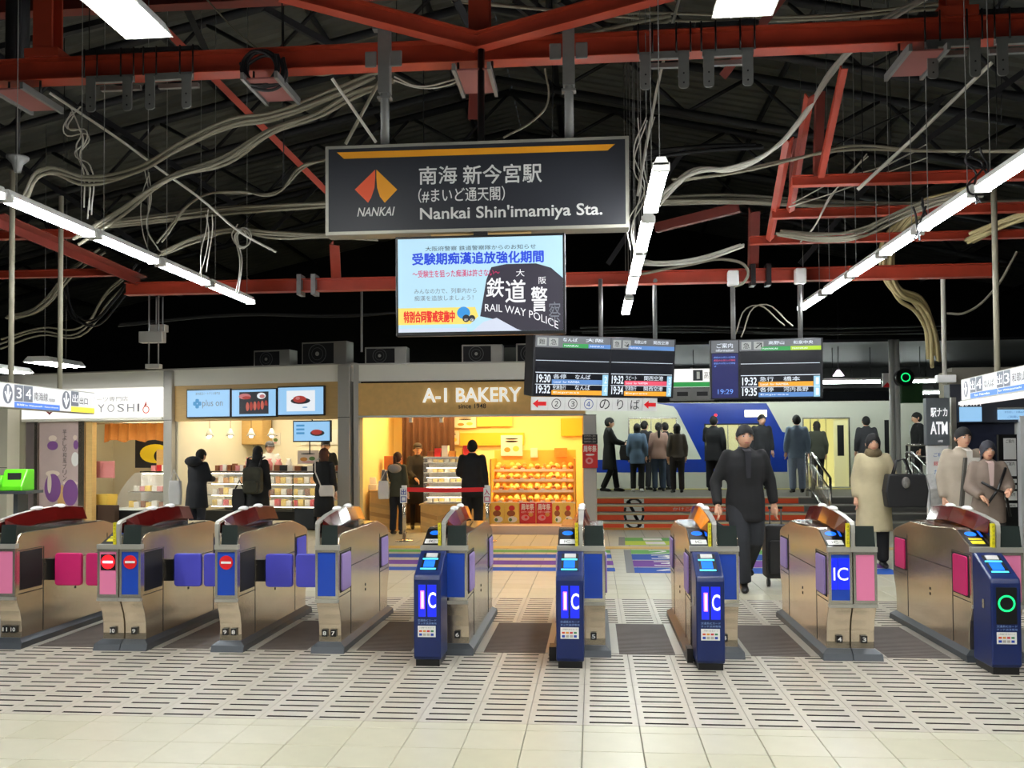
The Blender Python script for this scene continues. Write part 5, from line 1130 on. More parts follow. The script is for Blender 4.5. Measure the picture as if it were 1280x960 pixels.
# lamps beyond the train
for (Yl, zl, py) in ((20.3, 2.86, 0), (24.95, 2.86, 0)):
    if Yl < 22:
        segs = [(-1.6, .2), (.6, 2.4), (2.8, 4.6), (4.95, hit(fr(0, Yl), 1100, 481)[0]), (hit(fr(0, Yl), 1138, 481)[0], hit(fr(0, Yl), 1170, 481)[0]), (9.2, 11)]
    else: segs = [(-1, 1.2), (1.6, 3.8), (4.2, hit(fr(0, Yl), 1075, 495)[0]), (hit(fr(0, Yl), 1114, 494)[0], hit(fr(0, Yl), 1178, 494)[0])]
    for i, (a, b) in enumerate(segs):
        o = thing('platform_light', 'platform tube light in the %s row, %s from the left' % ('near' if Yl < 22 else 'far', ['first', 'second', 'third', 'fourth', 'fifth', 'sixth'][i]), 'strip light', fr((a+b)/2, Yl, zl), 'platform tube lights')
        MB().tube([(a, Yl, zl), (b, Yl, zl)], .03, 8).build('tube', mat('far_tube', (1,1,1), .5, emit=(.95,1,.98), es=55), o); bx('housing', M_white, o, W0, a, b, Yl-.07, Yl+.07, zl+.03, zl+.08)
        for X in (a+.2, b-.2): MB().tube([(X, Yl, zl+.08), (X, Yl, 3.6)], .008, 6).build('hanger', M_dksteel, o)
struct(bx('ceiling_platform', M_dksteel, None, W0, -2.5, 14, 19.2, 25.5, 3.6, 3.66))
Mx = fr(0, 20); X, Z = hit(Mx, 1048, 467); o = thing('spot_lamp', 'small white spot lamp above the train roof right of the boards', 'lamp', fr(X, 20, Z)); MB().loft([(X, 20, Z-.05, .12, .12), (X, 20, Z+.08, .03, .03)], 0, 12).build('lamp_shade', M_whitem, o); MB().tube([(X, 20, Z+.08), (X, 20, Z+1.6)], .012, 6).build('stem', M_dksteel, o)
# ---------------- grey platform column with signal and white notice
Mx = fr(0, 18.9); X, Z = hit(Mx, 1119.5, 560); t = thing('platform_column', 'pale grey double column carrying a green signal light, on the platform', 'column', fr(X, 18.9, PZ))
for s in (-.05, .05): MB().tube([(X+s, 18.9, PZ), (X+s, 18.9, 3.6)], .055, 12).build('shaft', M_post, t)
x, z = hit(Mx, 1126, 473); o = thing('signal_lamp', 'round signal lamp with a green ring at the top of the grey column', 'signal lamp', fr(x, 18.7, z-.15)); MB().cyl((x, 18.62, z), .17, .2, 0, 20, 'y').build('housing', M_black, o); MB().ringp(x, z, 18.61, .07, .09).build('ring', M_green, o); bx('green_case', mat('dgreen', (.12,.28,.12), .5), o, W0, x-.05, x+.35, 18.7, 18.8, z-.5, z-.1)
x0, x1, z0, z1 = rect(Mx, 1103, 466.5, 1115, 484); o = thing('notice', 'small white notice with red lower edge left of the grey column', 'notice', fr((x0+x1)/2, 18.9, z0)); bx('sheet', M_card, o, W0, x0, x1, 18.9, 18.92, z0, z1); MB().poly([(x0, z0), (x1, z0), ((x0+x1)/2, z0+.1)], 18.897).build('mark', M_red, o)
# ---------------- stair railings
def rail(name, label, pts, z_up, nb, mid=True):
    t = thing(name, label, 'railing', fr(pts[0][0], pts[0][1], pts[0][2]-z_up)); m = M_steel2
    P = [Vector(p) for p in pts]
    MB().tube(P, .024, 10).build('handrail', m, t); MB().tube([p-Vector((0, 0, .22)) for p in P], .018, 8).build('rail', m, t); MB().tube([p-Vector((0, 0, z_up-.12)) for p in P], .018, 8).build('rail', m, t)
    for i in range(len(P)-1):
        n = max(2, int(nb*(P[i+1]-P[i]).length))
        for k in range(n):
            q = P[i].lerp(P[i+1], k/n); MB().tube([q-Vector((0, 0, z_up-.12)), q-Vector((0, 0, .22))], .009, 6).build('baluster', m, t)
    for p in P: MB().tube([p-Vector((0, 0, z_up)), p], .026, 10).build('post', m, t)
rail('stair_railing', 'steel stair railing right of the orange steps', [(4.22, 18.7, PZ+.86), (4.22, 18.25, PZ+.86), (4.22, 16.9, .92)], .86, 9)
rail('stair_railing', 'steel stair railing behind the woman with the black tote', [(6.1, 18.6, PZ+.86), (6.1, 18.25, PZ+.86), (6.1, 16.9, .92)], .86, 9)
rail('platform_railing', 'straight steel railing on the platform left of the cash machine sign', [(6.15, 18.72, PZ+1.0), (7.6, 18.72, PZ+1.0)], 1.0, 8)
o = bx('stair_wall', mat('dark_slate', (.16,.16,.18), .7), None, W0, 6.3, 9.5, 17.0, 18.2, 0, .9); tag(o, 'low dark wall between the two right railings', 'wall')
# ---------------- cash machine corner
Ma = fr(0, 13.6); 
def ar(px0, py0, px1, py1, y=0): return rect(Ma, px0, py0, px1, py1, y)
x0, x1, z0, z1 = ar(1188, 500, 1290, 640); M_slate = mat('slate_panel', (.22,.23,.26), .5)
t = thing('cash_machine_booth', 'dark grey cash machine booth at the right edge', 'booth', Ma @ Matrix.Translation(((x0+x1)/2, .5, 0)))
bx('fascia', M_slate, t, Ma, x0, x1+1.5, -.02, .2, hit(Ma, 1240, 528)[1], hit(Ma, 1240, 480)[1]); bx('back_panel', mat('booth_navy', (.10,.12,.20), .5), t, Ma, x0, x1+1.5, .1, .25, 0, hit(Ma, 1240, 528)[1])
bx('side_frame', M_sill, t, Ma, x0-.0, x0+.07, -.06, .1, 0, hit(Ma, 1190, 497)[1]); 
a = ar(1199, 503, 1245, 527); 
a0, a1, a2, a3 = ar(1198.5, 509, 1225, 527); bx('light_box', M_scr, t, Ma, a0, a1, -.06, -.02, a2, a3)
a0, a1, a2, a3 = ar(1200, 501, 1226, 508, -.07); text('駅ATM', t, Ma, a0, a1, a2, a3, -.07, M_dw, bold=.02)
a0, a1, a2, a3 = ar(1246, 512, 1290, 524.5); bx('light_box', M_scr, t, Ma, a0, a1+1, -.06, -.02, a2, a3); text('お引出し・お振込み・ご入金', t, Ma, a0+.08, a1, (a2+a3)/2+.02, a3-.02, -.063, mat('ink_bl', (.2,.4,.7), .5)); text('ご利用いただけます', t, Ma, a0+.12, a1, a2+.02, (a2+a3)/2-.015, -.063, mat('ink_bl', (.2,.4,.7), .5))
bx('shelf_line', M_sill, t, Ma, a0, a1+1, -.08, 0, a3+.01, a3+.03)
a0, a1, a2, a3 = ar(1273, 520, 1279, 640); bx('white_post', M_white, t, Ma, a0, a0+.07, -.08, .1, 0, a3)
a0, a1, a2, a3 = ar(1280, 536, 1290, 640); bx('bright_panel', yel_p, t, Ma, a0, a1+.4, -.03, .1, .3, a3)
x0, x1, z0, z1 = ar(1158, 497.5, 1187, 556.5, -.25); t = thing('blade_sign', 'grey blade sign reading ATM in large white letters', 'sign', Ma @ Matrix.Translation(((x0+x1)/2, -.2, z0)))
bevel(bx('panel', mat('blade_grey', (.36,.38,.39), .5), t, Ma, x0, x1, -.25, -.13, z0, z1), .008)
text('駅ナカ', t, Ma, x0+.06, x1-.03, z0+.60*(z1-z0), z0+.79*(z1-z0), -.254, M_dw, bold=.01); text('ATM', t, Ma, x0+.05, x1-.03, z0+.23*(z1-z0), z0+.50*(z1-z0), -.254, M_dw, bold=.03); text('24時間', t, Ma, x0+.15, x1-.1, z0+.06*(z1-z0), z0+.11*(z1-z0), -.254, M_dw)
x0, x1, z0, z1 = ar(1160, 557, 1186, 642, -.22); t = thing('poster_board', 'tall white bank list board under the grey blade sign', 'poster', Ma @ Matrix.Translation(((x0+x1)/2, -.18, 0)))
bx('board', M_white, t, Ma, x0, x1, -.22, -.16, 0.02, z1)
for k, s in enumerate(('ご利用', '銀行', 'カード', '信用金庫', '手数料', '時間')): text(s, t, Ma, x0+.08, x0+.08+.06*len(s), z1-.16-k*.12, z1-.10-k*.12, -.223, M_red if k == 1 else mat('ink_bl', (.2,.4,.7), .5))
x0, x1, z0, z1 = ar(1254, 543, 1272, 645, -.9); t = thing('leaflet_rack', 'tall black rack with white notices at the right of the cash machine', 'rack', Ma @ Matrix.Translation(((x0+x1)/2, -.85, 0)))
bx('board', M_black, t, Ma, x0-.05, x1, -.9, -.84, 0, z1)
for k, hgt in enumerate((.28, .20, .05, .05, .12, .05)): zz = z1-.05-[0, .30, .54, .62, .70, .86][k]; bx('notice_card', M_card, t, Ma, x0+.01, x1-.015, -.905, -.90, zz-hgt, zz); text('ご案内', t, Ma, x0+.04, x1-.04, zz-min(hgt, .08)*.8, zz-.015, -.907, M_ink)
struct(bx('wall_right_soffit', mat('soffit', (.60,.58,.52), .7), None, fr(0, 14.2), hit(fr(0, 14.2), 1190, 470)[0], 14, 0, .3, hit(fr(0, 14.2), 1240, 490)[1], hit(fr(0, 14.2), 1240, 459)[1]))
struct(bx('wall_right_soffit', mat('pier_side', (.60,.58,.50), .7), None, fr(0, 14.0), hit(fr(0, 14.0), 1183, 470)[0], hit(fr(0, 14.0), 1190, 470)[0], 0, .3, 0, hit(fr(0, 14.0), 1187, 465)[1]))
# emergency light boxes hanging at the left of the second beam
Mx = fr(0, 12.26)
for (a, b, c, d, lb) in ((173, 414, 203, 428, 'larger white box hanging on thin poles above the left shop'), (185.5, 405.5, 206, 414.5, 'smaller white box just above the larger hanging one')):
    yy = 0 if b > 410 else .13; x0, x1, z0, z1 = rect(Mx, a, b, c, d, yy); t = thing('hanging_box', lb, 'box', Mx @ Matrix.Translation(((x0+x1)/2, yy, z0))); bevel(bx('casing', M_sill, t, Mx, x0, x1, yy, yy+.12, z0, z1), .008)
    for s in (.35, .75): X = x0+(x1-x0)*s; MB().tube([(X, yy+.06, z0-.3 if yy == 0 else z0), (X, yy+.06, 3.66)], .012, 6).build('pole', M_galv, t, Mx)
    if yy == 0: bx('foot_bracket', M_sill, t, Mx, x0+.1, x0+.3, yy, yy+.1, z0-.36, z0-.3)
# ================================================================== overhead steel and cables
def ibeam(name, label, a, b, h=.16, w_=.13, m=None, group=None):
    """a beam of I section between two points, web upright"""
    a, b = Vector(a), Vector(b); d = (b-a).normalized(); s = d.cross(Vector((0, 0, 1)))
    if s.length < .1: s = Vector((1, 0, 0))
    s.normalize(); u = s.cross(d).normalized(); mb = MB(); tk = .012
    for (s0, s1, u0, u1) in ((-w_/2, w_/2, -h/2, -h/2+tk), (-w_/2, w_/2, h/2-tk, h/2), (-.008, .008, -h/2+tk, h/2-tk)):
        v = [p + s*ss + u*uu for p in (a, b) for ss, uu in ((s0, u0), (s1, u0), (s1, u1), (s0, u1))]
        mb.add(v, [(0,1,2,3), (7,6,5,4), (0,4,5,1), (1,5,6,2), (2,6,7,3), (3,7,4,0)])
    o = mb.build(name, m or M_rust)
    return tag(o, label, 'beam', group)
def bar(name, label, a, b, r=.04, m=None, cat='brace', group=None):
    a, b = Vector(a), Vector(b); d = (b-a).normalized(); s = d.cross(Vector((0, 1, 0))).normalized(); u = s.cross(d)
    mb = MB(); v = [p + s*x + u*y for p in (a, b) for x, y in ((-r, -r), (r, -r), (r, -r+.012), (-r+.012, -r+.012), (-r+.012, r), (-r, r))]
    mb.add(v, [(0,1,2,3,4,5)[::-1], (6,7,8,9,10,11)] + [(i, (i+1) % 6, (i+1) % 6+6, i+6) for i in range(6)])
    o = mb.build(name, m or M_rust); return tag(o, label, cat, group)
ibeam('main_beam', 'long red steel beam across the whole top of the view, carrying the station sign', (-8.5, 7.95, 4.98), (7.5, 7.95, 4.98), .20, .17)
ibeam('main_beam', 'long red steel beam farther back, carrying the departure boards', (atY(158, 350, 12.3).x, 12.3, 3.75), (5.2, 12.3, 3.75), .17, .15)
ibeam('main_beam', 'dark red crossbeam of the front bay behind the top red beam', (-8.5, 8.9, 6.1), (7.5, 8.9, 6.1), .2, .15, M_rustdk)
# columns and braces that meet the top beam
for px, lb in ((60, 'left'), (600, 'middle'), (1193, 'right')):
    X = atY(px, 60, 7.95).x; o = MB().box(X-.09, X+.09, 7.86, 7.88, 5.08, 7.4).box(X-.09, X+.09, 8.02, 8.04, 5.08, 7.4).box(X-.01, X+.01, 7.88, 8.02, 5.08, 7.4).build('steel_column', M_rust)
    tag(o, 'short red steel column rising from the top beam, %s one' % lb, 'column')
    o = MB().box(X-.16, X+.16, 7.84, 8.06, 5.08, 5.16).build('base_plate', M_rust); tag(o, 'red base plate under the %s short column on the top beam' % lb, 'plate')
c = atY(598, 62, 7.9)
for (px, py, Y, lb) in ((350, -12, 7.2, 'going up left from the middle column'), (840, -14, 7.2, 'going up right from the middle column')):
    p = atY(px, py, Y); ibeam('diagonal_beam', 'red diagonal beam '+lb, (c.x, 7.8, c.z+.02), p, .14, .12)
def pbar(px0, py0, Y0, px1, py1, Y1, lb, r=.035, m=None, cat='brace'): return bar('brace', lb, atY(px0, py0, Y0), atY(px1, py1, Y1), r, m, cat)
pbar(190, 20, 8.5, 412, 243, 10.5, 'long thin red angle brace sloping down to the left end of the station sign')
pbar(980, -5, 8.2, 905, 95, 8.8, 'dark red brace rising right above the top beam', .04, M_rustdk)
# right hand ladder of red beams
for (py, px, Y, lb) in ((227, 990, 9.2, 'upper'), (268, 965, 10.6, 'middle'), (301, 937, 11.7, 'lower')):
    a = atY(px, py, Y); ibeam('side_beam', '%s of the three red beams at the right behind the tube lights' % lb, (a.x, Y, a.z), (7.5, Y, a.z), .10, .10)
pbar(1055, 84, 8.2, 1026, 220, 9.1, 'front red post of the right lattice, leaning', .03)
pbar(1012, 118, 8.4, 988, 262, 10.5, 'middle red post of the right lattice, leaning', .032)
pbar(986, 172, 8.8, 962, 298, 11.6, 'rear red post of the right lattice, leaning', .034)
pbar(1025, 115, 9.0, 1022, 220, 9.15, 'short upright dark red post inside the right lattice', .04, M_rustdk)
pbar(992, 172, 9.8, 990, 262, 10.6, 'short dark red stub inside the right lattice', .03, M_rustdk)
pbar(943, 262, 11.8, 941, 345, 12.5, 'upright dark red post standing on the rear red beam', .06, M_rustdk)
pbar(820, 285, 12.4, 925, 259, 12.0, 'dark red sloping beam behind the middle tube lights', .06, M_rustdk)
pbar(595, 95, 9.5, 593, 150, 9.6, 'dark upright strut just behind the top beam at middle', .06, M_rustdk)
for (py, px, Y, lb) in ((292, 95, 10.4, 'upper'), (340, 158, 12.0, 'lower')):
    a = atY(px, py, Y); ibeam('side_beam', '%s of the two red beams at the left edge' % lb, (-9.5, Y, a.z), (a.x, Y, a.z), .10, .10)
pbar(0, 275, 9.0, 180, 352, 12.4, 'dark red beam running back at the left under the tube lights', .06, M_rustdk)
pbar(420, 304, 12.2, 422, 345, 12.5, 'short red post on the rear beam left of the screen', .07)
# dark braces in the roof space
for i, (a, b, c_, d, Y) in enumerate(((570, 0, 610, 80, 9), (640, 0, 735, 75, 9.2), (700, 0, 800, 60, 9.6), (230, 0, 262, 70, 9), (330, 10, 420, 60, 9.5), (0, 60, 200, 10, 10), (860, 180, 760, 330, 13), (1180, 120, 1000, 330, 12.5), (100, 130, 300, 260, 12), (0, 190, 210, 330, 13), (480, 150, 330, 300, 13), (1280, 90, 1080, 230, 11))):
    bar('roof_strut', 'dark strut crossing the roof space, number of its kind hidden in shadow' if False else 'dark steel strut crossing the shadowed roof space near the %s' % ('middle column', 'right of the middle column', 'far right of the middle column', 'top left fixture', 'left diagonal beam', 'top left corner', 'middle tube lights', 'right tube lights', 'left cable loops', 'left tube lights', 'left end of the station sign', 'right frame edge')[i], atY(a, b, Y), atY(c_, d, Y+.6), .035, M_dksteel, 'strut')
# U brackets hanging on the top beam
def bracket(px0, px1, py, lb, n=2):
    a = atY(px0, py, 7.95).x; b = atY(px1, py, 7.95).x; t = thing('cable_bracket', lb, 'bracket', fr((a+b)/2, 7.95, 4.55))
    bx('crosspiece', M_galv, t, W0, a-.05, b+.05, 7.84, 7.88, 4.82, 4.88); bx('crosspiece', M_galv, t, W0, a-.02, b+.02, 8.03, 8.07, 4.82, 4.86)
    for X in (a, b):
        bevel(MB().rbox(X-.045, X+.045, 7.83, 7.845, 4.55, 4.86, .03).build('drop_leg', M_galv, t), .003)
        for z in (4.60, 4.68): MB().cyl((X, 7.826, z), .008, .004, 0, 8, 'y').build('bolt', M_black, t)
        MB().tube([(X-.06, 7.83, 4.86), (X-.06, 7.83, 5.12)], .008, 6).build('clamp_rod', M_black, t); MB().tube([(X+.06, 7.83, 4.86), (X+.06, 7.83, 5.12)], .008, 6).build('clamp_rod', M_black, t)
    bx('top_bar', M_dksteel, t, W0, a-.1, b+.1, 7.85, 8.05, 5.085, 5.12)
bracket(122, 167, 120, 'left grey hanging bracket pair on the top beam'); bracket(195, 240, 120, 'second grey hanging bracket pair from the left on the top beam')
bracket(806, 853, 100, 'grey hanging bracket pair right of the station sign pole'); bracket(884, 932, 100, 'fourth grey hanging bracket pair on the top beam')
bracket(1160, 1212, 95, 'rightmost full grey hanging bracket pair on the top beam'); bracket(1246, 1290, 95, 'grey hanging bracket cut by the right edge')
for px, lb in ((35, 'far left'), (340, 'left of the station sign'), (595, 'above the middle of the station sign'), (1145, 'right, among the brackets')):
    X = atY(px, 120, 7.95).x; t = thing('junction_plate', 'pinkish red plate hung under the top beam, '+lb, 'plate', fr(X, 7.95, 4.70)); bx('plate', mat('pink_plate', (.55,.32,.30), .6), t, W0, X-.13, X+.13, 7.68, 8.2, 4.72, 4.735)
    for s in (-.15, .15): bx('angle', M_galv, t, W0, X+s-.015, X+s+.015, 7.62, 8.25, 4.70, 4.76)
    for s in (-.15, .15): MB().tube([(X+s, 7.9, 4.76), (X+s, 7.9, 4.9)], .012, 6).build('rod', M_black, t)
for px, Y, zz, lb in ((385, 12.3, 3.75, 'left of the screen'), (950, 12.3, 3.75, 'between the two boards')):
    X = atY(px, 350, Y).x; t = thing('beam_clamp', 'dark clamp round the rear red beam '+lb, 'clamp', fr(X, Y, zz-.15))
    for s in (-.1, .1): bx('strap', M_galv if px < 500 else M_black, t, W0, X+s-.03, X+s+.03, 12.2, 12.4, zz-.14, zz+.14)
# conduits on the ceiling
for i, (px, Y) in enumerate(((22, 8.6), )):
    X = atY(px, 60, Y).x; o = MB().tube([(X, Y, 5.05), (X, Y, 7.0)], .11, 14).build('drain_pipe', M_dksteel); tag(o, 'dark vertical drain pipe at the top left corner', 'pipe')
# cables ------------------------------------------------------------
def cable(label, pts, Y0, Y1, n=1, r=.012, m=None, spread=.05, cat='cable', wob=.02, name=None, group=None):
    cu = bpy.data.curves.new('cable', 'CURVE'); cu.dimensions = '3D'; cu.bevel_depth = r; cu.bevel_resolution = 1; cu.resolution_u = 6
    P = []; L = len(pts)
    for i, (px, py) in enumerate(pts): P.append(atY(px, py, Y0+(Y1-Y0)*i/(L-1)))
    for k in range(n):
        sp = cu.splines.new('BEZIER'); sp.bezier_points.add(L-1); ox, oz, oy = (random.uniform(-spread, spread), random.uniform(-spread, spread), random.uniform(-spread, spread)) if n > 1 else (0, 0, 0)
        for i, p in enumerate(P):
            b = sp.bezier_points[i]; b.co = p + Vector((ox+random.uniform(-wob, wob), oy, oz+random.uniform(-wob, wob))) - P[0]; b.handle_left_type = b.handle_right_type = 'AUTO'
    to = bpy.data.objects.new('c', cu); me = bpy.data.meshes.new_from_object(to); bpy.data.objects.remove(to); bpy.data.curves.remove(cu)
    me.materials.clear(); me.materials.append(m or M_cabw)
    o = bpy.data.objects.new(name or ('cable_bundle' if n > 1 else 'cable'), me); COL.objects.link(o); o.location = P[0]; tag(o, label, cat, group); WM[o] = Matrix.Translation(P[0]); return o
cable('pale cable bundle looping from the left wall up toward the sign pole', [(30, 250), (50, 215), (110, 226), (170, 214), (230, 180), (290, 155), (340, 145), (400, 125), (470, 95)], 8.5, 8.3, 4, .016, M_cabw, .035)
cable('pale cable bundle rising from the left tube lights to the station sign', [(95, 300), (150, 265), (210, 222), (280, 200), (340, 165), (400, 138), (440, 118), (490, 100)], 8.3, 8.4, 4, .015, M_cabw, .03)
cable('flat cable bundle running level behind the left tube lights', [(120, 282), (200, 273), (280, 264), (360, 260), (410, 256)], 11, 11, 6, .018, M_cabw, .05)
cable('cable pair dipping behind the left end of the station sign', [(200, 320), (245, 300), (285, 290), (340, 296), (410, 297), (470, 299)], 11, 11, 3, .018, M_cabw, .04)
cable('thin dark cable sagging across the left roof', [(200, 300), (250, 245), (300, 238), (345, 240), (380, 205), (410, 198)], 10, 10, 2, .012, M_cabw, .03)
cable('long white diagonal wire rod at the left', [(62, 116), (150, 175), (200, 212), (250, 248), (300, 290), (345, 315)], 8.0, 10.0, 1, .013, M_cabl, wob=.0)
cable('white wire rod sloping to the top left corner of the sign', [(415, 98), (470, 178)], 8.0, 8.3, 1, .014, M_cabl, wob=0)
cable('grey wire rod crossing under the top beam near the left sign pole', [(475, 100), (432, 180)], 8.3, 8.3, 1, .016, M_cabw, wob=0)
cable('white wire rod hanging right of the station sign', [(850, -5), (826, 90), (812, 160), (797, 245)], 8.1, 8.2, 1, .014, M_cabl, wob=0)
cable('tangled thin wires beside the white rod right of the sign', [(808, 150), (800, 200), (806, 240), (796, 280), (792, 320)], 8.3, 8.6, 4, .006, M_cabl, .05, wob=.05)
cable('two thick pale cables curving down from the top beam at the right of centre', [(1170, -8), (1110, 25), (1075, 55), (1040, 88), (1005, 145), (965, 190), (915, 212), (870, 214), (840, 235), (815, 262)], 8.35, 8.8, 3, .020, M_cabl, .035)
cable('long sagging cable crossing the right bay', [(840, 228), (910, 217), (1000, 200), (1060, 186), (1150, 190), (1290, 190)], 9, 9, 2, .014, M_cabw, .02)
cable('white segmented tube sloping down at the right', [(1240, 78), (1205, 112), (1150, 165), (1120, 193), (1072, 237)], 8.2, 9, 1, .017, M_cabl, wob=0)
cable('black wire crossing the right bay toward the lattice', [(1200, 110), (1130, 140), (1070, 170), (1035, 190)], 9, 9, 1, .008, M_cabk)
cable('knotted cable bundle under the middle right red beam', [(975, 292), (1030, 296), (1080, 290), (1110, 275), (1150, 258), (1200, 245)], 10.2, 9.5, 5, .014, M_cabw, .05)
cable('level cable tray line behind the right lattice', [(820, 253), (900, 250), (1000, 255), (1100, 260), (1290, 258)], 11.6, 11.6, 6, .022, M_cabw, .06)
cable('level cable line over the middle tube lights', [(800, 194), (870, 185), (950, 183)], 11, 11, 3, .024, M_dksteel, .04)
cable('pale cable end hooking down right of the middle tube lights', [(800, 328), (840, 330), (880, 322), (930, 308)], 11.6, 11.6, 4, .016, M_cabl, .03)
cable('pale looping cable over the first board pole', [(795, 345), (860, 330), (910, 325), (935, 335), (930, 352), (917, 360)], 12.2, 12.2, 1, .02, M_cabw)
cable('big vertical bundle of cream cables behind the right tube lights', [(1160, 268), (1120, 295), (1112, 330), (1125, 365), (1150, 380), (1165, 410), (1170, 450)], 12.5, 13.5, 7, .028, mat('cable_cream', (.66,.60,.42), .6), .09)
cable('cream cable tray running up at the right edge', [(1290, 268), (1250, 282), (1210, 300)], 10.8, 11.5, 6, .022, mat('cable_cream', (.66,.60,.42), .6), .06)
cable('cream cable tray above the middle right beam', [(1230, 232), (1190, 245), (1150, 258), (1120, 290)], 10.8, 11.8, 5, .022, mat('cable_cream', (.66,.60,.42), .6), .05)
cable('thin pale cable hanging in a curve right of the slim pole', [(1270, 315), (1240, 365), (1205, 390), (1185, 392)], 12, 12, 1, .016, M_cabw)
cable('dark hanging wires over the left shop', [(60, 265), (80, 330), (110, 400), (150, 370), (175, 330)], 12.5, 12.5, 3, .014, M_cabk, .08)
cable('grey sagging wires above the white left shop sign', [(0, 430), (50, 415), (100, 415), (135, 370), (155, 350)], 13, 13, 3, .014, M_cabw, .06)
cable('pale cables fanning out from the left red beams', [(10, 400), (45, 390), (90, 340), (125, 315)], 12.2, 12, 4, .016, M_cabw, .06)
cable('horizontal dark conduit over the kiosk roofs', [(150, 405), (300, 392), (430, 394), (500, 390)], 15, 15, 2, .02, M_dksteel, .05)
cable('horizontal grey conduit above the train', [(720, 410), (860, 408), (1000, 412), (1180, 408)], 17, 17, 3, .02, M_dksteel, .12)
cable('wire dropping from the screen toward the kiosk roof', [(452, 362), (452, 410), (452, 440)], 14, 14, 1, .02, M_galv, wob=0)
cable('thin white wires hanging between the left tube lights', [(183, 215), (181, 250), (183, 285), (193, 318)], 8.8, 8.9, 3, .005, M_cabl, .03, wob=.05)
cable('thin blue grey wires hanging at the third left tube light', [(263, 265), (266, 290), (258, 318), (252, 345)], 9.4, 9.6, 3, .006, M_cabl, .03, wob=.05)
cable('coiled wires hanging over the left part of the roof', [(95, 140), (90, 165), (105, 170), (98, 190), (108, 215), (112, 270)], 8.6, 8.6, 4, .007, M_cabl, .03, wob=.07)
cable('coiled wire loop above the last left tube light', [(300, 285), (292, 300), (305, 308), (312, 296), (300, 288), (302, 330), (298, 370)], 10.5, 10.8, 3, .008, M_cabl, .02, wob=.03)
cable('wire stay from the right lattice down to the tube lights', [(1083, 192), (1060, 215), (1035, 245), (1015, 285), (1000, 300)], 10, 10.3, 2, .008, M_cabl, .02)
cable('crossed thin wires in the right roof bay', [(990, 262), (1050, 235), (1100, 215), (1150, 192)], 10, 10, 3, .007, M_cabl, .05, wob=.06)
cable('wire stay beside the second board pole', [(985, 405), (945, 380), (920, 420)], 12.8, 12.8, 2, .01, M_cabw, .05)
cable('black coil of cable wrapped on the top beam left of the sign', [(305, 80), (315, 100), (335, 102), (350, 85), (335, 65), (312, 70), (306, 92), (330, 108), (352, 95), (350, 70)], 7.8, 7.8, 4, .014, M_cabk, .03, wob=.03)
cable('looped black wires by the right tube lights', [(1222, 185), (1215, 200), (1226, 215), (1218, 235), (1230, 248)], 7.2, 7.2, 4, .008, M_cabk, .03, wob=.05)
cable('looped black wires on the second right tube light', [(1155, 255), (1150, 270), (1158, 282), (1152, 292)], 8.3, 8.3, 4, .01, M_cabk, .04, wob=.05)
cable('thin cable sweeping behind the top beam at centre', [(560, -5), (700, 10), (850, 18), (1000, 20), (1180, 5)], 9, 9, 2, .014, M_cabw, .04)
cable('grey cables arching over the top beam right of the middle column', [(610, 62), (650, 50), (700, 52), (760, 40), (830, 25)], 8.6, 8.8, 5, .02, M_cabw, .05)
cable('thin wire arcing under the sign pole at left', [(490, 98), (520, 108), (560, 104), (585, 92)], 8, 8, 2, .007, M_cabl, .02)
cable('thin wire swinging from the right sign pole', [(682, 85), (682, 130), (670, 150), (632, 170)], 8, 8, 1, .01, M_cabw)
cable('wire crossing the top left roof from fixture to beam', [(258, 0), (300, 45), (345, 75), (400, 92), (430, 90)], 8.2, 8, 1, .008, M_cabw)
for i in range(16):
    px = random.uniform(20, 1260); py = random.uniform(60, 240); Y = random.uniform(8.6, 12); p = atY(px, py, Y)
    o = MB().tube([(p.x, p.y, p.z), (p.x+.01, p.y, p.z+.5), (p.x, p.y, slopez(p.x)-.03)], .006, 6).build('drop_wire', M_cabk if i % 2 else M_dksteel); tag(o, 'thin dark drop wire hanging in the shadowed roof space', 'wire', 'drop wires in the roof')
# conical grey speaker at the left edge
p = atY(22, 205, 8.2); t = thing('horn_speaker', 'grey horn loudspeaker hanging at the left edge', 'loudspeaker', fr(p.x, p.y, p.z))
MB().loft([(p.x, p.y, p.z-.08, .03, .03), (p.x, p.y, p.z, .05, .05), (p.x, p.y, p.z+.05, .10, .10), (p.x, p.y, p.z+.07, .10, .10)], 0, 14).build('horn', M_galv, t); MB().tube([(p.x, p.y, p.z+.07), (p.x, p.y, slopez(p.x)-.02)], .02, 8).build('stem', M_dksteel, t)
# ================================================================== people
_tmp = bpy.data.scenes.new('remesh_space')
def fuse(mb, voxel, smooth=4):
    me = bpy.data.meshes.new('tmp'); me.from_pydata(mb.v, [], mb.f); me.update()
    o = bpy.data.objects.new('tmp', me); _tmp.collection.objects.link(o)
    r = o.modifiers.new('r', 'REMESH'); r.mode = 'VOXEL'; r.voxel_size = voxel
    s = o.modifiers.new('s', 'SMOOTH'); s.iterations = smooth; s.factor = .5
    vl = _tmp.view_layers[0]; vl.update(); m2 = bpy.data.meshes.new_from_object(o.evaluated_get(vl.depsgraph))
    out = MB(); out.v = [tuple(v.co) for v in m2.vertices]; out.f = [tuple(p.vertices) for p in m2.polygons]; out.m = [0]*len(out.f); out.sm = [True]*len(out.f)
    _tmp.collection.objects.unlink(o); bpy.data.objects.remove(o); bpy.data.meshes.remove(me); bpy.data.meshes.remove(m2)
    return out
SKIN = mat('skin', (.86,.66,.54), .55); EYEW = mat('eye_white', (.9,.9,.88), .3); LIP = mat('lip', (.70,.38,.35), .5); EYEK = mat('eye_dark', (.06,.04,.03), .2)
def lerp(a, b, t): return a.lerp(b, t)
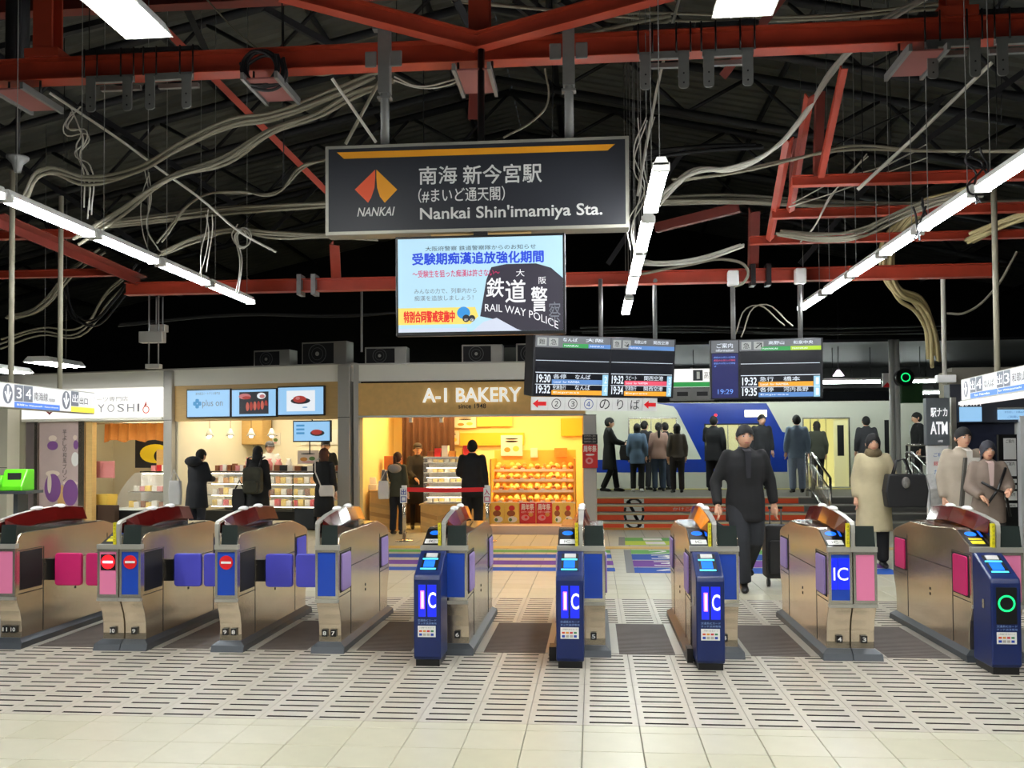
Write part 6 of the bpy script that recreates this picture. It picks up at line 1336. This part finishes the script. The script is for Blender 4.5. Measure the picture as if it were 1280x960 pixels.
def person(label, x, y, z, rz, ht, tops, bottom, hair, pose=None, top_kind='coat', hem=.0, detail=1, hair_c=(.05,.045,.045), female=False, shoe=(.05,.05,.05), head_turn=0., cap=None, skirt=None, inner=None, lean=0., mask=False, girth=1., bare_shin=False):
    """a figure facing -y, feet at z=0; joints in metres for a 1.70 m body, scaled to ht"""
    k = ht/1.70; Mx = fr(x, y, z, rz) @ Matrix.Diagonal((k, k, k, 1)); t = thing('person', label, 'person', fr(x, y, z, rz)); T = Mx
    sw = .148 if female else .172
    J = dict(pel=(0, 0, .92), wai=(0, 0, 1.06), che=(0, .0, 1.26), nek=(0, .01, 1.42), hed=(0, -.015, 1.568),
             shL=(-sw, .01, 1.38), shR=(sw, .01, 1.38), elL=(-sw-.06, .04, 1.11), elR=(sw+.06, .04, 1.11), wrL=(-sw-.06, -.03, .87), wrR=(sw+.06, -.03, .87),
             hpL=(-.09, 0, .88), hpR=(.09, 0, .88), knL=(-.10, -.02, .48), knR=(.10, -.02, .48), anL=(-.10, .02, .09), anR=(.10, .02, .09))
    J.update(pose or {}); J = {a: Vector(b) for a, b in J.items()}
    if lean:
        for a in ('wai', 'che', 'nek', 'hed', 'shL', 'shR'): J[a].y -= (J[a].z-.92)*math.tan(lean)
    def tub(mb, names, rad, n=10):
        pts = [J[a] for a in names]; q = []; rr = []
        for i in range(len(pts)-1):
            for s in range(4): u = s/4; q.append(pts[i].lerp(pts[i+1], u)); rr.append(rad[i]*(1-u)+rad[i+1]*u)
        q.append(pts[-1]); rr.append(rad[-1]); mb.tube(q, rr, n)
        mb.ball(pts[0], rad[0], 0, 10, 6); mb.ball(pts[-1], rad[-1], 0, 10, 6)
        for i in range(1, len(pts)-1): mb.ball(pts[i], rad[i], 0, 10, 6)
    def torso(mb, e, z0, z1=None, flare=0.):
        P, W_, Cc, N = J['pel'], J['wai'], J['che'], J['nek']; g = girth
        rg = []
        if z0 < .80: rg.append((P.x, P.y, z0, (.17+flare)*g+e, (.13+flare)*g+e))
        rg += [(P.x, P.y, max(z0, .80), .165*g+e+flare*.6, .12*g+e+flare*.5), (P.x, P.y, .92, .168*g+e, .122*g+e), (W_.x, W_.y, 1.06, (.138 if female else .150)*g+e, .105*g+e),
               (Cc.x, Cc.y, 1.26, (.152 if female else .172)*g+e, .118*g+e), (Cc.x*.5+N.x*.5, (Cc.y+N.y)/2, 1.37, (.150 if female else .175)*g+e*.8, .095*g+e*.8), (N.x, N.y, 1.41, .120+e*.6, .080+e*.6), (N.x, N.y, 1.44, .082+e*.5, .068+e*.5), (N.x, N.y, 1.465, .060+e*.5, .058+e*.5)]
        if z1: rg = [r for r in rg if r[2] <= z1]
        mb.loft(rg, 0, 18)
    # ---- body: one fused surface, hands and head grown on
    mb = MB(); torso(mb, -.02, .84)
    tub(mb, ('nek', 'hed'), (.052, .05)); 
    for s in 'LR': tub(mb, ('sh'+s, 'el'+s, 'wr'+s), (.048, .037, .026)); tub(mb, ('hp'+s, 'kn'+s, 'an'+s), (.075, .052, .036))
    body = fuse(mb, .022, 3)
    # hands: palm, four unequal bent fingers, thumb
    for s, sg in (('L', -1), ('R', 1)):
        w_ = J['wr'+s]; d = (w_-J['el'+s]).normalized(); d = (d*.8 + Vector((0, 0, -.2))).normalized() if not pose or 'hand'+s not in pose else Vector(pose['hand'+s]).normalized()
        lat = Vector((0, -1, 0)); lat = (lat - d*lat.dot(d)).normalized(); pn = d.cross(lat)*sg
        pc = w_ + d*.045
        body.tube([w_-d*.02, w_+d*.02, w_+d*.06, w_+d*.088], [.026, .034, .040, .034], 10, 0, True, True, .5)
        for f in range(4):
            off = (.028 - .018*f); L = (.070, .078, .073, .058)[f]; b0 = w_ + d*.075 + lat*off; cv = pn*-.35
            p1 = b0 + d*L*.45; p2 = p1 + (d+cv).normalized()*L*.32; p3 = p2 + (d+cv*2.4).normalized()*L*.28; body.tube([b0, p1, p2, p3], [.0095, .009, .008, .006], 6)
        b0 = w_ + d*.03 + lat*.028; body.tube([b0, b0+(d*.6+lat*.8).normalized()*.035, b0+(d*.9+lat*.5).normalized()*.065, b0+(d+lat*.25).normalized()*.085], [.013, .011, .010, .007], 6)
    # head
    Hd = J['hed']; ct, st = cos(head_turn), sin(head_turn)
    def hp(px_, py_, pz_): return (Hd.x + px_*ct - py_*st, Hd.y + px_*st + py_*ct, Hd.z + pz_)
    nu, nv = (20, 16); vs = []
    for i in range(nv+1):
        th_ = pi*(i+.01)/(nv+.02)
        for j in range(nu):
            ph = 2*pi*j/nu; X, Y, Z = sin(th_)*cos(ph), sin(th_)*sin(ph), -cos(th_)
            rx, ry, rz_ = .081, .101, .122
            fx = X*rx; fy = Y*ry; fz = Z*rz_
            if Z < 0: fx *= 1+Z*.28; fy *= 1 + (Z*.30 if Y > 0 else Z*.02)
            if Y < -.3: fy *= .95
            if Y < -.6 and abs(X) < .25: fy -= .020*max(0, 1-abs(Z+.22)/.28)*(1-abs(X)/.25)     # nose
            if Y < -.5 and .15 < abs(X) < .6: fy += .007*max(0, 1-abs(Z-.06)/.18)                   # eye sockets
            if Y < -.6 and abs(X) < .35: fy -= .006*max(0, 1-abs(Z+.52)/.15) + .007*max(0, 1-abs(Z+.88)/.15)
            vs.append(hp(fx, fy, fz+.0))
    fs = [(i*nu+j, i*nu+(j+1) % nu, (i+1)*nu+(j+1) % nu, (i+1)*nu+j) for i in range(nv) for j in range(nu)] + [tuple(range(nu))[::-1], tuple(range(nv*nu, nv*nu+nu))]
    body.add(vs, fs, 0, True)
    for s in (-1, 1):
        body.ball(hp(s*.082, .01, -.005), (.012, .022, .032), 0, 8, 6)
        body.ball(hp(s*.032, -.084, .008), (.014, .009, .008), 1, 8, 6); body.ball(hp(s*.032, -.092, .008), (.006, .004, .006), 2, 8, 6)
        body.tube([hp(s*.016, -.094, .027), hp(s*.03, -.096, .031), hp(s*.048, -.086, .026)], .0035, 5, 2)
    body.tube([hp(-.024, -.090, -.060), hp(0, -.101, -.058), hp(.024, -.090, -.060)], [.003, .007, .003], 6, 3)
    body.build('body', [SKIN, EYEW, EYEK, LIP], t, T)
    # ---- hair or cap
    hm = mat('hair_%d%d%d' % tuple(int(c*100) for c in hair_c), hair_c, .8, noise=.3, nscale=30)
    if hair != 'none':
        hb = MB(); vs = []; nu, nv = 22, 14; low = {'short': -.25, 'bob': -.95, 'long': -1.0, 'ponytail': -.35, 'hood': -1}[hair]
        for i in range(nv+1):
            for j in range(nu):
                ph = 2*pi*j/nu; Yd = sin(ph); front = max(0, -Yd)
                lowz = low*(1-front)**.7 + .30*front if hair != 'hood' else -.6
                tz = 1 - (1-lowz)*i/nv; tz = max(-1, tz); rr = sqrt(max(0, 1-tz*tz)) if tz > 0 else max(.86 if hair in ('bob', 'long') else .0, sqrt(max(0, 1-tz*tz)))
                bump = 1+.03*sin(j*3.1+i*1.7)
                vs.append(hp(cos(ph)*.091*rr*bump, Yd*.112*rr*bump+.005, tz*.131+.004))
        hb.add(vs, [(i*nu+j, (i+1)*nu+j, (i+1)*nu+(j+1) % nu, i*nu+(j+1) % nu) for i in range(nv) for j in range(nu)], 0, True)
        hb.ball(hp(0, .024, .016), (.087, .098, .112), 0, 14, 8)
        if hair == 'long': hb.loft([(Hd.x, Hd.y+.05, Hd.z-.30, .06, .03), (Hd.x, Hd.y+.055, Hd.z-.2, .10, .05), (Hd.x, Hd.y+.045, Hd.z-.08, .095, .065), (Hd.x, Hd.y+.03, Hd.z, .086, .08)], 0, 14)
        if hair == 'ponytail': hb.tube([hp(0, .10, .04), hp(0, .14, .0), hp(0, .13, -.12), hp(0, .12, -.26), hp(0, .11, -.34)], [.02, .034, .036, .03, .008], 10)
        hb.build('hair', hm, t, T)
    if cap:
        cm = mat('cap_%d' % int(cap[0]*100), cap, .7); cb = MB(); cb.loft([(Hd.x, Hd.y+.005, Hd.z+.035, .09, .108), (Hd.x, Hd.y+.005, Hd.z+.08, .088, .105), (Hd.x, Hd.y+.005, Hd.z+.12, .06, .075), (Hd.x, Hd.y+.005, Hd.z+.135, .01, .01)], 0, 18)
        cb.add([hp(-.07, -.06, .04), hp(.07, -.06, .04), hp(.05, -.16, .02), hp(-.05, -.16, .02), hp(-.07, -.06, .05), hp(.07, -.06, .05), hp(.05, -.16, .03), hp(-.05, -.16, .03)], [(0,3,2,1), (4,5,6,7), (2,3,7,6), (1,2,6,5), (3,0,4,7)]); cb.build('cap', cm, t, T)
    if mask: 
        b_ = MB(); b_.ball(hp(0, -.062, -.055), (.058, .042, .045), 0, 12, 8); b_.build('face_mask', M_white, t, T)
    # ---- clothing
    cm = mat('cloth_' + '_'.join(str(int(c*100)) for c in tops), tops, .85, noise=.12, nscale=12)
    low = {'jacket': .80, 'coat': .80, 'shirt': .86, 'apron': .80}[top_kind] - hem
    mb = MB(); torso(mb, .012 if top_kind != 'coat' else .026, low, flare=.02 if hem > .1 else .0)
    ex = .012 if top_kind != 'coat' else .020
    for s in 'LR':
        tub(mb, ('sh'+s, 'el'+s), (.062+ex*.6, .05+ex)); 
        e_, w_ = J['el'+s], J['wr'+s]; mb.tube([e_, e_.lerp(w_, .5), e_.lerp(w_, .93)], [.05+ex, .046+ex, .040+ex], 10); mb.ball(e_, .05+ex)
    tb = fuse(mb, .020, 4); tb.build('coat' if top_kind == 'coat' else ('jacket' if top_kind == 'jacket' else 'top'), cm, t, T)
    # collar and hem edge
    MB().loft([(J['nek'].x, J['nek'].y+.005, J['nek'].z+.0, .075, .07), (J['nek'].x, J['nek'].y+.01, J['nek'].z+.045, .068, .062), (J['nek'].x, J['nek'].y+.01, J['nek'].z+.05, .058, .052)], 0, 16).build('collar', cm if inner is None else mat('cloth_' + '_'.join(str(int(c*100)) for c in inner), inner, .8), t, T)
    if inner:
        im = mat('cloth_' + '_'.join(str(int(c*100)) for c in inner), inner, .8); c_ = J['che']
        MB().add([(c_.x-.035, c_.y-.150-ex*.2, 1.42), (c_.x+.035, c_.y-.150-ex*.2, 1.42), (c_.x+.02, c_.y-.155-ex, 1.15), (c_.x-.02, c_.y-.155-ex, 1.15), (c_.x-.045, c_.y-.06, 1.45), (c_.x+.045, c_.y-.06, 1.45)], [(0,3,2,1), (4,0,1,5)]).build('shirt_front', im, t, T)
    bm_ = mat('cloth_' + '_'.join(str(int(c*100)) for c in bottom), bottom, .85, noise=.1, nscale=12)
    mb = MB()
    if skirt:
        P = J['pel']; mb.loft([(P.x, P.y, skirt, .20, .17), (P.x, P.y, (skirt+.9)/2, .19, .155), (P.x, P.y, .92, .17, .125), (P.x, P.y, 1.04, .14, .11)], 0, 18); mb.build('skirt', bm_, t, T)
        if not bare_shin:
            mb = MB(); 
            for s in 'LR': tub(mb, ('kn'+s, 'an'+s), (.056, .042))
            mb.build('leggings', bm_, t, T)
    else:
        mb.loft([(J['pel'].x, J['pel'].y, .80, .155*girth, .115*girth), (J['pel'].x, J['pel'].y, .90, .165*girth, .122*girth), (J['pel'].x, J['pel'].y, 1.02, .15*girth, .11*girth)], 0, 16)
        for s in 'LR':
            h_, k_, a_ = J['hp'+s], J['kn'+s], J['an'+s]; mb.tube([h_, h_.lerp(k_, .5), k_, k_.lerp(a_, .5), a_.lerp(k_, -.02)], [.100*girth, .092*girth, .078*girth, .073*girth, .070*girth], 12); mb.ball(h_, .095*girth); mb.ball(k_, .068)
        fuse(mb, .020, 3).build('trousers', bm_, t, T)
    sm = mat('shoe_%d' % int(shoe[0]*100), shoe, .4)
    for s in 'LR':
        a_ = J['an'+s]; f_ = (pose or {}).get('ft'+s); dirv = Vector(f_).normalized() if f_ else Vector((.12 if s == 'R' else -.12, -1, 0)).normalized()
        q = [(a_.x, a_.y)]; sh = MB()
        base = Vector((a_.x, a_.y, max(0, a_.z-.09))); sh.tube([base-dirv*.075+Vector((0, 0, .04)), base-dirv*.04+Vector((0, 0, .045)), base+dirv*.05+Vector((0, 0, .042)), base+dirv*.13+Vector((0, 0, .03)), base+dirv*.19+Vector((0, 0, .022))], [.03, .04, .043, .042, .018], 10, flat=.9); sh.tube([base+Vector((0, 0, .03)), base+Vector((0, 0, .11))], [.042, .045], 10)
        sb = fuse(sh, .014, 2); sb.v = [(a, b, max(c, base.z)) for a, b, c in sb.v]; sb.build('shoe', sm, t, T)
    return t, T, J
def foot(px, py, z=0): return onZ(px, py, z)
NAVYK = (.07,.08,.11); BLK = (.055,.055,.06)
def bag(t_label, Mw, w_, h_, d, c, nm='shoulder_bag', cat='bag', straps=(), extra=None):
    b = thing(nm, t_label, cat, Mw); m = mat('bag_%d_%d' % (int(c[0]*100), int(c[2]*100)), c, .6, noise=.1, nscale=10)
    bevel(MB().prism([(-w_/2*.9, 0), (w_/2*.9, 0), (w_/2, h_*.5), (w_/2*.86, h_), (-w_/2*.86, h_), (-w_/2, h_*.5)], -d/2, d/2, 'y').build('body', m, b, Mw), .02, 3)
    for s in straps: MB().tube([Vector(p) for p in s], .012, 6).build('strap', m, b, Mw)
    if extra: extra(b, m)
    return b
# shop customers on the left (facing the counters)
def place(px, Y, label, rz, ht, *a, z=0, **k):
    p = atY(px, 600, Y); return person(label, p.x, Y, z, rz, ht, *a, **k), p
PI_ = pi
(_, p) = place(246, 15.35, 'person in a navy black hooded coat, leftmost of the shop customers', PI_-.35, 1.52, NAVYK, (.10,.11,.16), 'short', dict(elR=(.2, -.12, 1.12), wrR=(.12, -.32, 1.10), elL=(-.2, -.12, 1.12), wrL=(-.12, -.32, 1.10), hed=(0, -.07, 1.56)), lean=.08, top_kind='coat', hem=.25, girth=1.12)
o = MB().ball((p.x+.0, 15.50-.30, 1.30), (.15, .10, .09), 0, 12, 8).build('hood', mat('cloth_hood', NAVYK, .85), None); o.data and None
pp = [q for q in COL.objects if q.name.startswith('person')][-1]
o.parent = pp; o.matrix_parent_inverse = Matrix.Identity(4); o.matrix_local = WM[pp].inverted() @ WM[o]
bag('pale grey tote hanging behind the leftmost shop customer', fr(p.x-.36, 15.3, .55), .22, .42, .1, (.74,.74,.74), 'tote_bag', straps=(((-.08, 0, .42), (-.03, 0, .6), (.08, 0, .42)),))
(_, p) = place(322, 15.3, 'woman with long black hair, black coat and camouflage backpack at the long counter', PI_-.1, 1.56, BLK, (.05,.05,.05), 'long', dict(elR=(.21, -.08, 1.12), wrR=(.15, -.28, 1.02)), top_kind='coat', hem=.3, female=True, girth=1.08)
b = thing('backpack', 'dark camouflage backpack on the woman at the long counter', 'backpack', fr(p.x, 15.3-.25, .75)); cmf = mat('camo', (.22,.22,.17), .8, noise=.6, nscale=9)
bevel(MB().rbox(p.x-.16, p.x+.16, 15.3-.30, 15.3-.14, .75, 1.20, .07).build('body', cmf, b), .03, 3); bevel(MB().rbox(p.x-.12, p.x+.12, 15.3-.36, 15.3-.30, .77, .98, .05).build('pocket', cmf, b), .02, 3)
for s in (-1, 1): MB().tube([(p.x+s*.10, 15.08, 1.15), (p.x+s*.12, 15.15, 1.33), (p.x+s*.12, 15.3, 1.37)], .018, 8).build('strap', M_black, b)
bag('black bag carried low beside the backpack woman', fr(p.x-.30, 15.25, .45), .24, .38, .12, (.06,.06,.07), 'hand_bag', straps=(((-.07, 0, .38), (0, 0, .52), (.07, 0, .38)),))
(_, p) = place(405, 15.0, 'woman with short brown hair, black jacket and white crossbody strap', PI_-.15, 1.52, BLK, (.06,.06,.07), 'bob', dict(elR=(.2, -.08, 1.12), wrR=(.17, -.22, .98)), hair_c=(.30,.17,.11), top_kind='jacket', hem=.02, female=True, skirt=.42, bare_shin=True, shoe=(.3,.1,.1))
x_ = p.x; o = bag('small white shoulder bag on the woman in the black jacket', fr(x_+.10, 14.83, .72), .26, .18, .08, (.85,.82,.78), straps=(((-.10, 0, .16), (-.20, .0, .40), (-.22, .06, .58), (-.18, .17, .62)),))
place(337, 17.75, 'shop worker in a grey cap and white shirt behind the long counter', .5, 1.66, (.88,.88,.86), (.2,.2,.2), 'short', cap=(.42,.42,.44), top_kind='shirt', female=True)
place(407, 17.45, 'shop worker in a black cap and black uniform behind the counter', .3, 1.68, (.08,.08,.09), (.1,.1,.1), 'short', cap=(.12,.12,.13), top_kind='shirt', female=True)
# bakery
p = foot(497, 668); per = person('woman in an olive vest over a grey hoodie at the bakery till', p.x, p.y, 0, PI_-.25, 1.44, (.24,.24,.17), (.09,.10,.13), 'ponytail', dict(elR=(.2, -.10, 1.13), wrR=(.14, -.30, 1.12)), hair_c=(.26,.15,.10), top_kind='jacket', hem=.02, female=True)
MB().ball((p.x-.02, p.y-.13, 1.15), (.12, .09, .08), 0, 12, 8).build('hood', mat('hood_grey', (.55,.54,.53), .9), per[0]); MB().tube([(p.x-.22, p.y+.0, 1.12), (p.x-.25, p.y+.03, .95), (p.x-.2, p.y+.1, .85)], .055, 10).build('sleeve', mat('hood_grey', (.55,.54,.53), .9), per[0])
bag('white tote bag on the shoulder of the woman in the olive vest', fr(p.x-.22, p.y-.1, .62), .20, .32, .1, (.88,.86,.82), 'tote_bag', straps=(((-.05, 0, .32), (.03, .02, .50), (.09, 0, .32)),))
p = atY(522, 600, 16.95); per = person('bakery worker in black cap and dress beside the till', p.x, 16.95, 0, .35, 1.60, (.10,.09,.09), (.10,.09,.09), 'short', dict(elL=(-.2, -.1, 1.12), wrL=(-.08, -.28, 1.0)), hair_c=(.12,.08,.06), top_kind='shirt', female=True, cap=(.15,.12,.11), skirt=.5)
p = atY(590.5, 600, 15.2); per = person('man in a black suit seen from behind at the bakery pastry case', p.x, 15.2, 0, PI_, 1.64, BLK, (.05,.05,.055), 'short', dict(elR=(.24, -.03, 1.12), wrR=(.20, -.25, 1.06), elL=(-.22, .02, 1.1)), top_kind='jacket', hem=.10, girth=1.1, inner=None)
MB().loft([(p.x, 15.19, 1.375, .068, .062), (p.x, 15.19, 1.405, .062, .056)], 0, 14).build('shirt_collar', M_white, per[0])
# on the platform
def pl(px, py, label, rz, ht, *a, **k):
    q = foot(px, py, PZ)
    if q.y > 21.3: q = atY(px, 605, 21.3+.15*(615-py)/10)
    return person(label, q.x, q.y, PZ, rz, ht, *a, **k), q
(_, p) = pl(762, 614.5, 'man in a long black coat carrying a black bag, leftmost on the platform', pi/2+.1, 1.66, BLK, (.05,.05,.06), 'short', dict(elR=(.2, -.10, 1.15), wrR=(.12, -.34, 1.10), elL=(-.18, -.12, 1.15), wrL=(-.08, -.34, 1.08), anR=(.1, -.18, .09), knR=(.1, -.12, .5), anL=(-.1, .16, .1)), top_kind='coat', hem=.30, girth=.95)
bag('black soft bag held by the leftmost man on the platform', fr(p.x+.42, p.y-.1, PZ+.70), .40, .34, .16, (.07,.07,.08), 'hand_bag', straps=(((-.1, 0, .34), (-.05, 0, .44), (.05, 0, .44), (.1, 0, .34)),))
pl(797, 615, 'woman in a blue denim jacket and black wide trousers on the platform', PI_-.1, 1.52, (.33,.42,.52), (.06,.06,.07), 'bob', top_kind='coat', hem=.10, female=True, shoe=(.85,.85,.85))
(_, p) = pl(824, 614.5, 'woman with a long black ponytail, beige pink top and jeans on the platform', PI_, 1.54, (.66,.53,.48), (.22,.28,.36), 'ponytail', top_kind='coat', hem=.0, female=True)
bag('cream tote bag between the ponytail woman and the grey sweater person', fr(p.x+.28, p.y-.22, PZ+.60), .22, .34, .08, (.78,.68,.55), 'tote_bag', straps=(((-.06, 0, .34), (-.02, 0, .54), (.06, 0, .34)),))
pl(847, 616, 'person with short dark hair, taupe sweater and dark trousers on the platform', PI_+.1, 1.50, (.36,.33,.30), (.16,.14,.13), 'bob', top_kind='shirt', female=True)
pl(806, 609, 'person in a dark jacket standing behind the denim jacket woman', PI_-.6, 1.60, (.12,.12,.14), (.12,.12,.14), 'short', top_kind='jacket')
pl(832, 608.5, 'person partly hidden behind the ponytail woman', PI_+.5, 1.56, (.10,.10,.13), (.15,.16,.2), 'short', top_kind='jacket')
pl(893, 614, 'man in a dark suit standing with his back turned before the blue train end', PI_-.3, 1.68, (.07,.07,.09), (.06,.06,.08), 'short', dict(elR=(.22, -.12, 1.16), wrR=(.12, -.28, 1.28)), top_kind='jacket', hem=.12, girth=1.1)
pl(953, 611, 'man facing us on the platform behind the walking man', .2, 1.72, (.10,.10,.12), (.10,.10,.12), 'short', top_kind='jacket')
pl(997, 616, 'man in a light blue denim jacket and pale jeans before the train door', PI_, 1.66, (.47,.54,.62), (.55,.60,.68), 'short', top_kind='jacket', hem=.05, girth=1.08)
(_, p) = pl(1022, 606, 'person in an olive jacket with backpack stepping into the train door', PI_, 1.56, (.20,.21,.17), (.10,.10,.11), 'bob', dict(knL=(-.1, -.1, .5), anL=(-.1, -.12, .12)), hair_c=(.10,.06,.05), top_kind='coat', hem=.05, female=True)
pl(1148, 604, 'person in a dark coat with pale collar in profile, rightmost on the platform', -pi/2, 1.74, (.06,.06,.07), (.06,.06,.07), 'short', top_kind='coat', hem=.2, inner=(.8,.8,.8))
pl(1084, 606, 'person on the platform whose black hair shows over the woman in beige', PI_, 1.66, (.15,.15,.17), (.12,.12,.14), 'short', top_kind='jacket')
# the walking man with the suitcase
q = foot(934, 738); W = person('man in a dark suit walking toward the gates pulling a black suitcase', q.x, q.y+.05, 0, .06, 1.74, (.06,.065,.075), (.13,.14,.16), 'short',
    dict(elL=(-.30, .04, 1.10), wrL=(-.30, -.10, .86), elR=(.27, .05, 1.12), wrR=(.30, .03, .86), knL=(-.07, -.12, .50), anL=(-.05, -.10, .09), knR=(.09, -.02, .50), anR=(.08, .36, .20), hpL=(-.09, 0, .88)), top_kind='jacket', hem=.10, girth=1.14, inner=(.12,.12,.14))
sx, sy = q.x+.36, q.y+.35; t = thing('suitcase', 'small black upright suitcase pulled by the walking man', 'suitcase', fr(sx, sy, .05)); mm = mat('suitcase_black', (.045,.045,.05), .6, noise=.1)
bevel(MB().rbox(sx-.12, sx+.14, sy-.12, sy+.12, .09, .66, .03).build('body', mm, t), .015, 2); bevel(MB().rbox(sx-.09, sx+.11, sy-.16, sy-.12, .14, .50, .03).build('pocket', mm, t), .01, 2)
for s in (-.09, .11):
    MB().cyl((s+sx-.015, sy-.08, .045), .045, .03, 0, 14, 'x').build('wheel', M_black, t); MB().tube([(sx+s*.6, sy, .66), (sx+s*.6, sy, .84)], .008, 6).build('handle_tube', M_galv, t)
MB().tube([(sx-.07, sy, .84), (sx+.08, sy, .84)], .014, 8).build('handle', M_black, t); MB().disc(sx+.01, sy-.161, .30, .012) if False else None
# woman with the black tote behind the right gates
q = foot(1106, 709); Wm = person('woman in a cream beige coat with a fur scarf behind the right gates', q.x-.12, q.y, 0, -.15, 1.66, (.74,.69,.55), (.05,.05,.055), 'long', dict(elR=(.24, .02, 1.12), wrR=(.26, -.12, .95)), top_kind='coat', hem=.34, female=True, girth=1.05)
MB().loft([(q.x-.12, q.y, 1.36, .10, .10), (q.x-.12, q.y-.01, 1.42, .105, .10), (q.x-.12, q.y, 1.47, .08, .08)], 0, 16).build('scarf', mat('fur_scarf', (.42,.36,.26), .95, noise=.4, nscale=20, bump=.6), Wm[0])
TB = fr(q.x+.16, q.y-.30, .76)
def charm(b, m):
    MB().ball((-.02, -.10, .30), (.05, .04, .07), 0, 12, 8).build('fur_charm', mat('fur_grey', (.45,.44,.42), 1, noise=.5, nscale=30, bump=.8), b, TB)
bag('large black tote bag on the arm of the woman in beige', TB, .50, .40, .18, (.06,.065,.075), 'tote_bag', straps=(((-.14, -.03, .38), (-.10, -.02, .55), (.0, 0, .58), (.08, -.02, .38)), ((-.14, .05, .38), (-.08, .05, .56), (.0, .05, .58), (.10, .05, .38))), extra=charm)
o = MB().add([(q.x+.40, q.y-.32, 1.15), (q.x+.48, q.y-.32, 1.17), (q.x+.60, q.y-.30, .80), (q.x+.46, q.y-.30, .77), (q.x+.43, q.y-.36, .98), (q.x+.53, q.y-.36, .98)], [(0,4,5,1), (4,3,2,5)]).build('plaid_shawl', mat('plaid', (.75,.75,.74), .9, noise=.5, nscale=14)); o.modifiers.new('s', 'SOLIDIFY').thickness = .03
tag(o, 'grey and white plaid shawl hanging beside the black tote', 'shawl')
# two people by the cash machine
p = atY(1204, 600, 11.2); per = person('taller person in an open beige coat over white before the cash machine', p.x, 11.2, 0, .1, 1.72, (.66,.61,.54), (.25,.24,.24), 'short', dict(elR=(.26, -.02, 1.12), wrR=(.18, -.2, 1.0)), top_kind='coat', hem=.34, girth=1.2, inner=(.85,.83,.78))
MB().prism([(p.x-.10, .65), (p.x+.18, .65), (p.x+.10, 1.36), (p.x-.04, 1.36)], 11.2-.235, 11.2-.20, 'y').build('knit_top', mat('cloth_85_83_78', (.85,.83,.78), .8), per[0])
MB().prism([(p.x-.14, .65), (p.x-.10, .65), (p.x-.04, 1.36), (p.x-.07, 1.36)], 11.2-.24, 11.2-.19, 'y').build('coat_edge', mat('coat_dark_edge', (.30,.29,.26), .8), per[0])
p = atY(1235, 600, 10.7); per = person('shorter person in a taupe jacket with black straps before the cash machine', p.x, 10.7, 0, -.15, 1.56, (.50,.44,.39), (.20,.19,.19), 'bob', dict(elR=(.22, -.06, 1.14), wrR=(.16, -.24, 1.10), elL=(-.22, -.04, 1.12), wrL=(-.12, -.22, 1.02)), hair_c=(.16,.16,.19), top_kind='coat', hem=.1, female=True, inner=(.75,.65,.62))
for a in (((-.14, -.17, 1.10), (-.02, -.215, 1.02), (.10, -.20, .98), (.17, -.14, .72)), ((.14, -.12, 1.25), (.02, -.21, 1.02), (-.10, -.20, .85))): MB().tube([(p.x+u, 10.7+v, w_) for u, v, w_ in a], .016, 6).build('strap', M_black, per[0])
# remove the workspace used to fuse the figures
bpy.data.scenes.remove(_tmp)
